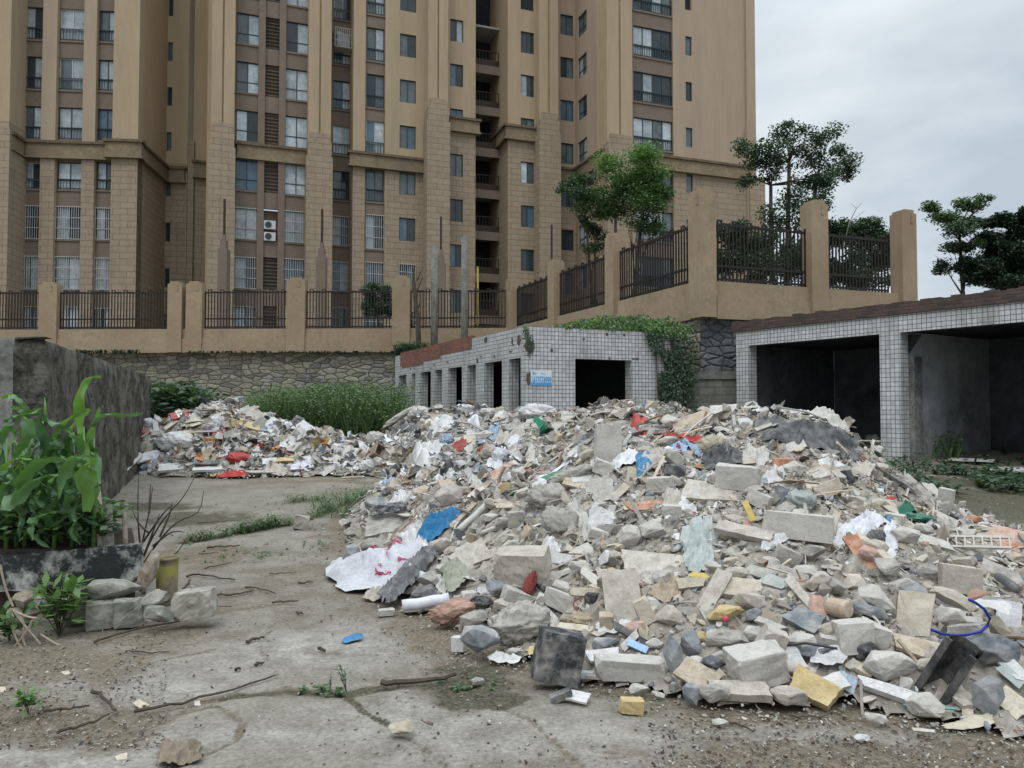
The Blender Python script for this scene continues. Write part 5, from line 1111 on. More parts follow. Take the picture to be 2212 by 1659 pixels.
I(t21, 100, 1365, 50, 28, 0, 'bag', 'orange', 'small orange rag left of the pale square block', 'rag')
I(t21, 245, 1250, 50, 40, 0, 'bag', 'orange', 'small orange scrap on the cream cloth', 'rag')
I(t21, 332, 1075, 18, 85, 8, 'slab', 'white', 'thin white stick standing left of the dark tarpaulin', 'lath', T=75, th=.012)
I(t21, 460, 1140, 22, 140, -5, 'slab', 'dgrey', 'dark upright stake in front of the tarpaulin', 'stake', T=75, th=.02)
I(t21, 520, 1140, 120, 24, 20, 'stick', 'lgrey', 'pale plank beside the dark upright stake')
I(t21, 1345, 1455, 330, 30, -33, 'stick', 'dgrey', 'long dark board edge sliding down the right slope')
I(t21, 1540, 1535, 230, 60, -52, 'slab', 'grey', 'grey warped board leaning at the right shoulder', T=45)
I(t21, 1655, 1590, 190, 60, -62, 'slab', 'lgrey', 'pale ribbed plank leaning beside the grey warped board', T=45, th=.03)
I(t21, 1705, 1575, 90, 150, -10, 'block', 'lgrey', 'pale upright block at the right shoulder of the heap', dep=.4)
I(t21, 1240, 1205, 220, 140, -20, 'sheet', 'cloth', 'bundle of dusty paper on the right shoulder', 'paper_bundle', mk_='cloth')
I(t21, 1440, 1445, 140, 75, 0, 'sheet', 'white', 'white cloth scrap at the right edge before the weeds', mk_='cloth')
I(t21, 1150, 1595, 125, 80, -10, 'rock', 'lgrey', 'smooth pale stone on the right slope')
I(t21, 1275, 1610, 125, 90, 0, 'rock', 'beige', 'yellowish broken stone beside the smooth pale stone')
I(t21, 1440, 1650, 200, 60, -8, 'sheet', 'green', 'dark green cloth on the right slope', mk_='cloth')
I(t21, 1150, 1405, 150, 80, -10, 'slab', 'dust', 'dusty flat board under the tarpaulin end', T=30)
I(t21, 890, 1440, 110, 50, 30, 'slab', 'lgrey', 'pale plaster curl right of the orange brick', 'plaster_sheet')
I(t21, 1040, 1390, 110, 70, 0, 'rock', 'grey', 'grey rock under the tarpaulin')
# --- lower right
I(t22, 50, 45, 65, 75, 0, 'slab', 'red', 'pinkish red plastic flap left of the yellow frame', 'plastic_piece', mk_='plastic', T=60, th=.01)
I(t22, 430, 60, 38, 135, 22, 'slab', 'vyellow', 'yellow plastic tool leaning left of the long kerb block', 'tool', mk_='plastic', T=65, th=.02, lift=.05, rough=.03)
I(t22, 745, 92, 430, 180, -3, 'block', 'lgrey', 'long pale concrete kerb block on the middle right slope', 'kerb_block', 'block', dep=.4, yaw=-4)
I(t22, 800, 120, 22, 140, 5, 'slab', 'lgrey', 'pale bent stick standing in front of the long kerb block', 'lath', T=70, th=.02, lift=.1)
I(t22, 1200, 90, 390, 90, -5, 'sheet', 'bright', 'white plastic bag with blue print right of the long kerb block', 'plastic_bag')
I(t22, 1345, 150, 95, 150, 0, 'sheet', 'bright', 'hanging white end of the blue printed bag', 'plastic_bag')
I(t22, 1330, 95, 70, 50, 0, 'sheet', 'vblue', 'bright blue printed patch on the white bag', 'plastic_bag', lift=.05, amp=.5)
I(t22, 1255, 165, 110, 100, 0, 'bag', 'dgrey', 'dark grey plastic can under the blue printed bag', 'plastic_can', mk_='plastic')
I(t22, 1500, 38, 250, 60, -5, 'bag', 'green', 'dark green plastic bundle right of the printed bag', 'plastic_bag', mk_='plastic')
I(t22, 100, 280, 200, 330, 10, 'sheet', 'gbag', 'dusty greenish plastic bag hanging on the middle slope', 'plastic_bag')
I(t22, 180, 120, 60, 160, 15, 'sheet', 'gbag', 'twisted neck of the dusty greenish bag', 'plastic_bag')
I(t22, 420, 160, 370, 60, -15, 'slab', 'dust', 'stack of splintered grey plywood left of the kerb block', T=35, th=.05)
I(t22, 962, 195, 42, 250, -14, 'slab', 'beige', 'pale wooden stake leaning below the long kerb block', 'stake', T=55, th=.03, lift=.03)
I(t22, 1150, 285, 90, 230, 28, 'slab', 'terra', 'orange brown splintered wood below the printed bag', T=50, th=.03)
I(t22, 1115, 230, 60, 200, 30, 'slab', 'dbrown', 'dark splintered wood behind the orange brown piece', T=50, th=.03)
I(t22, 1600, 205, 300, 50, -20, 'slab', 'lgrey', 'pale board left of the white plastic rack', T=35)
I(t22, 2100, 180, 240, 110, -20, 'slab', 'pink', 'pinkish splintered board at the right edge', T=35)
I(t22, 2150, 250, 180, 60, -30, 'slab', 'terra', 'reddish board below the pinkish splintered board', T=35)
I(t22, 1890, 48, 105, 62, 0, 'rock', 'terra', 'reddish broken pot on the upper right slope', 'broken_pot', 'pot')
I(t22, 832, 265, 195, 130, 10, 'rock', 'grey', 'round grey rock directly below the long kerb block')
I(t22, 680, 288, 150, 110, -25, 'block', 'grey', 'tilted grey half brick left of the round grey rock', 'brick', 'brick')
I(t22, 790, 397, 180, 125, 0, 'rock', 'lgrey', 'rough pale rock below the tilted half brick')
I(t22, 320, 325, 95, 60, 20, 'block', 'beige', 'small yellowish brick end above the mottled board', 'brick', 'brick')
I(t22, 345, 520, 300, 110, -5, 'slab', 'beige', 'yellowish stone slab right of the mottled board', 'stone_slab', mk_='stone', T=40, th=.04)
I(t22, 275, 660, 270, 125, 5, 'rock', 'yellow', 'bright yellow foam lump with a pink ball on top', 'foam_piece', 'foam')
I(t22, 190, 540, 110, 320, -28, 'slab', 'dust', 'long mottled grey and maroon board left of the yellow foam', T=50, th=.03)
I(t22, 105, 465, 120, 34, -15, 'sheet', 'vyellow', 'bright yellow plastic ribbon above the mottled board', 'ribbon', lift=.04)
I(t22, 470, 680, 130, 120, 0, 'rock', 'slate', 'dark blue grey rock right of the yellow foam')
I(t22, 600, 490, 180, 70, -25, 'slab', 'gbag', 'greenish grey flat stone below the red leaves', 'stone_slab', mk_='stone', T=35, th=.03)
I(t22, 785, 715, 195, 120, -25, 'slab', 'blue', 'blue grey stone slab left of the plastic jar', 'stone_slab', mk_='stone', T=50, th=.06)
I(t22, 865, 615, 110, 150, 15, 'sheet', 'pink', 'crumpled pinkish brown paper behind the plastic jar', 'paper', mk_='cloth')
I(t22, 1190, 640, 290, 120, -8, 'rock', 'slate', 'long blue slate rock right of the plastic jar')
I(t22, 1265, 560, 260, 170, -25, 'rock', 'lgrey', 'large pale dusty rock behind the blue slate rock')
I(t22, 1605, 395, 165, 120, 0, 'rock', 'grey', 'rounded grey rock below the pale boards')
I(t22, 1430, 480, 210, 120, 10, 'rock', 'lgrey', 'pale angular rock left of the large smooth block')
I(t22, 1320, 350, 170, 160, -30, 'rock', 'grey', 'grey wedge rock right of the orange brown wood')
I(t22, 970, 480, 190, 150, 0, 'rock', 'grey', 'grey rock above the crumpled pink paper')
I(t22, 1795, 440, 230, 190, -5, 'block', 'dust', 'smooth beige block left of the dark tube', dep=.6)
I(t22, 1770, 575, 320, 140, -15, 'rock', 'dust', 'large long rock inside the blue hoop')
I(t22, 1830, 740, 230, 115, 3, 'block', 'lgrey', 'pale brick below the large long rock', 'brick', 'brick', yaw=5)
I(t22, 1500, 705, 200, 330, -4, 'slab', 'beige', 'upright beige plaster board with a flaking face', 'plaster_board', mk_='stone', T=62, th=.06, rough=.04)
I(t22, 2108, 735, 140, 290, -2, 'slab', 'bright', 'white painted panel standing at the right edge', 'panel', T=68, th=.03, rough=.02, mk_='stone')
I(t22, 2000, 900, 350, 230, -10, 'rock', 'slate', 'big dark rock with a white dusty top behind the black casing')
I(t22, 2010, 810, 240, 60, -12, 'sheet', 'white', 'white dust crust on the big dark rock', 'crust', mk_='stone', lift=.18, amp=.3)
I(t22, 1370, 1010, 390, 235, -2, 'rock', 'lgrey', 'large pale concrete lump left of the black casing', 'concrete_lump', 'block')
I(t22, 480, 1010, 330, 275, 8, 'block', 'lgrey', 'large pale concrete cube at the front of the heap', dep=.8, yaw=28)
I(t22, 1110, 815, 225, 235, 5, 'block', 'lgrey', 'split pale concrete cube under the blue slate rock', dep=.7, yaw=20)
I(t22, 950, 770, 150, 130, 0, 'rock', 'dust', 'wedge of pale stone left of the split cube')
I(t22, 570, 850, 150, 220, -30, 'block', 'dust', 'dusty brick behind the large concrete cube', 'brick', 'brick')
I(t22, 280, 840, 300, 165, 0, 'rock', 'grey', 'broad flat grey rock below the yellow foam')
I(t22, 455, 790, 130, 120, 0, 'rock', 'lgrey', 'small pale rock right of the broad flat rock')
I(t22, 118, 810, 80, 90, 0, 'rock', 'yellow', 'small orange yellow foam lump left of the broad flat rock', 'foam_piece', 'foam')
I(t22, 810, 905, 380, 120, 5, 'rock', 'slate', 'long dark crumpled slate lump behind the white paper')
I(t22, 930, 1000, 240, 120, 10, 'sheet', 'white', 'crumpled white paper between the two pale blocks', 'paper', lift=.05)
I(t22, 730, 1030, 190, 110, 15, 'rock', 'lgrey', 'pale stone right of the large concrete cube')
I(t22, 1110, 1000, 130, 120, 0, 'rock', 'dust', 'brownish grey rock left of the large concrete lump')
I(t22, 50, 870, 140, 230, 5, 'rock', 'blue', 'big bluish grey rock at the left front of the heap')
I(t22, 185, 980, 135, 110, 0, 'rock', 'slate', 'round dark bluish stone left of the concrete cube')
I(t22, 95, 1080, 250, 130, -28, 'slab', 'tan', 'tan ceramic tile leaning before the bluish stones', 'tile', T=48, th=.03, rough=.04)
I(t22, 55, 1190, 120, 180, 0, 'rock', 'blue', 'grey upright rock at the foot left of the layered board')
I(t22, 350, 1205, 400, 90, 6, 'slab', 'dust', 'layered grey particle board at the front foot', T=22, th=.05)
I(t22, 690, 1205, 240, 170, -5, 'rock', 'dust', 'rough grey rock left of the yellow foam slab')
I(t22, 840, 1165, 260, 150, -28, 'slab', 'yellow', 'yellow foam slab at the front foot of the heap', 'foam_piece', 'foam', mk_='stone', T=45, th=.07, rough=.12)
I(t22, 1340, 1195, 330, 60, -13, 'slab', 'white', 'white plank at the foot below the large concrete lump', T=35, th=.04)
I(t22, 1090, 1100, 190, 70, -5, 'rock', 'lgrey', 'flat pale stone below the brownish grey rock')
I(t22, 1065, 1125, 110, 100, -20, 'slab', 'lblue', 'pale bluish tile between the yellow foam slab and the concrete lump', 'tile', T=50, th=.01)
I(t22, 1980, 1190, 190, 300, -3, 'rock', 'blue', 'tall bluish grey rock right of the black casing', dep=.5)
I(t22, 2130, 1270, 190, 130, -35, 'slab', 'cream', 'cream paper sheet at the lower right corner', 'paper', T=35, th=.01)
I(t22, 2130, 1080, 160, 60, -40, 'slab', 'gbag', 'pale glass sheet right of the tall bluish rock', 'glass_sheet', mk_='plastic', T=50, th=.01)
I(t22, 1600, 1308, 330, 14, -4, 'stick', 'teal', 'thin green strip on the ground under the black casing', mk_='plastic')
I(t22, 1610, 1340, 180, 40, 12, 'slab', 'dust', 'grey board scrap under the thin green strip', T=15)
I(t22, 1255, 1340, 145, 85, -8, 'rock', 'lgrey', 'rounded pale rock alone before the front foot')
I(t22, 245, 1368, 112, 55, 0, 'rock', 'lgrey', 'small white stone on the ground below the layered board')
I(t22, 1160, 1468, 100, 55, 0, 'rock', 'white', 'small pale stone lying alone on the muddy ground')
I(t22, 1850, 1390, 340, 80, 8, 'sheet', 'cream', 'torn cream paper on the ground at the lower right', 'paper', amp=.8)
I(t22, 2080, 420, 240, 90, -20, 'slab', 'grey', 'grey bent sheet above the dark tube', T=40)
I(t22, 2130, 530, 200, 60, -35, 'pipe', 'dgrey', 'dark tube at the right edge')
I(t22, 1560, 1465, 140, 20, -5, 'stick', 'lgrey', 'pale chip of lath on the ground right of the lone stone')
# --- lower left front
I(t12, 620, 115, 320, 130, 38, 'sheet', 'vblue', 'vivid blue cloth on the left slope', 'cloth', 'cloth', mk_='cloth', amp=1.2)
I(t12, 65, 290, 120, 200, 0, 'rock', 'blue', 'bluish rock left of the white printed sack')
COL['sackw'] = (.5, .5, .53)
I(t12, 235, 405, 700, 330, 6, 'sheet', 'sackw', 'clean white sack with red printing spread on the ground', 'sack', 'sack', mk_='cloth', amp=1.3)
I(t12, 430, 480, 480, 110, 45, 'sheet', 'dgrey', 'stiff dark grey plastic sheet folded over the white sack', lift=.06)
I(t12, 545, 640, 310, 75, 9, 'pipe', 'bright', 'white half round plastic casing lying on the ground', 'plastic_casing', 'casing')
I(t12, 290, 652, 100, 48, 2, 'block', 'lgrey', 'small whitish block left of the white plastic casing', 'brick', 'brick')
I(t12, 715, 655, 330, 165, 5, 'bag', 'pink', 'crumpled brown paper sack beside the white plastic casing', 'paper_sack', 'sack', mk_='cloth', dep=.7)
I(t12, 895, 838, 275, 225, -10, 'rock', 'blue', 'large blue grey boulder at the front left foot')
I(t12, 760, 860, 85, 110, 0, 'block', 'white', 'white foam block behind the large blue grey boulder', 'foam_block', 'foam')
I(t12, 1150, 730, 380, 250, 10, 'bag', 'cloth', 'pale grey crumpled cloth right of the blue grey boulder', 'cloth', 'cloth', mk_='cloth', amp=1.3)
I(t12, 1080, 610, 200, 110, 0, 'rock', 'dust', 'dusty stone behind the pale grey cloth')
I(t12, 1040, 970, 205, 55, 0, 'sheet', 'white', 'crumpled white paper on the ground below the boulder', 'paper')
I(t12, 1400, 950, 285, 380, -12, 'block', 'char', 'charred black block standing at the front', 'charred_block', 'block', dep=.6, yaw=10)
I(t12, 1865, 1022, 440, 160, 0, 'block', 'lgrey', 'long pale concrete block lying on the ground at the front', dep=.5, yaw=2)
I(t12, 885, 1105, 100, 62, 0, 'rock', 'grey', 'small round stone lying on the wet moss patch')
I(t12, 1880, 1265, 145, 110, -3, 'block', 'yellow', 'lone yellow brick on the concrete before the heap', 'brick', 'brick', yaw=8)
I(t12, 1930, 1155, 145, 90, 0, 'rock', 'lgrey', 'rounded pale stone below the long lying block')
I(t12, 2050, 1190, 90, 58, 0, 'rock', 'lgrey', 'small rough stone right of the rounded pale stone')
I(t12, 1425, 1195, 140, 60, 25, 'block', 'dgrey', 'dark charred wood lump on the ground', 'charred_wood', 'wood')
I(t12, 1530, 1238, 165, 60, -15, 'slab', 'white', 'broken white tile next to the charred wood lump', 'tile', T=15, th=.012)
I(t12, 385, 1412, 165, 125, 0, 'rock', 'beige', 'round beige stone alone on the cracked concrete')
I(t12, 555, 1407, 75, 22, -25, 'pipe', 'dbrown', 'short dark stick right of the round beige stone', 'stick', 'stick', mk_='wood')
I(t12, 1185, 350, 330, 230, 5, 'block', 'dust', 'large dusty block in the left centre of the heap', dep=.8, yaw=-20)
I(t12, 1868, 165, 165, 180, 0, 'rock', 'lgrey', 'pale pointed rock right of the shredded cloth', dep=.7)
I(t12, 1738, 200, 95, 90, 0, 'rock', 'grey', 'small grey rock left of the pale pointed rock')
I(t12, 870, 330, 260, 190, 35, 'slab', 'dust', 'square grey board leaning left of the large dusty block', T=42, th=.04)
I(t12, 950, 300, 200, 50, 25, 'slab', 'dust', 'grey plank edge behind the square grey board', T=42, th=.04)
I(t12, 1820, 600, 230, 400, 12, 'slab', 'dust', 'tall tan grey stone slab standing above the long lying block', 'stone_slab', mk_='stone', T=58, th=.05)
I(t12, 1215, 480, 70, 190, -22, 'bag', 'dred', 'fuzzy red net bundle right of the large dusty block', 'net_bundle', 'net')
I(t12, 730, 430, 150, 170, 20, 'sheet', 'olive', 'frayed green netting beside the dark plastic sheet', 'netting', 'net', mk_='cloth', amp=1.3, lift=.05)
I(t12, 2120, 530, 230, 110, 15, 'sheet', 'tan', 'ruffled beige cloth above the tall stone slab', 'cloth', 'cloth', mk_='cloth', amp=1.3)
I(t12, 1000, 135, 220, 30, 20, 'pipe', 'lgrey', 'curved dusty white pipe below the blue cloth')
I(t12, 850, 75, 290, 45, 42, 'pipe', 'lgrey', 'thick dusty pipe right of the vivid blue cloth')
I(t12, 790, 50, 220, 26, 45, 'stick', 'tan', 'brown lath beside the thick dusty pipe')
I(t12, 2010, 360, 370, 130, -5, 'slab', 'dust', 'wide pale board below the greenish bag', T=30, th=.03)
I(t12, 1560, 335, 85, 55, 20, 'rock', 'cream', 'small yellowish foam lump beside the dangling string', 'foam_piece', 'foam')
I(t12, 1755, 395, 85, 75, 10, 'rock', 'yellow', 'yellow and white foam lump above the tall stone slab', 'foam_piece', 'foam')
I(t12, 1172, 55, 70, 55, -5, 'block', 'yellow', 'small ochre brick left of the centre sack', 'brick', 'brick')
I(t12, 1130, 50, 110, 110, 0, 'block', 'grey', 'grey block behind the small ochre brick', dep=.5)
I(t12, 1010, 490, 170, 130, -10, 'rock', 'blue', 'bluish rock below the large dusty block')
I(t12, 1960, 645, 100, 180, 25, 'block', 'beige', 'tilted beige brick right of the tall stone slab', 'brick', 'brick')
I(t12, 1720, 720, 90, 130, 0, 'block', 'tan', 'tan brick left of the tall stone slab', 'brick', 'brick')
I(t12, 1900, 760, 150, 110, 10, 'rock', 'pink', 'pinkish rough stone at the base of the tall stone slab')
I(t12, 1560, 710, 240, 110, 3, 'bag', 'tan', 'flat brown cushion beside the charred block', 'cushion', 'cushion', dep=.6)
I(t12, 1540, 785, 250, 40, -8, 'slab', 'cream', 'cream tile under the flat brown cushion', 'tile', T=25, th=.02)
I(t12, 1890, 822, 290, 40, -30, 'slab', 'black', 'black angle strip above the long lying block', 'metal_strip', mk_='plastic', T=50, th=.02)
I(t12, 1712, 862, 195, 115, 0, 'rock', 'blue', 'grey blue rock right of the charred block')
I(t12, 1920, 893, 130, 40, -25, 'slab', 'pblue', 'blue and white wrapper right of the grey blue rock', 'wrapper', mk_='plastic', T=40, th=.01)
I(t12, 1125, 912, 105, 65, 0, 'rock', 'lgrey', 'small pale stone right of the large boulder')
I(t12, 1255, 905, 130, 40, 20, 'sheet', 'yellow', 'yellowish plastic strip left of the charred block', 'ribbon')
I(t12, 1565, 1065, 165, 70, 15, 'rock', 'white', 'flat white plaster shard left of the long lying block', 'plaster_shard', 'plaster')
I(t12, 1660, 1105, 180, 26, -5, 'slab', 'lgrey', 'thin pale board sticking out under the long lying block', T=12)
I(t12, 300, 90, 270, 150, 10, 'slab', 'grey', 'pebbly concrete slab on the left slope', 'concrete_slab', 'slab', mk_='stone', T=30, th=.09)
I(t12, 310, 60, 240, 50, 8, 'slab', 'black', 'black sheet lying on the pebbly concrete slab', 'rubber_sheet', T=30, th=.01, lift=.06)
I(t12, 75, 130, 130, 75, 0, 'rock', 'grey', 'grey rock at the far left foot')
I(t12, 25, 70, 90, 60, 0, 'rock', 'lgrey', 'pale rock left of the pebbly slab')
I(t12, 480, 110, 140, 70, 15, 'sheet', 'lgrey', 'pale curved plastic left of the vivid blue cloth', amp=.7)
I(t12, 210, 205, 180, 90, 0, 'rock', 'grey', 'grey stone above the white printed sack')
I(t12, 640, 220, 160, 110, 10, 'rock', 'dust', 'dusty stone below the vivid blue cloth')
I(t12, 1350, 360, 120, 60, 0, 'sheet', 'lgrey', 'dusty white cloth loop above the fuzzy red net', mk_='cloth')
I(t12, 1400, 420, 240, 50, 10, 'sheet', 'lgrey', 'long white cloth strip right of the fuzzy red net', mk_='cloth')
I(t12, 1420, 60, 240, 180, -20, 'bag', 'cloth', 'lower dusty sack under the large centre sack', dep=.5)
I(t12, 1560, 90, 110, 330, 25, 'sheet', 'lgrey', 'long shredded white cloth hanging in the centre', mk_='cloth', amp=1.3)
I(t12, 1680, 60, 170, 130, 0, 'sheet', 'white', 'torn white cloth above the small grey rock', mk_='cloth')
I(t12, 2150, 950, 140, 320, 3, 'rock', 'blue', 'tall bluish boulder right of the long lying block', dep=.7)
I(t12, 2120, 680, 200, 170, 0, 'rock', 'dust', 'dusty rock behind the tall bluish boulder')
I(t12, 1620, 560, 70, 70, 0, 'block', 'char', 'small black brick left of the tall stone slab', 'brick', 'brick')
I(t12, 1340, 680, 200, 20, -50, 'stick', 'tan', 'thin brown lath left of the flat cushion')
I(t12, 1360, 690, 110, 18, -48, 'stick', 'bright', 'thin white lath beside the brown one', mk_='plastic')
I(t12, 540, 560, 160, 60, -5, 'sheet', 'dgrey', 'black crumpled plastic above the white plastic casing', lift=.02)
I(t12, 900, 590, 140, 90, 5, 'bag', 'black', 'black plastic bag behind the brown paper sack', 'plastic_bag', mk_='plastic')
I(t12, 650, 480, 130, 90, -40, 'sheet', 'lgrey', 'torn pale plastic flap beside the dark sheet')
I(t12, 75, 828, 150, 40, 15, 'sheet', 'vblue', 'small blue plastic strip alone on the ground', 'ribbon', amp=.5)
I(t12, 240, 560, 180, 70, 10, 'sheet', 'dust', 'frayed white threads at the lower edge of the white sack', 'frayed_cloth', mk_='cloth')
# --- small heap on the left
I(t01, 1168, 1005, 115, 40, 18, 'slab', 'red', 'red box lid with a white letter at the top left of the small heap', 'red_box_flap', 'box flap', mk_='plastic', T=40, th=.03, rough=.02)
I(t01, 960, 1045, 80, 62, -10, 'bag', 'bright', 'white plastic tub at the left edge of the small heap', 'plastic_tub', 'tub', mk_='plastic')
I(t01, 1020, 1085, 120, 26, -20, 'sheet', 'white', 'white panel below the white plastic tub')
I(t01, 1010, 1120, 36, 100, 8, 'slab', 'white', 'white upright strip on the left of the small heap', 'strip', mk_='plastic', T=60, th=.02)
I(t01, 1305, 1067, 175, 34, -5, 'slab', 'cream', 'pale curved cardboard in the middle of the small heap', 'cardboard', T=35, th=.02, bend=-.2)
I(t01, 1357, 1135, 85, 60, -10, 'bag', 'purple', 'purple crumpled box on the small heap', 'box', 'box', mk_='plastic')
I(t01, 1530, 1088, 70, 45, 5, 'block', 'yellow', 'ochre foam cube on the small heap', 'foam_piece', 'foam')
I(t01, 1625, 1110, 150, 36, -30, 'slab', 'yellow', 'splintered ochre board on the small heap', T=40, th=.05)
I(t01, 1370, 1195, 80, 34, -10, 'block', 'orange', 'orange foam chunk in the small heap', 'foam_piece', 'foam')
I(t01, 915, 1238, 175, 100, 8, 'pipe', 'black', 'black plastic barrel at the foot of the dark wall', 'barrel', 'barrel')
I(t01, 1160, 1205, 270, 130, -5, 'bag', 'white', 'large clear plastic bag on the small heap', 'plastic_bag', mk_='plastic', dep=.5)
I(t01, 940, 1310, 240, 50, 28, 'slab', 'bright', 'white foam board below the black barrel', T=30, th=.03)
I(t01, 1040, 1335, 340, 18, 13, 'stick', 'orange', 'long orange wooden batten at the foot of the small heap')
I(t01, 1370, 1325, 190, 8, 8, 'stick', 'orange', 'thin orange lath left of the red bag')
I(t01, 1545, 1312, 165, 82, -8, 'bag', 'red', 'bright red plastic bag on the small heap', 'plastic_bag', mk_='plastic')
I(t01, 1510, 1417, 190, 40, 5, 'sheet', 'red', 'flat red cloth on the ground before the small heap', 'cloth', 'cloth', mk_='cloth', amp=.6)
I(t01, 1710, 1412, 240, 18, 0, 'slab', 'dust', 'grey board on the ground right of the flat red cloth', T=12)
I(t01, 1360, 1385, 200, 42, 0, 'slab', 'white', 'white rimmed dark tray at the foot of the small heap', 'tray', mk_='plastic', T=18, th=.05)
I(t01, 1345, 1375, 150, 28, 0, 'slab', 'dgrey', 'dark inside of the white rimmed tray', 'tray', mk_='plastic', T=18, th=.02, lift=.04)
I(t01, 1985, 1125, 125, 70, -38, 'slab', 'bright', 'white rounded panel at the right end of the small heap', 'panel', T=55, th=.02)
I(t01, 1640, 1025, 190, 90, -15, 'sheet', 'cloth', 'dusty pale cloth near the top of the small heap', 'cloth', 'cloth', mk_='cloth')
I(t01, 1610, 950, 135, 26, 30, 'slab', 'beige', 'pale plank pointing up at the top of the small heap', T=60)
I(t01, 1540, 950, 22, 90, 8, 'slab', 'dbrown', 'dark rusty stake at the top of the small heap', 'stake', T=70)
I(t01, 1455, 918, 140, 12, 8, 'pipe', 'cream', 'pale bent pipe at the very top of the small heap')
I(t01, 1400, 915, 50, 36, 0, 'bag', 'bright', 'small white scrap left of the pale bent pipe', 'rag')
I(t01, 1250, 953, 110, 14, 8, 'stick', 'dgrey', 'dark board above the red box lid')
I(t01, 930, 1148, 95, 42, 0, 'bag', 'dred', 'dull red bag above the black barrel', 'plastic_bag', mk_='plastic')
I(t01, 1440, 1168, 95, 50, 15, 'slab', 'red', 'red printed packet in the small heap', 'packet', mk_='plastic', T=45, th=.01)
I(t01, 1745, 1338, 95, 40, 0, 'slab', 'bright', 'white panel right of the red bag', 'panel', T=45, th=.01)
I(t01, 2110, 1270, 80, 26, -10, 'bag', 'pblue', 'pale blue bag between the two heaps', 'plastic_bag', mk_='plastic')
I(t01, 2090, 1225, 130, 26, 28, 'slab', 'beige', 'pale board above the pale blue bag', T=40)
I(t01, 2180, 1240, 70, 50, 0, 'bag', 'bright', 'white bag between the two heaps', 'plastic_bag', mk_='plastic')
I(t01, 1820, 1060, 120, 60, -15, 'sheet', 'white', 'white plastic on the right shoulder of the small heap')
I(t01, 1720, 1140, 90, 40, -10, 'bag', 'lblue', 'bluish white bag right of the ochre board', 'plastic_bag', mk_='plastic')
I(t01, 1910, 1080, 60, 90, -35, 'slab', 'dgrey', 'dark post end on the right shoulder of the small heap', 'post_stub', T=50, th=.08)
I(t01, 1620, 1160, 200, 40, -12, 'slab', 'dbrown', 'dark boards under the ochre board', T=30)
I(t01, 1225, 1150, 280, 20, 10, 'slab', 'dust', 'long grey board across the small heap', T=30)
I(t01, 1100, 1385, 140, 40, 8, 'slab', 'white', 'white foam angle on the ground before the small heap', 'foam_piece', 'foam', T=30, th=.06)
I(t01, 927, 1408, 46, 20, 0, 'block', 'white', 'small white brick on the ground by the dark wall', 'brick', 'brick')
I(t01, 1850, 1290, 90, 20, -25, 'stick', 'dred', 'short red lath right of the red bag')
I(t01, 1830, 1325, 160, 50, 5, 'rock', 'yellow', 'ochre foam crumbs right of the white panel', 'foam_piece', 'foam')
I(t01, 1990, 1310, 120, 50, 35, 'slab', 'dgrey', 'dark framed panel at the right foot of the small heap', 'panel', T=45)
I(t01, 1160, 1290, 30, 130, 0, 'slab', 'brown', 'brown wooden post stub in the small heap', 'post_stub', T=75, th=.05)
# ------------------------------------------------------------------ special pieces on the heap
def box_thing(name, x, y, wpx, hpx, rot, yaw, label, cat, inner=None, c='brown', dep=.8, kind='wood', pitch=0):
    F, Rr, e = frame_at(x, y); p = contact(x, y, hpx*.9); k = S*p.y/FPX; w_, h = wpx*k, hpx*k; d = dep*w_; t = .018*max(1, w_/.5)
    root = empty(name, (0, 0, 0), 0, label, cat); Z = Vector((0, 0, 1))
    MM = basis(p+Z*h*.42+F*d*.4, Rr, F, Z) @ Matrix.Rotation(-R(rot), 4, 'Y') @ Matrix.Rotation(R(yaw), 4, 'Z') @ Matrix.Rotation(R(pitch), 4, 'X')
    m = MB(); m.box(-w_/2, w_/2, -d/2, d/2, -h/2, -h/2+t, 0, MM); m.build('bottom_panel', cmat(kind, c), root)
    for (a, b, c_, d_) in ((-w_/2, w_/2, -d/2, -d/2+t), (-w_/2, w_/2, d/2-t, d/2), (-w_/2, -w_/2+t, -d/2+t, d/2-t), (w_/2-t, w_/2, -d/2+t, d/2-t)):
        m = MB(); m.box(a, b, c_, d_, -h/2+t, h/2, 0, MM); m.build('side_panel', cmat(kind, c), root)
    PLACED.append((x, y, wpx/2, hpx/2, rot, label)); return root, MM, w_, d, h
box_thing('open_wooden_box', 737.5+255/3, 553+1285/3, 42, 22, -35, 20, 'open brown wooden drawer lying tilted at the left of the main heap', 'drawer', pitch=50, dep=.7)
box_thing('wooden_box', 737.5+310/3, 553+1340/3, 36, 12, 12, -10, 'low open brown wooden box beside the tilted drawer', 'box', pitch=25, dep=.6)
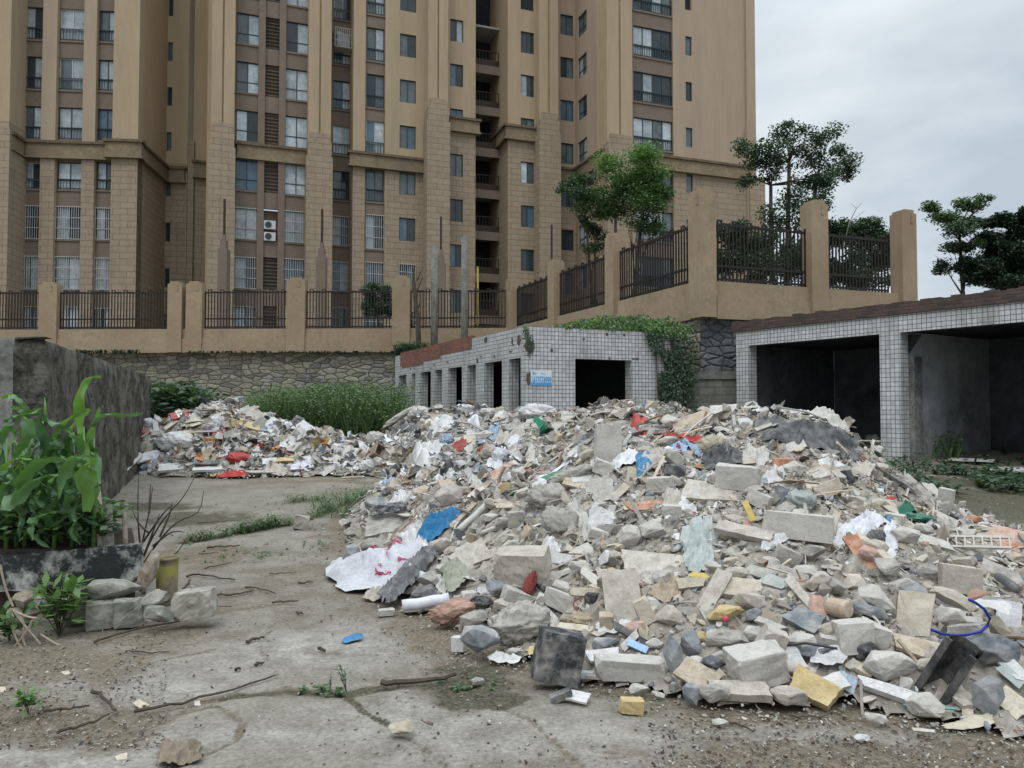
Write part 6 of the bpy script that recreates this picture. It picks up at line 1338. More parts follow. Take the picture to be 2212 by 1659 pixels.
# black casing at the front right
x, y = 1475+1740/3, 1106+1060/3; F, Rr, e = frame_at(x, y); p = contact(x, y, 125); k = S*p.y/FPX; Z = Vector((0, 0, 1)); Ln = 150*k; w_ = 72*k
root = empty('black_plastic_casing', (0, 0, 0), 0, 'broken open black plastic casing leaning at the front right foot', 'casing')
MM = basis(p+Z*65*k+F*.05, Rr, F, Z) @ Matrix.Rotation(R(32), 4, 'Y') @ Matrix.Rotation(R(-25), 4, 'Z') @ Matrix.Rotation(R(12), 4, 'X')
prof = [(-.5, -.32), (-.42, .1), (-.2, .3), (.15, .34), (.42, .18), (.5, -.2)]
m = MB(); n = 14; inn = [(a*.8, b*.8) for a, b in prof]
for (pp, sc_) in ((prof, 1), (inn, 1)):
    vs = []
    for i in range(n+1):
        z = (i/n-.5)*Ln; s_ = 1-.12*abs(i/n-.5)*2
        for (a, b) in pp: vs.append(MM @ Vector((a*w_*s_+noise.noise(Vector((a*3, z*12, b)))*.02, b*w_*s_+noise.noise(Vector((z*14, a, 5)))*.012, z)))
    q = len(pp); m.add(vs, [(i*q+j, i*q+j+1, (i+1)*q+j+1, (i+1)*q+j) for i in range(n) for j in range(q-1)])
m.build('shell', cmat('plastic', 'black'), root)
for sx in (-1, 1):
    m = MB(); m.box(min(sx*w_*.5, sx*w_*.28), max(sx*w_*.5, sx*w_*.28), -w_*.36, -w_*.28, -Ln*.48, Ln*.46, 0, MM); m.build('flange', cmat('plastic', 'black'), root)
m = MB(); m.box(-w_*.38, w_*.38, -w_*.3, w_*.25, -Ln*.5, -Ln*.46, 0, MM); m.build('end_plate', cmat('plastic', 'black'), root)
PLACED.append((x, y, 42, 85, -30, 'black casing'))
# blue hoop
pts = [(1855, 568), (1900, 590), (1955, 630), (1990, 690), (1975, 735), (1930, 775), (1850, 795), (1760, 800), (1680, 790), (1610, 762)]
ps = []
base = hitc(1475+1850/3, 1106+800/3).y
for i, (a, b) in enumerate(pts): ps.append(atY(1475+a/3, 1106+b/3, base-.42+.05*math.sin(i/9*3.14)))
m = MB(); m.tube(ps, .008, 8); o = m.build('plastic_hoop', mat('hoop_blue', (.01, .03, .25), rough=.4, bump=0), smooth=True); tag(o, 'dark blue plastic hoop curving over the rocks at the right', 'hoop')
# rack
x, y = 1475+1890/3, 1106+262/3; F, Rr, e = frame_at(x, y); p = hitc(x, y); k = S*p.y/FPX; MM = basis(p+Z*.09, Rr, (F*.6+Z*.8), Rr.cross(F*.6+Z*.8)) @ Matrix.Rotation(R(4), 4, 'Z')
root = empty('plastic_rack', (0, 0, 0), 0, 'broken off white plastic rack with upright slots at the right', 'rack'); W_ = 135*k; mt = cmat('plastic', 'lgrey')
for (a, b) in ((-.5, -.34), (.3, .48)):
    m = MB(); m.box(-W_/2, W_/2, a*30*k, b*30*k, -.01, .01, 0, MM); m.build('rail', mt, root)
for i in range(9):
    x_ = -W_/2+W_*i/8.3; m = MB(); m.box(x_, x_+3*k, -10*k, 9*k, -.011, .011, 0, MM); m.build('slat', mt, root)
PLACED.append((x, y, 68, 16, 4, 'white plastic rack'))
# jar
x, y = 1475+1012/3, 1106+628/3; F, Rr, e = frame_at(x, y); p = contact(x, y, 40); k = S*p.y/FPX; r = 21*k; root = empty('plastic_jar', (0, 0, 0), 0, 'translucent brownish plastic jar lying beside the blue slate rock', 'jar')
ax = (Rr*.7-F*.6+Z*.05).normalized(); c = p+Z*r; m = MB(); m.tube([c-ax*r*1.1, c-ax*r*1.0, c+ax*r*.9, c+ax*r*1.15], [r*.8, r*.95, r, r*.8], 20); m.build('jar_body', mat('jar_plastic', (.42, .33, .24), rough=.25, var=.2, scale=10, bump=.1), root, smooth=False)
m = MB(); m.tube([c+ax*r*1.15, c+ax*r*1.2], [r*.72, r*.7], 20); m.build('jar_base', mat('jar_base_plastic', (.5, .42, .33), rough=.3, bump=.1), root); PLACED.append((x, y, 26, 22, 0, 'plastic jar'))
# pink ball
x, y = 1475+275/3, 1106+693/3; p = hitc(x, y); bm = bmesh.new(); bmesh.ops.create_icosphere(bm, subdivisions=3, radius=6.5*S*p.y/FPX); m = MB(); m.add([v.co.copy() for v in bm.verts], [[v.index for v in f.verts] for f in bm.faces]); bm.free()
q = atY(x, y, p.y-.2); o = m.build('ball', mat('ball_pink', (.6, .06, .12), rough=.5, bump=0), smooth=True, loc=q); tag(o, 'small round pink ball on the bright yellow foam lump', 'ball')
# red leaves
x, y = 1475+560/3, 1106+382/3; p = hitc(x, y)+Vector((0, 0, .05)); m = MB(); rr = random.Random(2); k = S*p.y/FPX
for i in range(9):
    a = i*.7; d = Vector((math.cos(a), -.3, math.sin(a)*.8)).normalized()*14*k*rr.uniform(.7, 1.1); b = d.cross(Vector((0, 1, .2))).normalized()*3*k; m.add([p, p+d*.5+b, p+d, p+d*.5-b], [(0, 1, 2, 3)])
tag(m.build('artificial_leaves', mat('leaf_red', (.4, .03, .05), bump=0, rough=.6)), 'spiky red artificial leaves lying in the lower rubble', 'artificial leaves')
# red cup frame
x, y = 737.5+1530/3, 1106+598/3; p = atY(x, y, hitc(x, y).y-.1); k = S*p.y/FPX; m = MB(); c = [p+Vector((math.cos(a)*9*k, 0, math.sin(a)*11*k)) for a in [q*math.pi/6 for q in range(13)]]; m.tube(c, 1.4*k, 6); tag(m.build('red_ring', mat('ring_red', (.5, .05, .07), bump=0, rough=.5)), 'small red plastic ring above the flat brown cushion', 'ring')
# cords and strings
def cord(pix, r, col, label, lift=.03, cat='cord', nm='cord'):
    pts = []
    for a, b in pix: h_ = hitc(a, b); pts.append(h_+Vector((0, 0, lift)))
    sm = []
    for i in range(len(pts)-1):
        p0, p1, p2, p3 = pts[max(i-1, 0)], pts[i], pts[i+1], pts[min(i+2, len(pts)-1)]
        for t in (0, .25, .5, .75): sm.append(.5*((2*p1)+(-p0+p2)*t+(2*p0-5*p1+4*p2-p3)*t*t+(-p0+3*p1-3*p2+p3)*t**3))
    sm.append(pts[-1]); m = MB(); m.tube(sm, r, 6); o = m.build(nm, mat(nm+'_mat', col, bump=0, rough=.7), smooth=True); return tag(o, label, cat)
cord([(1230, 1380), (1245, 1340), (1262, 1300), (1270, 1250), (1240, 1200), (1262, 1150)], .004, (.5, .42, .3), 'thin pale string running down to the flat cushion')
cord([(1475+1230/3, 1106+740/3), (1475+1275/3, 1106+790/3), (1475+1290/3, 1106+880/3)], .007, (.5, .48, .44), 'pale plastic strap hanging by the split concrete cube', .06, 'strap', 'strap')
cord([(1475+740/3, 1106+250/3), (1475+790/3, 1106+310/3), (1475+795/3, 1106+400/3)], .005, (.42, .38, .33), 'thin wire loop over the tilted half brick', .05, 'wire', 'wire')
# marks on sacks and packages: small flat prints laid on the cloth
def prints(parent_label, pix, col, nm):
    for o in [q for q in C.objects if q.get('label') == parent_label][:1]:
        for (a, b, w_, h_, rot) in pix:
            m = MB()
            p = hitc(a, b); k = S*p.y/FPX; F, Rr, e = frame_at(a, b); U = (F*.85+Z*.5).normalized(); U2 = Rr*math.sin(R(rot))+U*math.cos(R(rot)); R2 = Rr*math.cos(R(rot))-U*math.sin(R(rot))
            c = None
            inv = o.matrix_world
            best = min(o.data.vertices, key=lambda v: (v.co.x+o.location.x-p.x)**2+(v.co.y+o.location.y-p.y)**2); c = best.co+Vector((0, -.01, .02))
            nq = 5; vs = []
            for j in range(nq):
                for i in range(nq):
                    q = c+R2*((i/(nq-1)-.5)*w_*k)+U2*((j/(nq-1)-.5)*h_*k*1.7)
                    bb = min(o.data.vertices, key=lambda v: (v.co.x-q.x)**2+(v.co.y-q.y)**2); vs.append((q.x, q.y, bb.co.z+.022))
            m.add(vs, [(j*nq+i, j*nq+i+1, (j+1)*nq+i+1, (j+1)*nq+i) for j in range(nq-1) for i in range(nq-1)])
            mm = m.build(nm, mat(nm+'_ink', col, bump=0, rough=.8), o)
bpy.context.view_layer.update()
prints('clean white sack with red printing spread on the ground', [(783, 1178, 9, 38, 15), (806, 1172, 7, 34, 10), (851, 1194, 10, 34, -20), (866, 1196, 6, 30, -20), (800, 1215, 20, 4, 30), (870, 1230, 24, 5, -20), (836, 1212, 13, 3.5, 0), (836, 1218, 12, 3.5, 8), (838, 1224, 2.5, 9, 0), (833, 1229, 11, 2.5, -8), (838, 1236, 12, 2.5, 0), (834, 1243, 3, 9, 12), (826, 1262, 34, 8, 5), (820, 1255, 10, 4, 40), (838, 1256, 9, 4, -30)], (.5, .1, .17), 'red_print')
prints('white plastic bag with dark purple writing', [(1068, 970, 2.5, 20, 20), (1075, 972, 2.5, 20, 20), (1082, 984, 14, 2.5, 20), (1080, 992, 14, 2.5, 20), (1088, 998, 2.5, 12, 20), (1076, 1003, 12, 2.5, 15)], (.08, .06, .18), 'purple_print')
# letter on the red lid
o = [q for q in C.objects if q.get('label', '').startswith('red box lid')][0]; me = text_mesh('R', .3); me.materials.append(mat('letter_white', (.7, .7, .7), bump=0)); t = bpy.data.objects.new('letter', me); C.objects.link(t); t.parent = o
F, Rr, e = frame_at(389, 888); U = F*math.cos(R(40))+Z*math.sin(R(40)); t.matrix_local = basis(Rr.cross(U)*.03, Rr, U, Rr.cross(U)) @ Matrix.Rotation(R(18), 4, 'Z')
# marks on the white casing
o = [q for q in C.objects if q.get('label', '').startswith('white half round')][0]; m = MB()
for i in range(7):
    p = atY(737.5+(520+i*12)/3, 1106+(640-i*1.7)/3, o.location.y-.045)-o.location; m.box(p.x-.004, p.x+.005, p.y-.003, p.y+.003, p.z-.006, p.z+.008)
m.build('printed_marks', mat('casing_ink', (.12, .12, .13), bump=0), o)
# ------------------------------------------------------------------ heap core and loose fragments
def proj(p):
    q = p-EYEV; yc = q.y*cp+q.z*sp; zc = -q.y*sp+q.z*cp
    return ((q.x/yc*FPX+512)/S, (384-zc/yc*FPX)/S)
def region_col(x, y, rnd):
    """typical colours of that part of the heap"""
    r = rnd.random()
    if x < 740:   tb = (('white', .2), ('lgrey', .26), ('dust', .16), ('grey', .14), ('beige', .07), ('orange', .012), ('yellow', .025), ('dgrey', .05), ('brown', .03), ('red', .006), ('lblue', .02))
    elif x < 1130 and y < 1060: tb = (('white', .34), ('bright', .1), ('lgrey', .28), ('dust', .14), ('grey', .05), ('tan', .03), ('dgrey', .03), ('lblue', .025), ('red', .006), ('brown', .01))
    elif x > 1500 and y < 960: tb = (('lgrey', .34), ('dust', .26), ('dgrey', .14), ('white', .14), ('grey', .12))
    elif y > 1200: tb = (('dust', .33), ('lgrey', .27), ('grey', .2), ('blue', .07), ('slate', .03), ('beige', .06), ('cream', .02), ('white', .03), ('pink', .012), ('dgrey', .02))
    else: tb = (('dust', .36), ('lgrey', .28), ('grey', .14), ('white', .08), ('beige', .045), ('tan', .035), ('blue', .02), ('dgrey', .02), ('pink', .015), ('green', .003), ('red', .005))
    s_ = sum(t[1] for t in tb); r *= s_
    for n, q in tb:
        r -= q
        if r <= 0: return n
    return tb[0][0]
def blocked(x, y, f=.92):
    for (a, b, hw, hh, rot, _) in PLACED:
        dx, dy = x-a, y-b
        if abs(dx) > hw+hh or abs(dy) > hw+hh: continue
        c_, s_ = math.cos(R(rot)), math.sin(R(rot)); u = dx*c_-dy*s_; v = dx*s_+dy*c_
        if (u/(hw*f))**2+(v/(hh*f))**2 < 1: return True
    return False
rnd = random.Random(77); COL['mudg'] = (.2, .185, .155)
protos = {'chunk': [], 'plate': [], 'strip': [], 'crumple': []}
for i in range(26):
    bm = hull([Vector((rnd.gauss(0, 1), rnd.gauss(0, 1), rnd.gauss(0, 1))).normalized()*rnd.uniform(.35, .5) for _ in range(rnd.randint(8, 14))]); bm.verts.ensure_lookup_table(); bm.verts.index_update()
    protos['chunk'].append(([v.co.copy() for v in bm.verts], [[v.index for v in f.verts] for f in bm.faces])); bm.free()
for i in range(26):
    n = rnd.randint(5, 8); th = rnd.uniform(.02, .07); asp = rnd.uniform(.35, .9); per = [(math.cos(k*6.283/n+rnd.uniform(-.3, .3))*.5*rnd.uniform(.75, 1.1), math.sin(k*6.283/n+rnd.uniform(-.3, .3))*.5*asp) for k in range(n)]
    bd = rnd.uniform(-.15, .15); vs = [Vector((a, b, z+bd*a*a*4)) for z in (-th/2, th/2) for a, b in per]; protos['plate'].append((vs, [tuple(range(n))[::-1], tuple(range(n, 2*n))]+[(k, (k+1) % n, n+(k+1) % n, n+k) for k in range(n)]))
    wd, tt = rnd.uniform(.03, .1), rnd.uniform(.015, .04); bd = rnd.uniform(-.1, .1); vs = [Vector((a, b*wd, c*tt+(bd if abs(a) < .2 else 0))) for a in (-.5, -.1, .5) for b, c in ((-.5, -.5), (.5, -.5), (.5, .5), (-.5, .5))]
    protos['strip'].append((vs, [(0, 3, 2, 1), (8, 9, 10, 11)]+[(s_*4+k, s_*4+(k+1) % 4, s_*4+4+(k+1) % 4, s_*4+4+k) for s_ in (0, 1) for k in range(4)]))
    g = 6; sd = rnd.random()*50; vs = []
    for j in range(g):
        for k in range(g):
            a, b = k/(g-1)-.5, j/(g-1)-.5; o_ = 1+.5*noise.noise(Vector((math.atan2(b, a), sd, 1))); vs.append(Vector((a*o_, b*o_*.75, (1-abs(noise.noise(Vector((a*3+sd, b*3, 1))))*3.4)*.22+rnd.uniform(-.05, .05))))
    protos['crumple'].append((vs, [(j*g+k, j*g+k+1, (j+1)*g+k+1, (j+1)*g+k) for j in range(g-1) for k in range(g-1)]))
class Soup:
    def __init__(s): s.V = []; s.F = []; s.K = []; s.n = 0; s.sm = []
    def add(s, proto, M4, col):
        vs, fs = proto; s.V.append(np.array([M4 @ v for v in vs], 'f')); s.F += [tuple(i+s.n for i in f) for f in fs]; s.K.append(np.tile(np.array([*col, 1], 'f'), (len(vs), 1))); s.n += len(vs)
    def build(s, name, mt):
        me = bpy.data.meshes.new(name); me.from_pydata(np.concatenate(s.V).tolist(), [], s.F); me.materials.append(mt); ca = me.color_attributes.new('Col', 'FLOAT_COLOR', 'POINT'); ca.data.foreach_set('color', np.concatenate(s.K).ravel()); me.update()
        o = bpy.data.objects.new(name, me); C.objects.link(o); return o
DUSTY = mat('dusty_rubble', rough=.93, var=.2, scale=16, bump=.5, dist=.006, attr='Col', spec=.15)
def jit(c, rnd, a=.3):
    k = (1+rnd.uniform(-a, a*.6))*(.55 if rnd.random() < .07 else 1); return tuple(min(.8, q*k) for q in c)
def fragments(soup, n, xr, yr, which, seed):
    rnd = random.Random(seed); c_ = 0; tries = 0
    while c_ < n and tries < n*8:
        tries += 1; X = rnd.uniform(*xr); Y = rnd.uniform(*yr)
        if rnd.random() > min(1, 6.0/Y): continue
        Tn = which; h = H(X, Y)
        if h < .015: continue
        z = gz(X, Y)+h; x, y = proj(Vector((X, Y, z)))
        if x < -120 or x > 2450: continue
        big = rnd.random(); dist = max(1, Y/6)
        s_ = (rnd.uniform(.02, .06) if big < .7 else rnd.uniform(.06, .13) if big < .93 else rnd.uniform(.12, .22))*dist**.75
        if h < .12: s_ *= .6
        if blocked(x, y, 1.0) and (s_ > .035 or rnd.random() < .72): continue
        zone_pl = .42 if (x < 1130 and y < 1060) else .18 if y < 1150 else .06
        r = rnd.random(); kd = 'crumple' if r < zone_pl else 'plate' if r < zone_pl+.36 else 'strip' if r < zone_pl+.5 else 'chunk'
        if kd == 'crumple': s_ *= 1.05
        if kd == 'strip': s_ *= 1.9
        cn = region_col(x, y, rnd)
        if kd == 'strip' and rnd.random() < .4: cn = rnd.choice(('tan', 'beige', 'brown', 'pink', 'dgrey', 'cream'))
        if kd == 'crumple' and cn in ('grey', 'blue', 'slate', 'beige'): cn = 'lgrey'
        col = jit(COL[cn], rnd)
        # surface tilt
        gx_ = (H(X+.1, Y)-H(X-.1, Y))/.2; gy_ = (H(X, Y+.1)-H(X, Y-.1))/.2; nrm = Vector((-gx_, -gy_, 1)).normalized(); q = nrm.to_track_quat('Z', 'Y').to_matrix().to_4x4()
        tl = 1.0 if kd in ('chunk', 'crumple') else .6
        M4 = Matrix.Translation((X, Y, z+s_*rnd.uniform(-.05, .22))) @ q @ Euler((rnd.gauss(0, tl*.6), rnd.gauss(0, tl*.6), rnd.uniform(0, 6.28))).to_matrix().to_4x4()
        sc = Matrix.Diagonal((s_, s_*rnd.uniform(.6, 1.05), s_*(rnd.uniform(.5, 1) if kd == 'chunk' else 1), 1)); soup.add(rnd.choice(protos[kd]), M4 @ sc, col); c_ += 1
def heap(name, label, xr, yr, n, seed, pred):
    # the packed core
    i0, i1 = int((xr[0]-GX0)/GD), int((xr[1]-GX0)/GD); j0, j1 = int((yr[0]-GY0)/GD), int((yr[1]-GY0)/GD); idx = {}; soup = Soup(); vs = []; cs = []; fs = []
    rn = random.Random(seed)
    for j in range(j0, min(j1, len(gy)-1)):
        for i in range(i0, min(i1, len(gx)-1)):
            if max(HT[j, i], HT[j+1, i], HT[j, i+1], HT[j+1, i+1]) <= 0.035+.05*noise.noise(Vector((gx[i]*3, gy[j]*3, 1))): continue
            q = []
            for (a, b) in ((j, i), (j, i+1), (j+1, i+1), (j+1, i)):
                if (a, b) not in idx:
                    idx[(a, b)] = len(vs); X, Y = gx[b], gy[a]; rg = rn.uniform(-.022, .022) if HT[a, b] > .04 else 0
                    vs.append((X+rn.uniform(-.015, .015), Y+rn.uniform(-.015, .015), gz(X, Y)+HT[a, b]+rg)); cs.append((*jit((.31, .282, .24), rn, .3), 1))
                q.append(idx[(a, b)])
            fs.append(tuple(q))
    soup.V.append(np.array(vs, 'f')); soup.F = fs; soup.K.append(np.array(cs, 'f')); soup.n = len(vs)
    fragments(soup, n, xr, yr, None, seed)
    o = soup.build(name, DUSTY); return tag(o, label, 'rubble', kind='stuff')
heap('rubble_heap', 'huge grey heap of demolition rubble and plastic waste across the yard', (-3.0, 7.2), (3.2, 17.2), 17000, 5, None)
heap('small_rubble_heap', 'smaller heap of mixed waste at the dark wall on the left', (-7.6, -3.0), (12.6, 19.4), 3600, 6, None)
# medium pieces, each one an object of its own
CW = dict(grey='grey', lgrey='pale grey', dust='dusty beige', white='white', bright='clean white', blue='bluish grey', slate='dark blue grey', beige='beige', cream='cream', tan='tan', pink='pinkish', dgrey='dark grey', brown='brown', orange='orange', yellow='ochre', red='red', lblue='light blue', green='green', dred='dull red')
def near_label(x, y, cname, kind, size):
    best = sorted(PLACED[:NHAND], key=lambda t: (t[0]-x)**2+(t[1]-y)**2)
    for b in best[:6]:
        dx, dy = x-b[0], y-b[1]; rel = ('right of' if dx > 0 else 'left of') if abs(dx) > abs(dy)*1.1 else ('below' if dy > 0 else 'above')
        short = ' '.join(b[5].split()[:5]); 
        for cut in (' on', ' in', ' at', ' the', ' a', ' with', ' of', ' left', ' right', ' below', ' and', ' under', ' before', ' beside', ' above', ' behind', ' between', ' near', ' lying'):
            if short.endswith(cut): short = short[:-len(cut)]
        for cut in (' on', ' in', ' at', ' the', ' a', ' with', ' of', ' left', ' right', ' below'):
            if short.endswith(cut): short = short[:-len(cut)]
        lab = f'{size}{CW.get(cname, cname)} {kind} {rel} the {short}'
        if lab not in USED: USED.add(lab); return lab
    return lab
USED = set(); NHAND = len(PLACED); rnd = random.Random(31); RND = random.Random(99); made = 0; tries = 0
while made < 190 and tries < 6000:
    tries += 1
    if rnd.random() < .78: x = rnd.uniform(760, 2200); y = rnd.uniform(880, 1540)
    else: x = rnd.uniform(300, 760); y = rnd.uniform(880, 1020)
    p = hit(x, y)
    if not p or H(p.x, p.y) < .04 or blocked(x, y, .9): continue
    cn = region_col(x, y, rnd); k = S*p.y/FPX; r = rnd.random()
    s_ = rnd.uniform(.11, .24)*(p.y/6)**.35; wp = s_/k
    pl = .55 if (x < 1130 and y < 1060) else .25 if y < 1120 else .08
    size = 'small ' if s_ < .15 else 'larger ' if s_ > .21 else ''
    grp = None
    if r < pl:
        cn = rnd.choice(('white', 'lgrey', 'white', 'dust', 'bright') if x < 1200 else ('lgrey', 'dust', 'white')); lab = near_label(x, y, cn, 'crumpled sheet', size)
        item2(x, y, wp*1.3, wp*.6, rnd.uniform(-40, 40), 'sheet', cn, lab, 'crumpled_sheet', 'sheet', group='crumpled sheets in the rubble')
    elif r < pl+.3:
        cn = rnd.choice(('lgrey', 'dust', 'tan', 'beige', 'white', 'dust', 'grey')); lab = near_label(x, y, cn, 'broken board', size)
        item2(x, y, wp*1.3, wp*rnd.uniform(.25, .6), rnd.uniform(-60, 60), 'slab', cn, lab, 'broken_board', 'board', T=rnd.uniform(20, 60), th=rnd.uniform(.012, .03), group='broken boards in the rubble')
    else:
        if cn in ('white', 'bright', 'red', 'green', 'orange', 'brown', 'tan', 'lblue'): cn = 'lgrey'
        blk = rnd.random() < .3; lab = near_label(x, y, cn, 'brick piece' if blk else 'stone', size)
        item2(x, y, wp, wp*rnd.uniform(.5, .85), rnd.uniform(-25, 25), 'block' if blk else 'rock', cn, lab, 'brick_piece' if blk else 'stone', 'brick' if blk else 'stone', group='brick pieces in the rubble' if blk else 'stones in the rubble')
    made += 1
# loose gravel and chips on the ground
def scatter_ground():
    rnd = random.Random(8); soup = Soup(); sets = []
    n = 0
    while n < 5500:
        x = rnd.uniform(-60, 2270); y = 1000+660*rnd.random()**.7 if rnd.random() < .9 else rnd.uniform(1020, 1100)
        X, Y, _ = foot(x, y)
        h = float(HGq(X, Y)); prox = math.exp(-max(0, -h)/.07)
        dark_ = (y > 1540 and x > 1400) or (x < 360 and 1360 < y < 1620)
        if h > .02 or rnd.random() > (.07+.93*prox if not dark_ else .8): continue
        s_ = rnd.choice((.008, .01, .012, .016, .02))*rnd.uniform(.7, 1.3)*(1.5 if prox > .6 and rnd.random() < .25 else 1)*(1 if Y < 8 else 1.6)
        cn = rnd.choice(('dust', 'grey', 'grey', 'mudg', 'mudg', 'mudg', 'dgrey', 'dbrown', 'dbrown')) if not prox > .6 else rnd.choice(('lgrey', 'grey', 'dust', 'grey', 'mudg'))
        M4 = Matrix.Translation((X, Y, gz(X, Y)+s_*.15)) @ Euler((rnd.uniform(-.6, .6), rnd.uniform(-.6, .6), rnd.uniform(0, 6))).to_matrix().to_4x4() @ Matrix.Diagonal((s_*1.3, s_, s_*.6, 1))
        soup.add(rnd.choice(protos['chunk' if rnd.random() < .75 else 'plate']), M4, jit(COL[cn], rnd, .3)); n += 1
    tag(soup.build('gravel', DUSTY), 'loose gravel and chips scattered over the concrete', 'gravel', kind='stuff')
def HGq(X, Y):
    i = int((X-GX0)/GD); j = int((Y-GY0)/GD)
    if i < 0 or j < 0 or i >= len(gx) or j >= len(gy): return -.5
    return HG[j, i]
scatter_ground()
# ------------------------------------------------------------------ planter corner at the left
t0 = (0, 2)
def at_ground(x, y): p = foot(x, y); return Vector((p[0], p[1], gz(p[0], p[1])))
soil = mat('planter_soil', (.07, .058, .04), var=.5, scale=12, bump=.8, dist=.03)
SY = 5.95
pl, prr = atY(-460, 1238, SY), atY(297, 1176, SY+.12); pb, pbr = atY(-460, 1316, SY-.02), atY(300, 1255, SY+.1)
m = MB(); n = 40
def lerp(a, b, t): return a+(b-a)*t
vs = []
for side_ in (0, 1):
    for i in range(n+1):
        t = i/n; a = lerp(Vector(pl), Vector(prr), t); b = lerp(Vector(pb), Vector(pbr), t); wz = .012*noise.noise(Vector((t*14, 1, side_)))
        for q, c in ((0, a), (1, b)): vs.append((c.x, c.y+side_*.09, c.z+wz+(.012*noise.noise(Vector((t*30, 4, 2))) if q else 0)))
fs = []
for i in range(n):
    a = i*2; o = (n+1)*2; fs += [(a, a+1, a+3, a+2), (o+a, o+a+2, o+a+3, o+a+1), (a, a+2, o+a+2, o+a), (a+1, o+a+1, o+a+3, a+3)]
fs += [(0, (n+1)*2, (n+1)*2+1, 1), (2*n, 2*n+1, (n+1)*2+2*n+1, (n+1)*2+2*n)]
m.add(vs, fs); pm = mat('peeling_paint', (.025, .027, .028), rough=.7, var=.4, scale=9, bump=.5, dist=.01, col2=(.4, .4, .37))
tag(m.build('planter_slab', pm), 'black and white peeling concrete slab edging the corn bed', 'slab')
m = MB(); zs_ = prr.z-.05
m.add([(pl.x-.6, SY+.09, zs_), (prr.x-.05, SY+.2, zs_), (prr.x-.62, SY+1.3, zs_), (pl.x-.6, SY+1.3, zs_)], [(0, 1, 2, 3)]); m.add([(prr.x-.05, SY+.2, 0), (prr.x-.62, SY+1.3, 0), (prr.x-.62, SY+1.3, zs_), (prr.x-.05, SY+.2, zs_)], [(0, 1, 2, 3)])
m.add([(pl.x-.6, SY+.085, -.05), (prr.x-.05, SY+.195, -.05), (prr.x-.05, SY+.195, zs_), (pl.x-.6, SY+.085, zs_)], [(0, 1, 2, 3)]); tag(m.build('planting_bed', soil), 'raised bed of dark soil behind the peeling slab', 'soil', kind='structure')
def stone_at(zx, zy, zw, zh, rot, kind, c, label, Y, name=None, cat=None, dep=.7, yaw=0):
    x, y = zx/3, 1106+zy/3; c0 = atY(x, y, Y); k = S*Y/FPX; w_, h = zw/3*k, zh/3*k; d = dep*min(w_, h*1.3); F, Rr, e = frame_at(x, y)
    g = g_block(w_, d, h, RND) if kind == 'block' else g_rock(w_, d, h, RND)
    o = mk(name or ('block' if kind == 'block' else 'rock'), *g, cmat('stone', c), basis(c0+F*d*.3, Rr, F, Vector((0, 0, 1))) @ Matrix.Rotation(-R(rot), 4, 'Y') @ Matrix.Rotation(R(yaw), 4, 'Z')); tag(o, label, cat or kind)
COL['moss'] = (.17, .175, .14); COL['paleb'] = (.27, .255, .21); COL['mud'] = (.24, .19, .14)
stone_at(655, 670, 172, 172, 0, 'block', 'moss', 'square grey block under the long stone, left of the pair', 5.72)
stone_at(830, 665, 172, 172, 0, 'block', 'moss', 'square grey block under the long stone, right of the pair', 5.74)
stone_at(490, 640, 150, 140, 3, 'block', 'moss', 'mossy block half hidden by the green weed', 5.78)
stone_at(725, 510, 380, 140, -3, 'rock', 'moss', 'long grey stone lying on top of the two square blocks', 5.8, dep=.9)
stone_at(962, 390, 110, 290, -12, 'rock', 'mud', 'upright leaning stone between the slab and the clay pot', 5.95)
stone_at(1015, 565, 190, 120, 0, 'rock', 'paleb', 'rough porous rock in front of the clay pot', 5.75)
stone_at(1035, 670, 200, 110, -12, 'rock', 'moss', 'grey wedge stone under the porous rock', 5.62)
stone_at(1262, 600, 270, 175, 8, 'block', 'paleb', 'large pale broken block at the end of the corn bed', 5.72, yaw=-22)
stone_at(175, 570, 170, 120, 0, 'rock', 'mud', 'brownish stone at the left under the peeling slab', 5.75)
stone_at(290, 600, 130, 120, 0, 'rock', 'moss', 'grey stone right of the brownish stone', 5.7)
stone_at(500, 540, 120, 90, 10, 'rock', 'moss', 'small mossy stone left of the long grey stone', 5.8)
stone_at(130, 690, 220, 130, 0, 'rock', 'mud', 'muddy stone at the left edge behind the dry roots', 5.75)
stone_at(1955, 70, 95, 85, -10, 'block', 'paleb', 'single pale block among the weeds in the middle of the yard', foot(652, 1145)[1])
stone_at(1250, 495, 50, 40, 0, 'rock', 'paleb', 'small pale stone near the large broken block', foot(417, 1278)[1])
# clay pot
p0 = at_ground(352, 1306); k = S*p0.y/FPX; c = Vector((p0.x+.01, p0.y+.05, 0)); hh = 100*k; m = MB(); pr = [(20, 0), (21, .1), (22, .5), (22, .8), (22, .93), (24, .94), (24, 1), (20.5, 1), (20.5, .93), (20, .5)]
vs = []; n = 24
for r, z in pr:
    for i in range(n): a = i*6.2832/n; vs.append((c.x+math.cos(a)*r*k, c.y+math.sin(a)*r*k, z*hh))
m.add(vs, [(j*n+i, j*n+(i+1) % n, (j+1)*n+(i+1) % n, (j+1)*n+i) for j in range(len(pr)-1) for i in range(n)]); tag(m.build('clay_pot', mat('pot_clay', (.22, .19, .13), rough=.5, var=.3, scale=7, bump=.3, col2=(.3, .27, .07)), smooth=True), 'tall stained clay pot standing open behind the porous rock', 'pot')
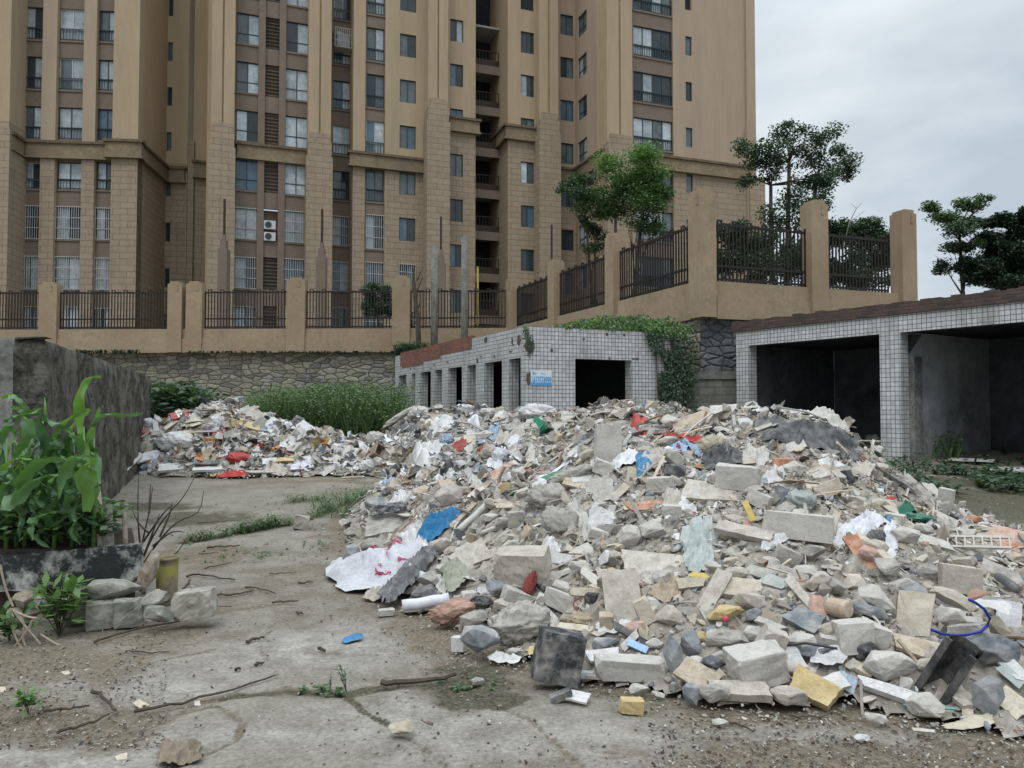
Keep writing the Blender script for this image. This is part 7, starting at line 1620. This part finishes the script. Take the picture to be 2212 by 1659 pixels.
# stakes by the corn
for (xa, ya, xb, yb, r, lab, c) in ((230, 1090, 236, 1180, .045, 'grey timber post standing at the right end of the corn bed', 'paleb'), (210, 1060, 220, 1170, .03, 'narrow pale post beside the corn', 'cream'), (268, 1100, 272, 1165, .02, 'thin brownish stake among the bare twigs', 'mud')):
    a, b = atY(xa, ya, 6.3), atY(xb, yb+30, 6.25); m = MB(); m.tube([b, a], [r, r*.9], 7); tag(m.build('post', cmat('wood', c)), lab, 'post')
a = at_ground(200, 1090)+Vector((0, 0, .03)); b = hitc(305, 990)+Vector((0, 0, .06)); m = MB(); X = (b-a); Yd = Vector((0, 0, 1)).cross(X).normalized(); g = g_slab(X.length, .1, .03, RND, .015, n=16)
tag(mk('white_batten', *g, cmat('plastic', 'lgrey'), basis((a+b)/2+Vector((0, 0, .03)), X.normalized(), Yd, X.normalized().cross(Yd)) @ Matrix.Rotation(R(35), 4, 'X')), 'long white batten leaning on the ground from the small heap', 'batten')
# ------------------------------------------------------------------ corn
def spline(P, n=14):
    out = []
    for i in range(len(P)-1):
        p0, p1, p2, p3 = P[max(i-1, 0)], P[i], P[i+1], P[min(i+2, len(P)-1)]
        for q in range(n//(len(P)-1)+1):
            t = q/(n//(len(P)-1)+1); out.append(.5*((2*p1)+(-p0+p2)*t+(2*p0-5*p1+4*p2-p3)*t*t+(-p0+3*p1-3*p2+p3)*t**3))
    return out+[P[-1]]
def blade(P, wd, rnd, fold_=.35, taper0=.5):
    ps = spline(P, 18); n = len(ps); vs = []; view = Vector((0, 1, 0)); ph = rnd.random()*9
    for i, p in enumerate(ps):
        t = i/(n-1); T = (ps[min(i+1, n-1)]-ps[max(i-1, 0)]).normalized(); vd = (p-EYEV).normalized()
        sd_ = T.cross(vd).normalized(); nn = sd_.cross(T); tw = .35*math.sin(t*4+ph); sd_ = (sd_*math.cos(tw)+nn*math.sin(tw)); nn = sd_.cross(T)
        w_ = wd*min(1, taper0+t*3)*(1-t**2.2)**.8*.5+.001; wav = .12*wd*math.sin(t*22+ph)
        vs += [p-sd_*w_+nn*(w_*fold_+wav), p-sd_*w_*.45+nn*w_*.12, p, p+sd_*w_*.45+nn*w_*.12, p+sd_*w_+nn*(w_*fold_-wav)]
    return vs, [(i*5+j, i*5+j+1, i*5+j+6, i*5+j+5) for i in range(n-1) for j in range(4)]
def cornmat(nm, c):
    m = bpy.data.materials.new(nm); m.use_nodes = True; nt = m.node_tree; b = nt.nodes['Principled BSDF']; L = nt.links.new; b.inputs['Roughness'].default_value = .42; b.inputs['Specular IOR Level'].default_value = .4
    tc = N(nt, 'ShaderNodeTexCoord'); nz = N(nt, 'ShaderNodeTexNoise'); nz.inputs['Scale'].default_value = 7; nz.inputs['Detail'].default_value = 5; L(tc.outputs['Object'], nz.inputs[0])
    r = N(nt, 'ShaderNodeMapRange'); r.inputs[3].default_value = .6; r.inputs[4].default_value = 1.5; L(nz.outputs[0], r.inputs[0]); v = N(nt, 'ShaderNodeVectorMath', operation='SCALE'); v.inputs[0].default_value = c; L(r.outputs[0], v.inputs[3]); L(v.outputs[0], b.inputs['Base Color'])
    t = N(nt, 'ShaderNodeBsdfTranslucent'); v2 = N(nt, 'ShaderNodeVectorMath', operation='MULTIPLY'); L(v.outputs[0], v2.inputs[0]); v2.inputs[1].default_value = (1.5, 1.7, .5); L(v2.outputs[0], t.inputs[0])
    ms = N(nt, 'ShaderNodeMixShader'); ms.inputs[0].default_value = .22; L(b.outputs[0], ms.inputs[1]); L(t.outputs[0], ms.inputs[2]); L(ms.outputs[0], nt.nodes['Material Output'].inputs[0]); return m
CM = [cornmat('corn_leaf', (.09, .18, .075)), cornmat('corn_leaf_light', (.13, .25, .06)), cornmat('corn_leaf_dark', (.055, .12, .055))]
LM['dark2'] = leafmat('fine_weed_leaves', (.045, .085, .035), (.11, .165, .07))
q_ = lambda a, b, Y: atY(a*.2441, 702+b*.2441, Y)
plants = [((60, 1700), (60, 1000)), ((220, 1750), (230, 800)), ((350, 1750), (380, 850)), ((480, 1760), (520, 1000)), ((640, 1760), (650, 950)), ((760, 1780), (740, 900)), ((830, 1780), (830, 1000)), ((150, 1700), (110, 900))]
clabels = ['corn plant at the far left edge of the bed', 'corn plant with a leaf folded flat over its top, second from the left', 'corn plant with dark hanging leaves in the middle of the bed', 'corn plant with long leaves arching low over the slab', 'corn plant with pointed bright leaves spreading right', 'tall corn plant whose top leaf curls over highest', 'corn plant at the right end with one leaf reaching over to the heap', 'short corn plant between the two leftmost ones']
LV = [([(720, 960), (705, 760), (700, 640), (770, 480), (895, 455)], 95, 1, 5, 6.0), ([(810, 900), (880, 800), (1000, 785), (1120, 795), (1270, 780)], 78, 0, 6, 6.0), ([(770, 1650), (800, 1300), (790, 1000), (885, 730)], 115, 1, 6, 5.95), ([(470, 1010), (560, 860), (680, 790), (795, 735)], 52, 1, 4, 6.0), ([(590, 950), (680, 840), (760, 780), (800, 745)], 62, 1, 4, 6.1),
    ([(230, 760), (160, 640), (100, 615), (0, 655)], 60, 1, 1, 6.1), ([(110, 620), (190, 680), (235, 760), (350, 745)], 120, 0, 1, 6.0), ([(360, 745), (230, 790), (120, 800), (30, 860)], 120, 0, 1, 5.95), ([(405, 850), (400, 760), (395, 640)], 28, 1, 2, 6.1), ([(380, 800), (460, 850), (540, 890), (620, 930)], 95, 0, 2, 6.0), ([(600, 930), (680, 1000), (730, 1100), (760, 1210)], 100, 0, 4, 5.9),
    ([(330, 830), (360, 950), (350, 1080), (320, 1190)], 100, 2, 2, 6.05), ([(240, 830), (240, 960), (190, 1070), (130, 1170)], 120, 0, 1, 5.95), ([(150, 850), (60, 900), (20, 1000), (0, 1150)], 90, 0, 0, 6.0), ([(0, 1290), (80, 1210), (180, 1175), (300, 1195)], 55, 1, 0, 5.8), ([(50, 1640), (150, 1430), (300, 1240), (430, 1190), (610, 1185)], 140, 0, 3, 5.7), ([(120, 1590), (250, 1420), (400, 1330), (570, 1320)], 115, 0, 3, 5.65),
    ([(730, 1165), (640, 1190), (560, 1330), (525, 1540)], 120, 0, 5, 5.7), ([(860, 1080), (760, 1100), (660, 1000), (590, 990)], 90, 2, 6, 6.1), ([(850, 1180), (740, 1240), (700, 1350), (760, 1550)], 120, 1, 6, 5.85), ([(600, 980), (570, 1130), (520, 1260), (460, 1400)], 90, 2, 4, 6.1), ([(0, 1090), (50, 1250), (70, 1450), (40, 1600)], 100, 2, 0, 6.0), ([(500, 980), (480, 1150), (430, 1330), (440, 1500)], 90, 2, 3, 6.1), ([(640, 1000), (660, 1200), (640, 1400), (680, 1600)], 110, 2, 4, 6.1), ([(250, 1200), (290, 1330), (260, 1500), (270, 1680)], 100, 2, 1, 6.1), ([(400, 1000), (420, 1180), (400, 1400), (420, 1600)], 100, 2, 2, 6.15), ([(110, 720), (170, 740), (220, 800), (230, 900)], 60, 1, 1, 6.1), ([(800, 1000), (850, 1150), (860, 1400), (840, 1600)], 90, 0, 6, 6.0), ([(530, 1150), (600, 1170), (700, 1150), (830, 1170)], 60, 0, 4, 5.8), ([(100, 880), (130, 960), (60, 1100), (60, 1200)], 70, 0, 7, 6.2), ([(160, 1350), (60, 1400), (0, 1500), (-60, 1600)], 110, 0, 7, 5.8), ([(300, 1900), (290, 1750), (330, 1690), (500, 1650)], 90, 0, 3, 5.65)]
rnd = random.Random(12)
for i in range(130): a = rnd.uniform(-60, 790); b = rnd.uniform(880, 1640); LV.append(([(a, b+60), (a+rnd.uniform(-60, 60), b+140), (a+rnd.uniform(-120, 120), b+260), (a+rnd.uniform(-160, 160), b+380)], rnd.uniform(45, 90), rnd.choice((0, 0, 1, 2, 2)), rnd.randrange(8), rnd.uniform(5.85, 6.5)))
for i, ((a, b), lab) in enumerate(zip(plants, clabels)):
    Yb = 6.15+.1*(i % 3); p0, p1 = q_(a[0], a[1], Yb), q_(b[0], b[1], Yb); p0.z = zs_
    root = empty('corn_plant', p0, 0, lab, 'corn plant', 'corn plants'); m = MB(); m.tube([Vector(), (p1-p0)*.5+Vector((.01, 0, 0)), p1-p0], [.016, .014, .007], 8); m.build('stalk', CM[1], root, smooth=True)
    for (P, wd, mi, pi, Y) in LV:
        if pi != i: continue
        k = S*Y/FPX*1.0; pts = [q_(x, y, Y+rnd.uniform(-.06, .06))-p0 for x, y in P]; m = MB(); m.add(*blade(pts, wd*.2441*k*1.0, rnd)); m.build('leaf', CM[mi], root, smooth=True)
# ------------------------------------------------------------------ leafy ground cover, grass, vine
def greens(name, label, pts, hts, matn, seed, ls, lab_cat, kind='stuff', blades=.5, per=7, droop=.35):
    rnd = random.Random(seed); m = MB()
    for (X, Y, z), h in zip(pts, hts):
        for _ in range(per):
            a = rnd.uniform(0, 6.28); hh = h*rnd.uniform(.35, 1.05)
            if rnd.random() < blades:
                d = Vector((math.cos(a), math.sin(a), 0)); b = d.cross(Vector((0, 0, 1)))*ls*.22; p = Vector((X, Y, z)); t = p+d*hh*droop*.4+Vector((0, 0, hh*.6)); e = p+d*hh*droop+Vector((0, 0, hh))
                m.add([p-b*.6, p+b*.6, t+b, t-b, e], [(0, 1, 2, 3), (3, 2, 4)])
            else:
                c = Vector((X+rnd.gauss(0, .5)*h*droop, Y+rnd.gauss(0, .5)*h*droop, z+hh)); d = Vector((math.cos(a), math.sin(a), rnd.uniform(-.6, .4))).normalized()*ls*rnd.uniform(.6, 1.3); b = d.cross(Vector((rnd.gauss(0, .3), rnd.gauss(0, .3), 1))).normalized()*ls*.32
                m.add([c-d*.5, c+b, c+d*.5, c-b], [(0, 1, 2, 3)])
    o = m.build(name, LM[matn]); tag(o, label, lab_cat, kind=kind); return o
rnd = random.Random(5)
P_, H_ = [], []
while len(P_) < 2600:
    Y = rnd.uniform(18.6, 31); xp = rnd.uniform(545, 862); r = ray(xp, 800); X = r.x/r.y*Y; P_.append((X, Y, gz(X, Y)))
    H_.append((1.35+.6*noise.noise(Vector((X*.9, Y*.5, 1))))*(.55 if xp > 800 and Y > 24 else 1)*(.7 if xp < 580 else 1))
greens('weeds', 'tall dense green weeds between the small heap and the tiled shed', P_, H_, 'dark2', 6, .085, 'weeds', blades=.25, per=22, droop=.5)
m = MB(); 
for _ in range(90): X, Y, z = rnd.choice(P_); h = rnd.uniform(1.2, 1.8); m.box(X, X+.03, Y, Y+.03, z+h, z+h+.03)
tag(m.build('flowers', mat('blue_flower', (.25, .3, .55), bump=0)), 'tiny blue flowers dotted over the tall weeds', 'flowers', kind='stuff')
P_, H_ = [], []
while len(P_) < 420: Y = rnd.uniform(17.2, 21); xp = rnd.uniform(330, 470); r = ray(xp, 800); X = r.x/r.y*Y; P_.append((X, Y, gz(X, Y))); H_.append(1.45*(1-.35*max(0, (xp-400)/70)))
greens('weeds', 'dark leafy weeds at the end of the weathered wall', P_, H_, 'dark', 7, .22, 'weeds', blades=.1, per=14, droop=.4)
P_, H_ = [], []
def along(px, n, sp, h, P_, H_):
    for _ in range(n):
        i = rnd.randrange(len(px)-1); t = rnd.random(); x = px[i][0]+(px[i+1][0]-px[i][0])*t; y = px[i][1]+(px[i+1][1]-px[i][1])*t; X, Y, _z = foot(x, y); X += rnd.gauss(0, sp); Y += rnd.gauss(0, sp); 
        if HGq(X, Y) < .02: P_.append((X, Y, gz(X, Y)-.01)); H_.append(h*rnd.uniform(.4, 1.2))
along([(400, 1172), (480, 1157), (560, 1142), (640, 1130), (720, 1102)], 230, .06, .12, P_, H_); along([(520, 1152), (600, 1135)], 90, .05, .2, P_, H_); along([(690, 1105), (760, 1085), (800, 1075)], 200, .14, .22, P_, H_); along([(620, 1085), (700, 1078)], 60, .12, .1, P_, H_); along([(740, 1120), (780, 1100)], 60, .1, .15, P_, H_)
along([(480, 1200), (700, 1180)], 40, .3, .05, P_, H_); along([(640, 1490), (750, 1500)], 16, .04, .03, P_, H_); along([(960, 1490), (1080, 1480)], 16, .08, .02, P_, H_)
greens('weeds', 'low weeds growing along the joint between the concrete slabs', P_, H_, 'mid', 8, .035, 'weeds', blades=.12, per=7, droop=.9)
P_, H_ = [], []
for _ in range(900):
    x = rnd.uniform(1880, 2300); y = rnd.uniform(985, 1075); X, Y, _z = foot(x, y)
    if noise.noise(Vector((X*1.1, Y*1.1, 2))) > -.05 and HGq(X, Y) < .05: P_.append((X, Y, gz(X, Y))); H_.append(.18*rnd.uniform(.4, 1.3))
greens('creeper', 'creeping leafy plants on the ground before the garage', P_, H_, 'dark', 9, .11, 'creeper', blades=.1, per=9, droop=1.2)
P_, H_ = [], []
for _ in range(160): x = rnd.uniform(1600, 1790)/3+1475; X, Y, _z = foot(x, rnd.uniform(985, 1015)); P_.append((X, Y, gz(X, Y))); H_.append(.55)
for _ in range(160): x = rnd.uniform(1290, 1540)/3+1475; X, Y, _z = foot(x, rnd.uniform(985, 1000)); P_.append((X, Y, gz(X, Y))); H_.append(.35)
greens('weeds', 'bright weeds at the foot of the garage pillar', P_, H_, 'mid', 10, .09, 'weeds', blades=.3, per=10, droop=.4)
P_, H_ = [], []
for _ in range(420): yy = rnd.uniform(SY+.15, SY+1.1); P_.append((rnd.uniform(-4.6, prr.x-.15-.5*(yy-SY)), yy, zs_)); H_.append(.3)
greens('weeds', 'leafy low weeds under the corn in the bed', P_, H_, 'mid', 11, .085, 'weeds', blades=0, per=12, droop=.5)
P_, H_ = [], []
for _ in range(160): x = rnd.uniform(0, 300); p = atY(x, 762, 32.5); P_.append((p.x, 32.6, FZ-.15)); H_.append(.18)
for _ in range(150): x = rnd.uniform(860, 930); p = atY(x, 745, 31); P_.append((p.x, rnd.uniform(30, 31), 3.7)); H_.append(.55)
for _ in range(120): x = rnd.uniform(400, 860); p = atY(x, 762, 32.5); P_.append((p.x, 32.65, FZ-.12)); H_.append(.1)
greens('weeds', 'thin weeds on the ledge of the stone retaining wall', P_, H_, 'dark', 12, .12, 'weeds', blades=.5, per=7)
def small_plant(x, y, h, n, ls, matn, label, spread=.35, stem=True):
    X, Y, _z = foot(x, y); z = gz(X, Y); r = random.Random(int(x*7)); root = empty('weed_plant', (X, Y, z), 0, label, 'plant'); st = MB(); lf = MB()
    for k in range(n):
        a = r.uniform(0, 6.28); t = Vector((math.cos(a)*spread*h*r.uniform(.2, 1), math.sin(a)*spread*h*r.uniform(.2, 1), h*r.uniform(.6, 1))); st.tube([Vector(), t*.5+Vector((0, 0, .06*h)), t], [h*.012, h*.01, h*.006], 4)
        for q in range(9):
            c = t*r.uniform(.35, 1.05); d = Vector((r.gauss(0, 1), r.gauss(0, 1), r.gauss(.2, .5))).normalized()*ls; b = d.cross(Vector((0, 0, 1))).normalized()*ls*.22; lf.add([c, c+d*.5+b, c+d, c+d*.5-b], [(0, 1, 2, 3)])
    st.build('stem', BARK, root); lf.build('leaves', LM[matn], root)
small_plant(128, 1375, .38, 16, .12, 'light', 'bright green weed in front of the mossy blocks', .55)
small_plant(20, 1385, .2, 8, .1, 'mid', 'green weed at the left edge beside the dry roots', .7)
small_plant(62, 1545, .13, 7, .06, 'light', 'yellowing weed on the gravel at the lower left', .5)
small_plant(748, 1495, .2, 3, .03, 'mid', 'single thin weed growing from the crack in the middle', .3)
small_plant(712, 1500, .14, 2, .02, 'mid', 'dry little stalk left of the thin weed in the crack', .2)
small_plant(655, 1185, .12, 4, .02, 'dark', 'dry weed tuft on the bare slab near the middle', .5)
small_plant(1475+1540/3, 1002, .75, 5, .5, 'light', 'young corn like weed before the garage pillar', .5)
small_plant(1475+1690/3, 1010, .85, 6, .5, 'light', 'tall bright weed with long leaves before the dark garage', .5)
small_plant(1475+1345/3, 1000, .8, 5, .45, 'mid', 'drooping weed at the right shoulder of the heap', .6)
# ivy over the right end of the shed
rnd = random.Random(15); vine = empty('climbing_vine', (SC.x, SC.y, 0), A24, 'green vine spilling over the roof and right corner of the tiled shed', 'vine'); lf = MB(); x0v = su(1440, 'r', 400); xi = su(2050, 'r')
def vleaf(c, ls):
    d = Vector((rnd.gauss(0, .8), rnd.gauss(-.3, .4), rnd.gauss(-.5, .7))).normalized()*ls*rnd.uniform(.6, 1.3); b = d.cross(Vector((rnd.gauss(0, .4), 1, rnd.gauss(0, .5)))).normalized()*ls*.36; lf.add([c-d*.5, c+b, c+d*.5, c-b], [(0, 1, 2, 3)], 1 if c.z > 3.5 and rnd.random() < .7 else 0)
for _ in range(5200):
    t = rnd.random()**.8; x_ = x0v+(LR+.5-x0v)*t; hgt = (.14+.42*math.sin(min(1, t*1.05)*2.6))*(.8+.4*noise.noise(Vector((x_*2.5, 3, 1)))); vleaf(Vector((x_, rnd.uniform(-.06, 1.3), SH-.05+hgt*rnd.random())), .085)
for _ in range(6500):
    z = rnd.uniform(.75, SH+.1); edge = xi+.18*noise.noise(Vector((z*1.6, 1, 7)))+(.0 if z < 2.6 else -(z-2.6)*.55+(.25 if z < 3 else 0)); x_ = rnd.uniform(edge, LR+.55-.1*abs(noise.noise(Vector((z*3, 2, 2)))))
    if noise.noise(Vector((x_*2.6, z*2.6, 4)))+.45 < rnd.random()*.5: continue
    vleaf(Vector((x_, -.04-rnd.random()*.16 if x_ < LR else rnd.uniform(-.2, .6), z)), .085)
for cx, cz, n in ((.1, 3.25, 60), (.12, 3.05, 50), (-.0, 3.55, 40), (-.02, 3.4, 40)):
    for _ in range(n): vleaf(Vector((cx+rnd.gauss(0, .05), -.03, cz+rnd.gauss(0, .09))), .05)
lf.build('foliage', [LM['dark'], LM['light']], vine); m = MB()
for i in range(5): x_ = LR-.1-i*.12; m.tube([(x_, -.04, .8), (x_+rnd.uniform(-.1, .1), -.06, 2), (x_+rnd.uniform(-.2, .2), -.05, 3.4)], .015, 5)
m.build('stem', BARK, vine)
# bare twigs rising beside the corn bed
tw = empty('bare_bush', at_ground(297, 1290), 0, 'leafless twiggy bush growing beside the peeling slab', 'bush'); o0 = tw.location.copy(); Yb = o0.y+.15
for P in ([(297, 1235), (310, 1160), (322, 1106), (330, 1050)], [(297, 1240), (335, 1180), (380, 1130), (428, 1106), (440, 1060)], [(299, 1230), (330, 1150), (345, 1110)], [(300, 1235), (322, 1175), (355, 1120), (395, 1075), (421, 1030)], [(300, 1230), (270, 1150), (262, 1100)], [(305, 1200), (298, 1120), (299, 1030)], [(320, 1150), (300, 1130), (285, 1100)], [(330, 1180), (370, 1150), (400, 1150)], [(310, 1170), (352, 1110), (375, 1090)], [(322, 1110), (324, 1070), (325, 1045)], [(345, 1160), (365, 1115), (372, 1085)], [(297, 1238), (340, 1215), (380, 1195), (405, 1160)], [(310, 1190), (280, 1165), (255, 1140)]):
    m = MB(); pts = [atY(a, b, Yb+.02*i)-o0 for i, (a, b) in enumerate(P)]; m.tube(spline(pts, 9), [.011*(1-.75*i/(len(spline(pts, 9))-1)) for i in range(len(spline(pts, 9)))], 5); m.build('twig', BARK, tw)
m = MB(); m.tube([Vector((0, .12, 0)), atY(297, 1238, Yb)-o0], [.02, .014], 6); m.build('stem', BARK, tw)
# dry roots lower left
rt = empty('dry_roots', at_ground(50, 1400), 0, 'pale dry roots tangled at the lower left', 'roots'); o0 = rt.location.copy()
for P in ([(27, 1315), (45, 1340), (88, 1392)], [(27, 1315), (52, 1345), (50, 1380), (60, 1405)], [(25, 1352), (38, 1385), (52, 1400), (85, 1398)], [(88, 1370), (120, 1390), (138, 1395)], [(30, 1320), (60, 1332), (80, 1335)], [(30, 1400), (60, 1360), (70, 1340)], [(0, 1220), (12, 1270), (28, 1310)]):
    m = MB(); m.tube(spline([atY(a, b, 5.35)-o0 for a, b in P], 9), .008, 5); m.build('root', mat('root_bark', (.33, .27, .2), bump=0), rt)
# twigs lying about
TW = [([(203, 1392), (290, 1365), (403, 1343)], .010), ([(287, 1547), (430, 1515), (593, 1467)], .009), ([(202, 1501), (225, 1515), (247, 1543)], .012), ([(93, 1543), (140, 1538), (190, 1532)], .009), ([(123, 1589), (190, 1570), (240, 1549)], .009), ([(273, 1411), (320, 1413), (367, 1412)], .006), ([(447, 1186), (517, 1182)], .012), ([(403, 1249), (430, 1245), (505, 1258)], .012), ([(410, 1258), (395, 1275)], .01), ([(463, 1289), (510, 1288), (547, 1279)], .01), ([(530, 1271), (560, 1275), (597, 1286)], .008), ([(588, 1305), (645, 1303)], .009), ([(533, 1394), (550, 1386), (572, 1382)], .012), ([(643, 1263), (677, 1261)], .009), ([(690, 1408), (702, 1412)], .012), ([(822, 1483), (880, 1485), (940, 1478), (984, 1466)], .018), ([(640, 1328), (655, 1330)], .01), ([(553, 1441), (568, 1438)], .01), ([(507, 1452), (520, 1450)], .01), ([(430, 1200), (470, 1196)], .007), ([(440, 1230), (500, 1218)], .007), ([(1475+300/3, 1106+1375/3), (1475+470/3, 1106+1440/3)], .007), ([(1475+700/3, 1106+1335/3), (1475+940/3, 1106+1340/3)], .006), ([(350, 1330), (420, 1318), (500, 1312)], .006), ([(580, 1242), (640, 1240)], .006), ([(425, 1132), (520, 1126)], .006)]
TL = ['long thin twig on the gravel below the two square blocks', 'X', 'forked dark twig left of the long thin branch', 'faint twig on the gravel right of the yellowing weed', 'thin twig lying just above the bottom left pale slab', 'straight thin stick lying right of the dry roots', 'dark twig on the slab right of the bare bush', 'thick short twig right of the clay pot', "small bent twig beside the pot's thick twig", 'twig near the large pale broken block', 'twig curving toward the bare slab centre, upper of its group', 'short twig in the middle of the bare slab above the blue strip', 'short dark stick alone on the slab left of the blue strip', 'tiny dark twig level with the white printed sack', 'tiny dark twig just left of the blue strip', 'X', 'tiny twig right of the lone dark stick', 'small dark chip of wood above the long branch', 'smallest chip of wood left of the long branch tip', 'hair thin twig above the clay pot', 'hair thin twig right of the clay pot', 'thin wire like twig below the layered board', 'thin curved twig before the yellow foam slab', 'fine twig at the right end of the large broken block', 'fine twig crossing the slab centre', 'fine twig beside the joint weeds']
for i, (P, r) in enumerate(TW):
    pts = [at_ground(a, b)+Vector((0, 0, r*1.2)) for a, b in P]; m = MB(); sp_ = spline(pts, 8); m.tube([p+Vector((rnd.uniform(-.006, .006), rnd.uniform(-.01, .01), rnd.uniform(0, .012))) for p in sp_], [r*(1-.5*k/len(sp_)) for k in range(len(sp_))], 5); o = m.build('twig', BARK)
    tag(o, 'thick curved branch lying beside the wet moss patch' if i == 15 else 'long thin branch lying across the lower left concrete' if i == 1 else TL[i], 'twig', None if i in (1, 15) else 'twigs on the ground')
RND = random.Random(3)
for (zx, zy, zw, zh, rt_, lab, c) in ((905, 1243, 60, 55, 30, 'white shard on the dirt above the loose branch', 'cream'), (430, 1042, 45, 24, 15, 'white shard below the dry roots, left of the twig', 'cream'), (785, 1590, 70, 30, 15, 'white shard at the bottom near the brown paper', 'cream'), (15, 1150, 40, 36, 0, 'white shard at the left edge of the photo', 'cream'), (1280, 1240, 34, 30, 0, 'small pale pebble beside the long branch', 'lgrey'), (565, 1030, 30, 16, 0, 'tiny white shard on the dirt right of the roots', 'cream')):
    item((0, 2), zx, zy, zw, zh, rt_, 'slab', c, lab, 'shard', 'shard', T=10, th=.008, mk_='stone', lift=-.02)
I((0, 2), 1160, 1590, 280, 130, 5, 'sheet', 'mud', 'crumpled brown paper at the bottom of the concrete', 'paper', 'paper', mk_='cloth', amp=1.1)
for (zx, zy, zw, zh, rt_, lab) in ((2150, 1412, 240, 44, -2, 'white board lying in the weeds at the far right'), (1860, 1385, 270, 24, -14, 'long white board lying among the creepers'), (2120, 1500, 140, 30, 8, 'white scrap among the creepers at the right')):
    x, y = 1475+zx/3, 553+zy/3; p = at_ground(x, y); k = S*p.y/FPX; F, Rr, e = frame_at(x, y); U = F; o = mk('white_board', *g_slab(zw/3*k, zh/3*k/ max(.1, math.sin(e))*.8, .03, RND, .04), cmat('stone', 'white'), basis(p+Vector((0, 0, .07)), Rr, U, Vector((0, 0, 1))) @ Matrix.Rotation(R(rt_), 4, 'Z')); tag(o, lab, 'board')
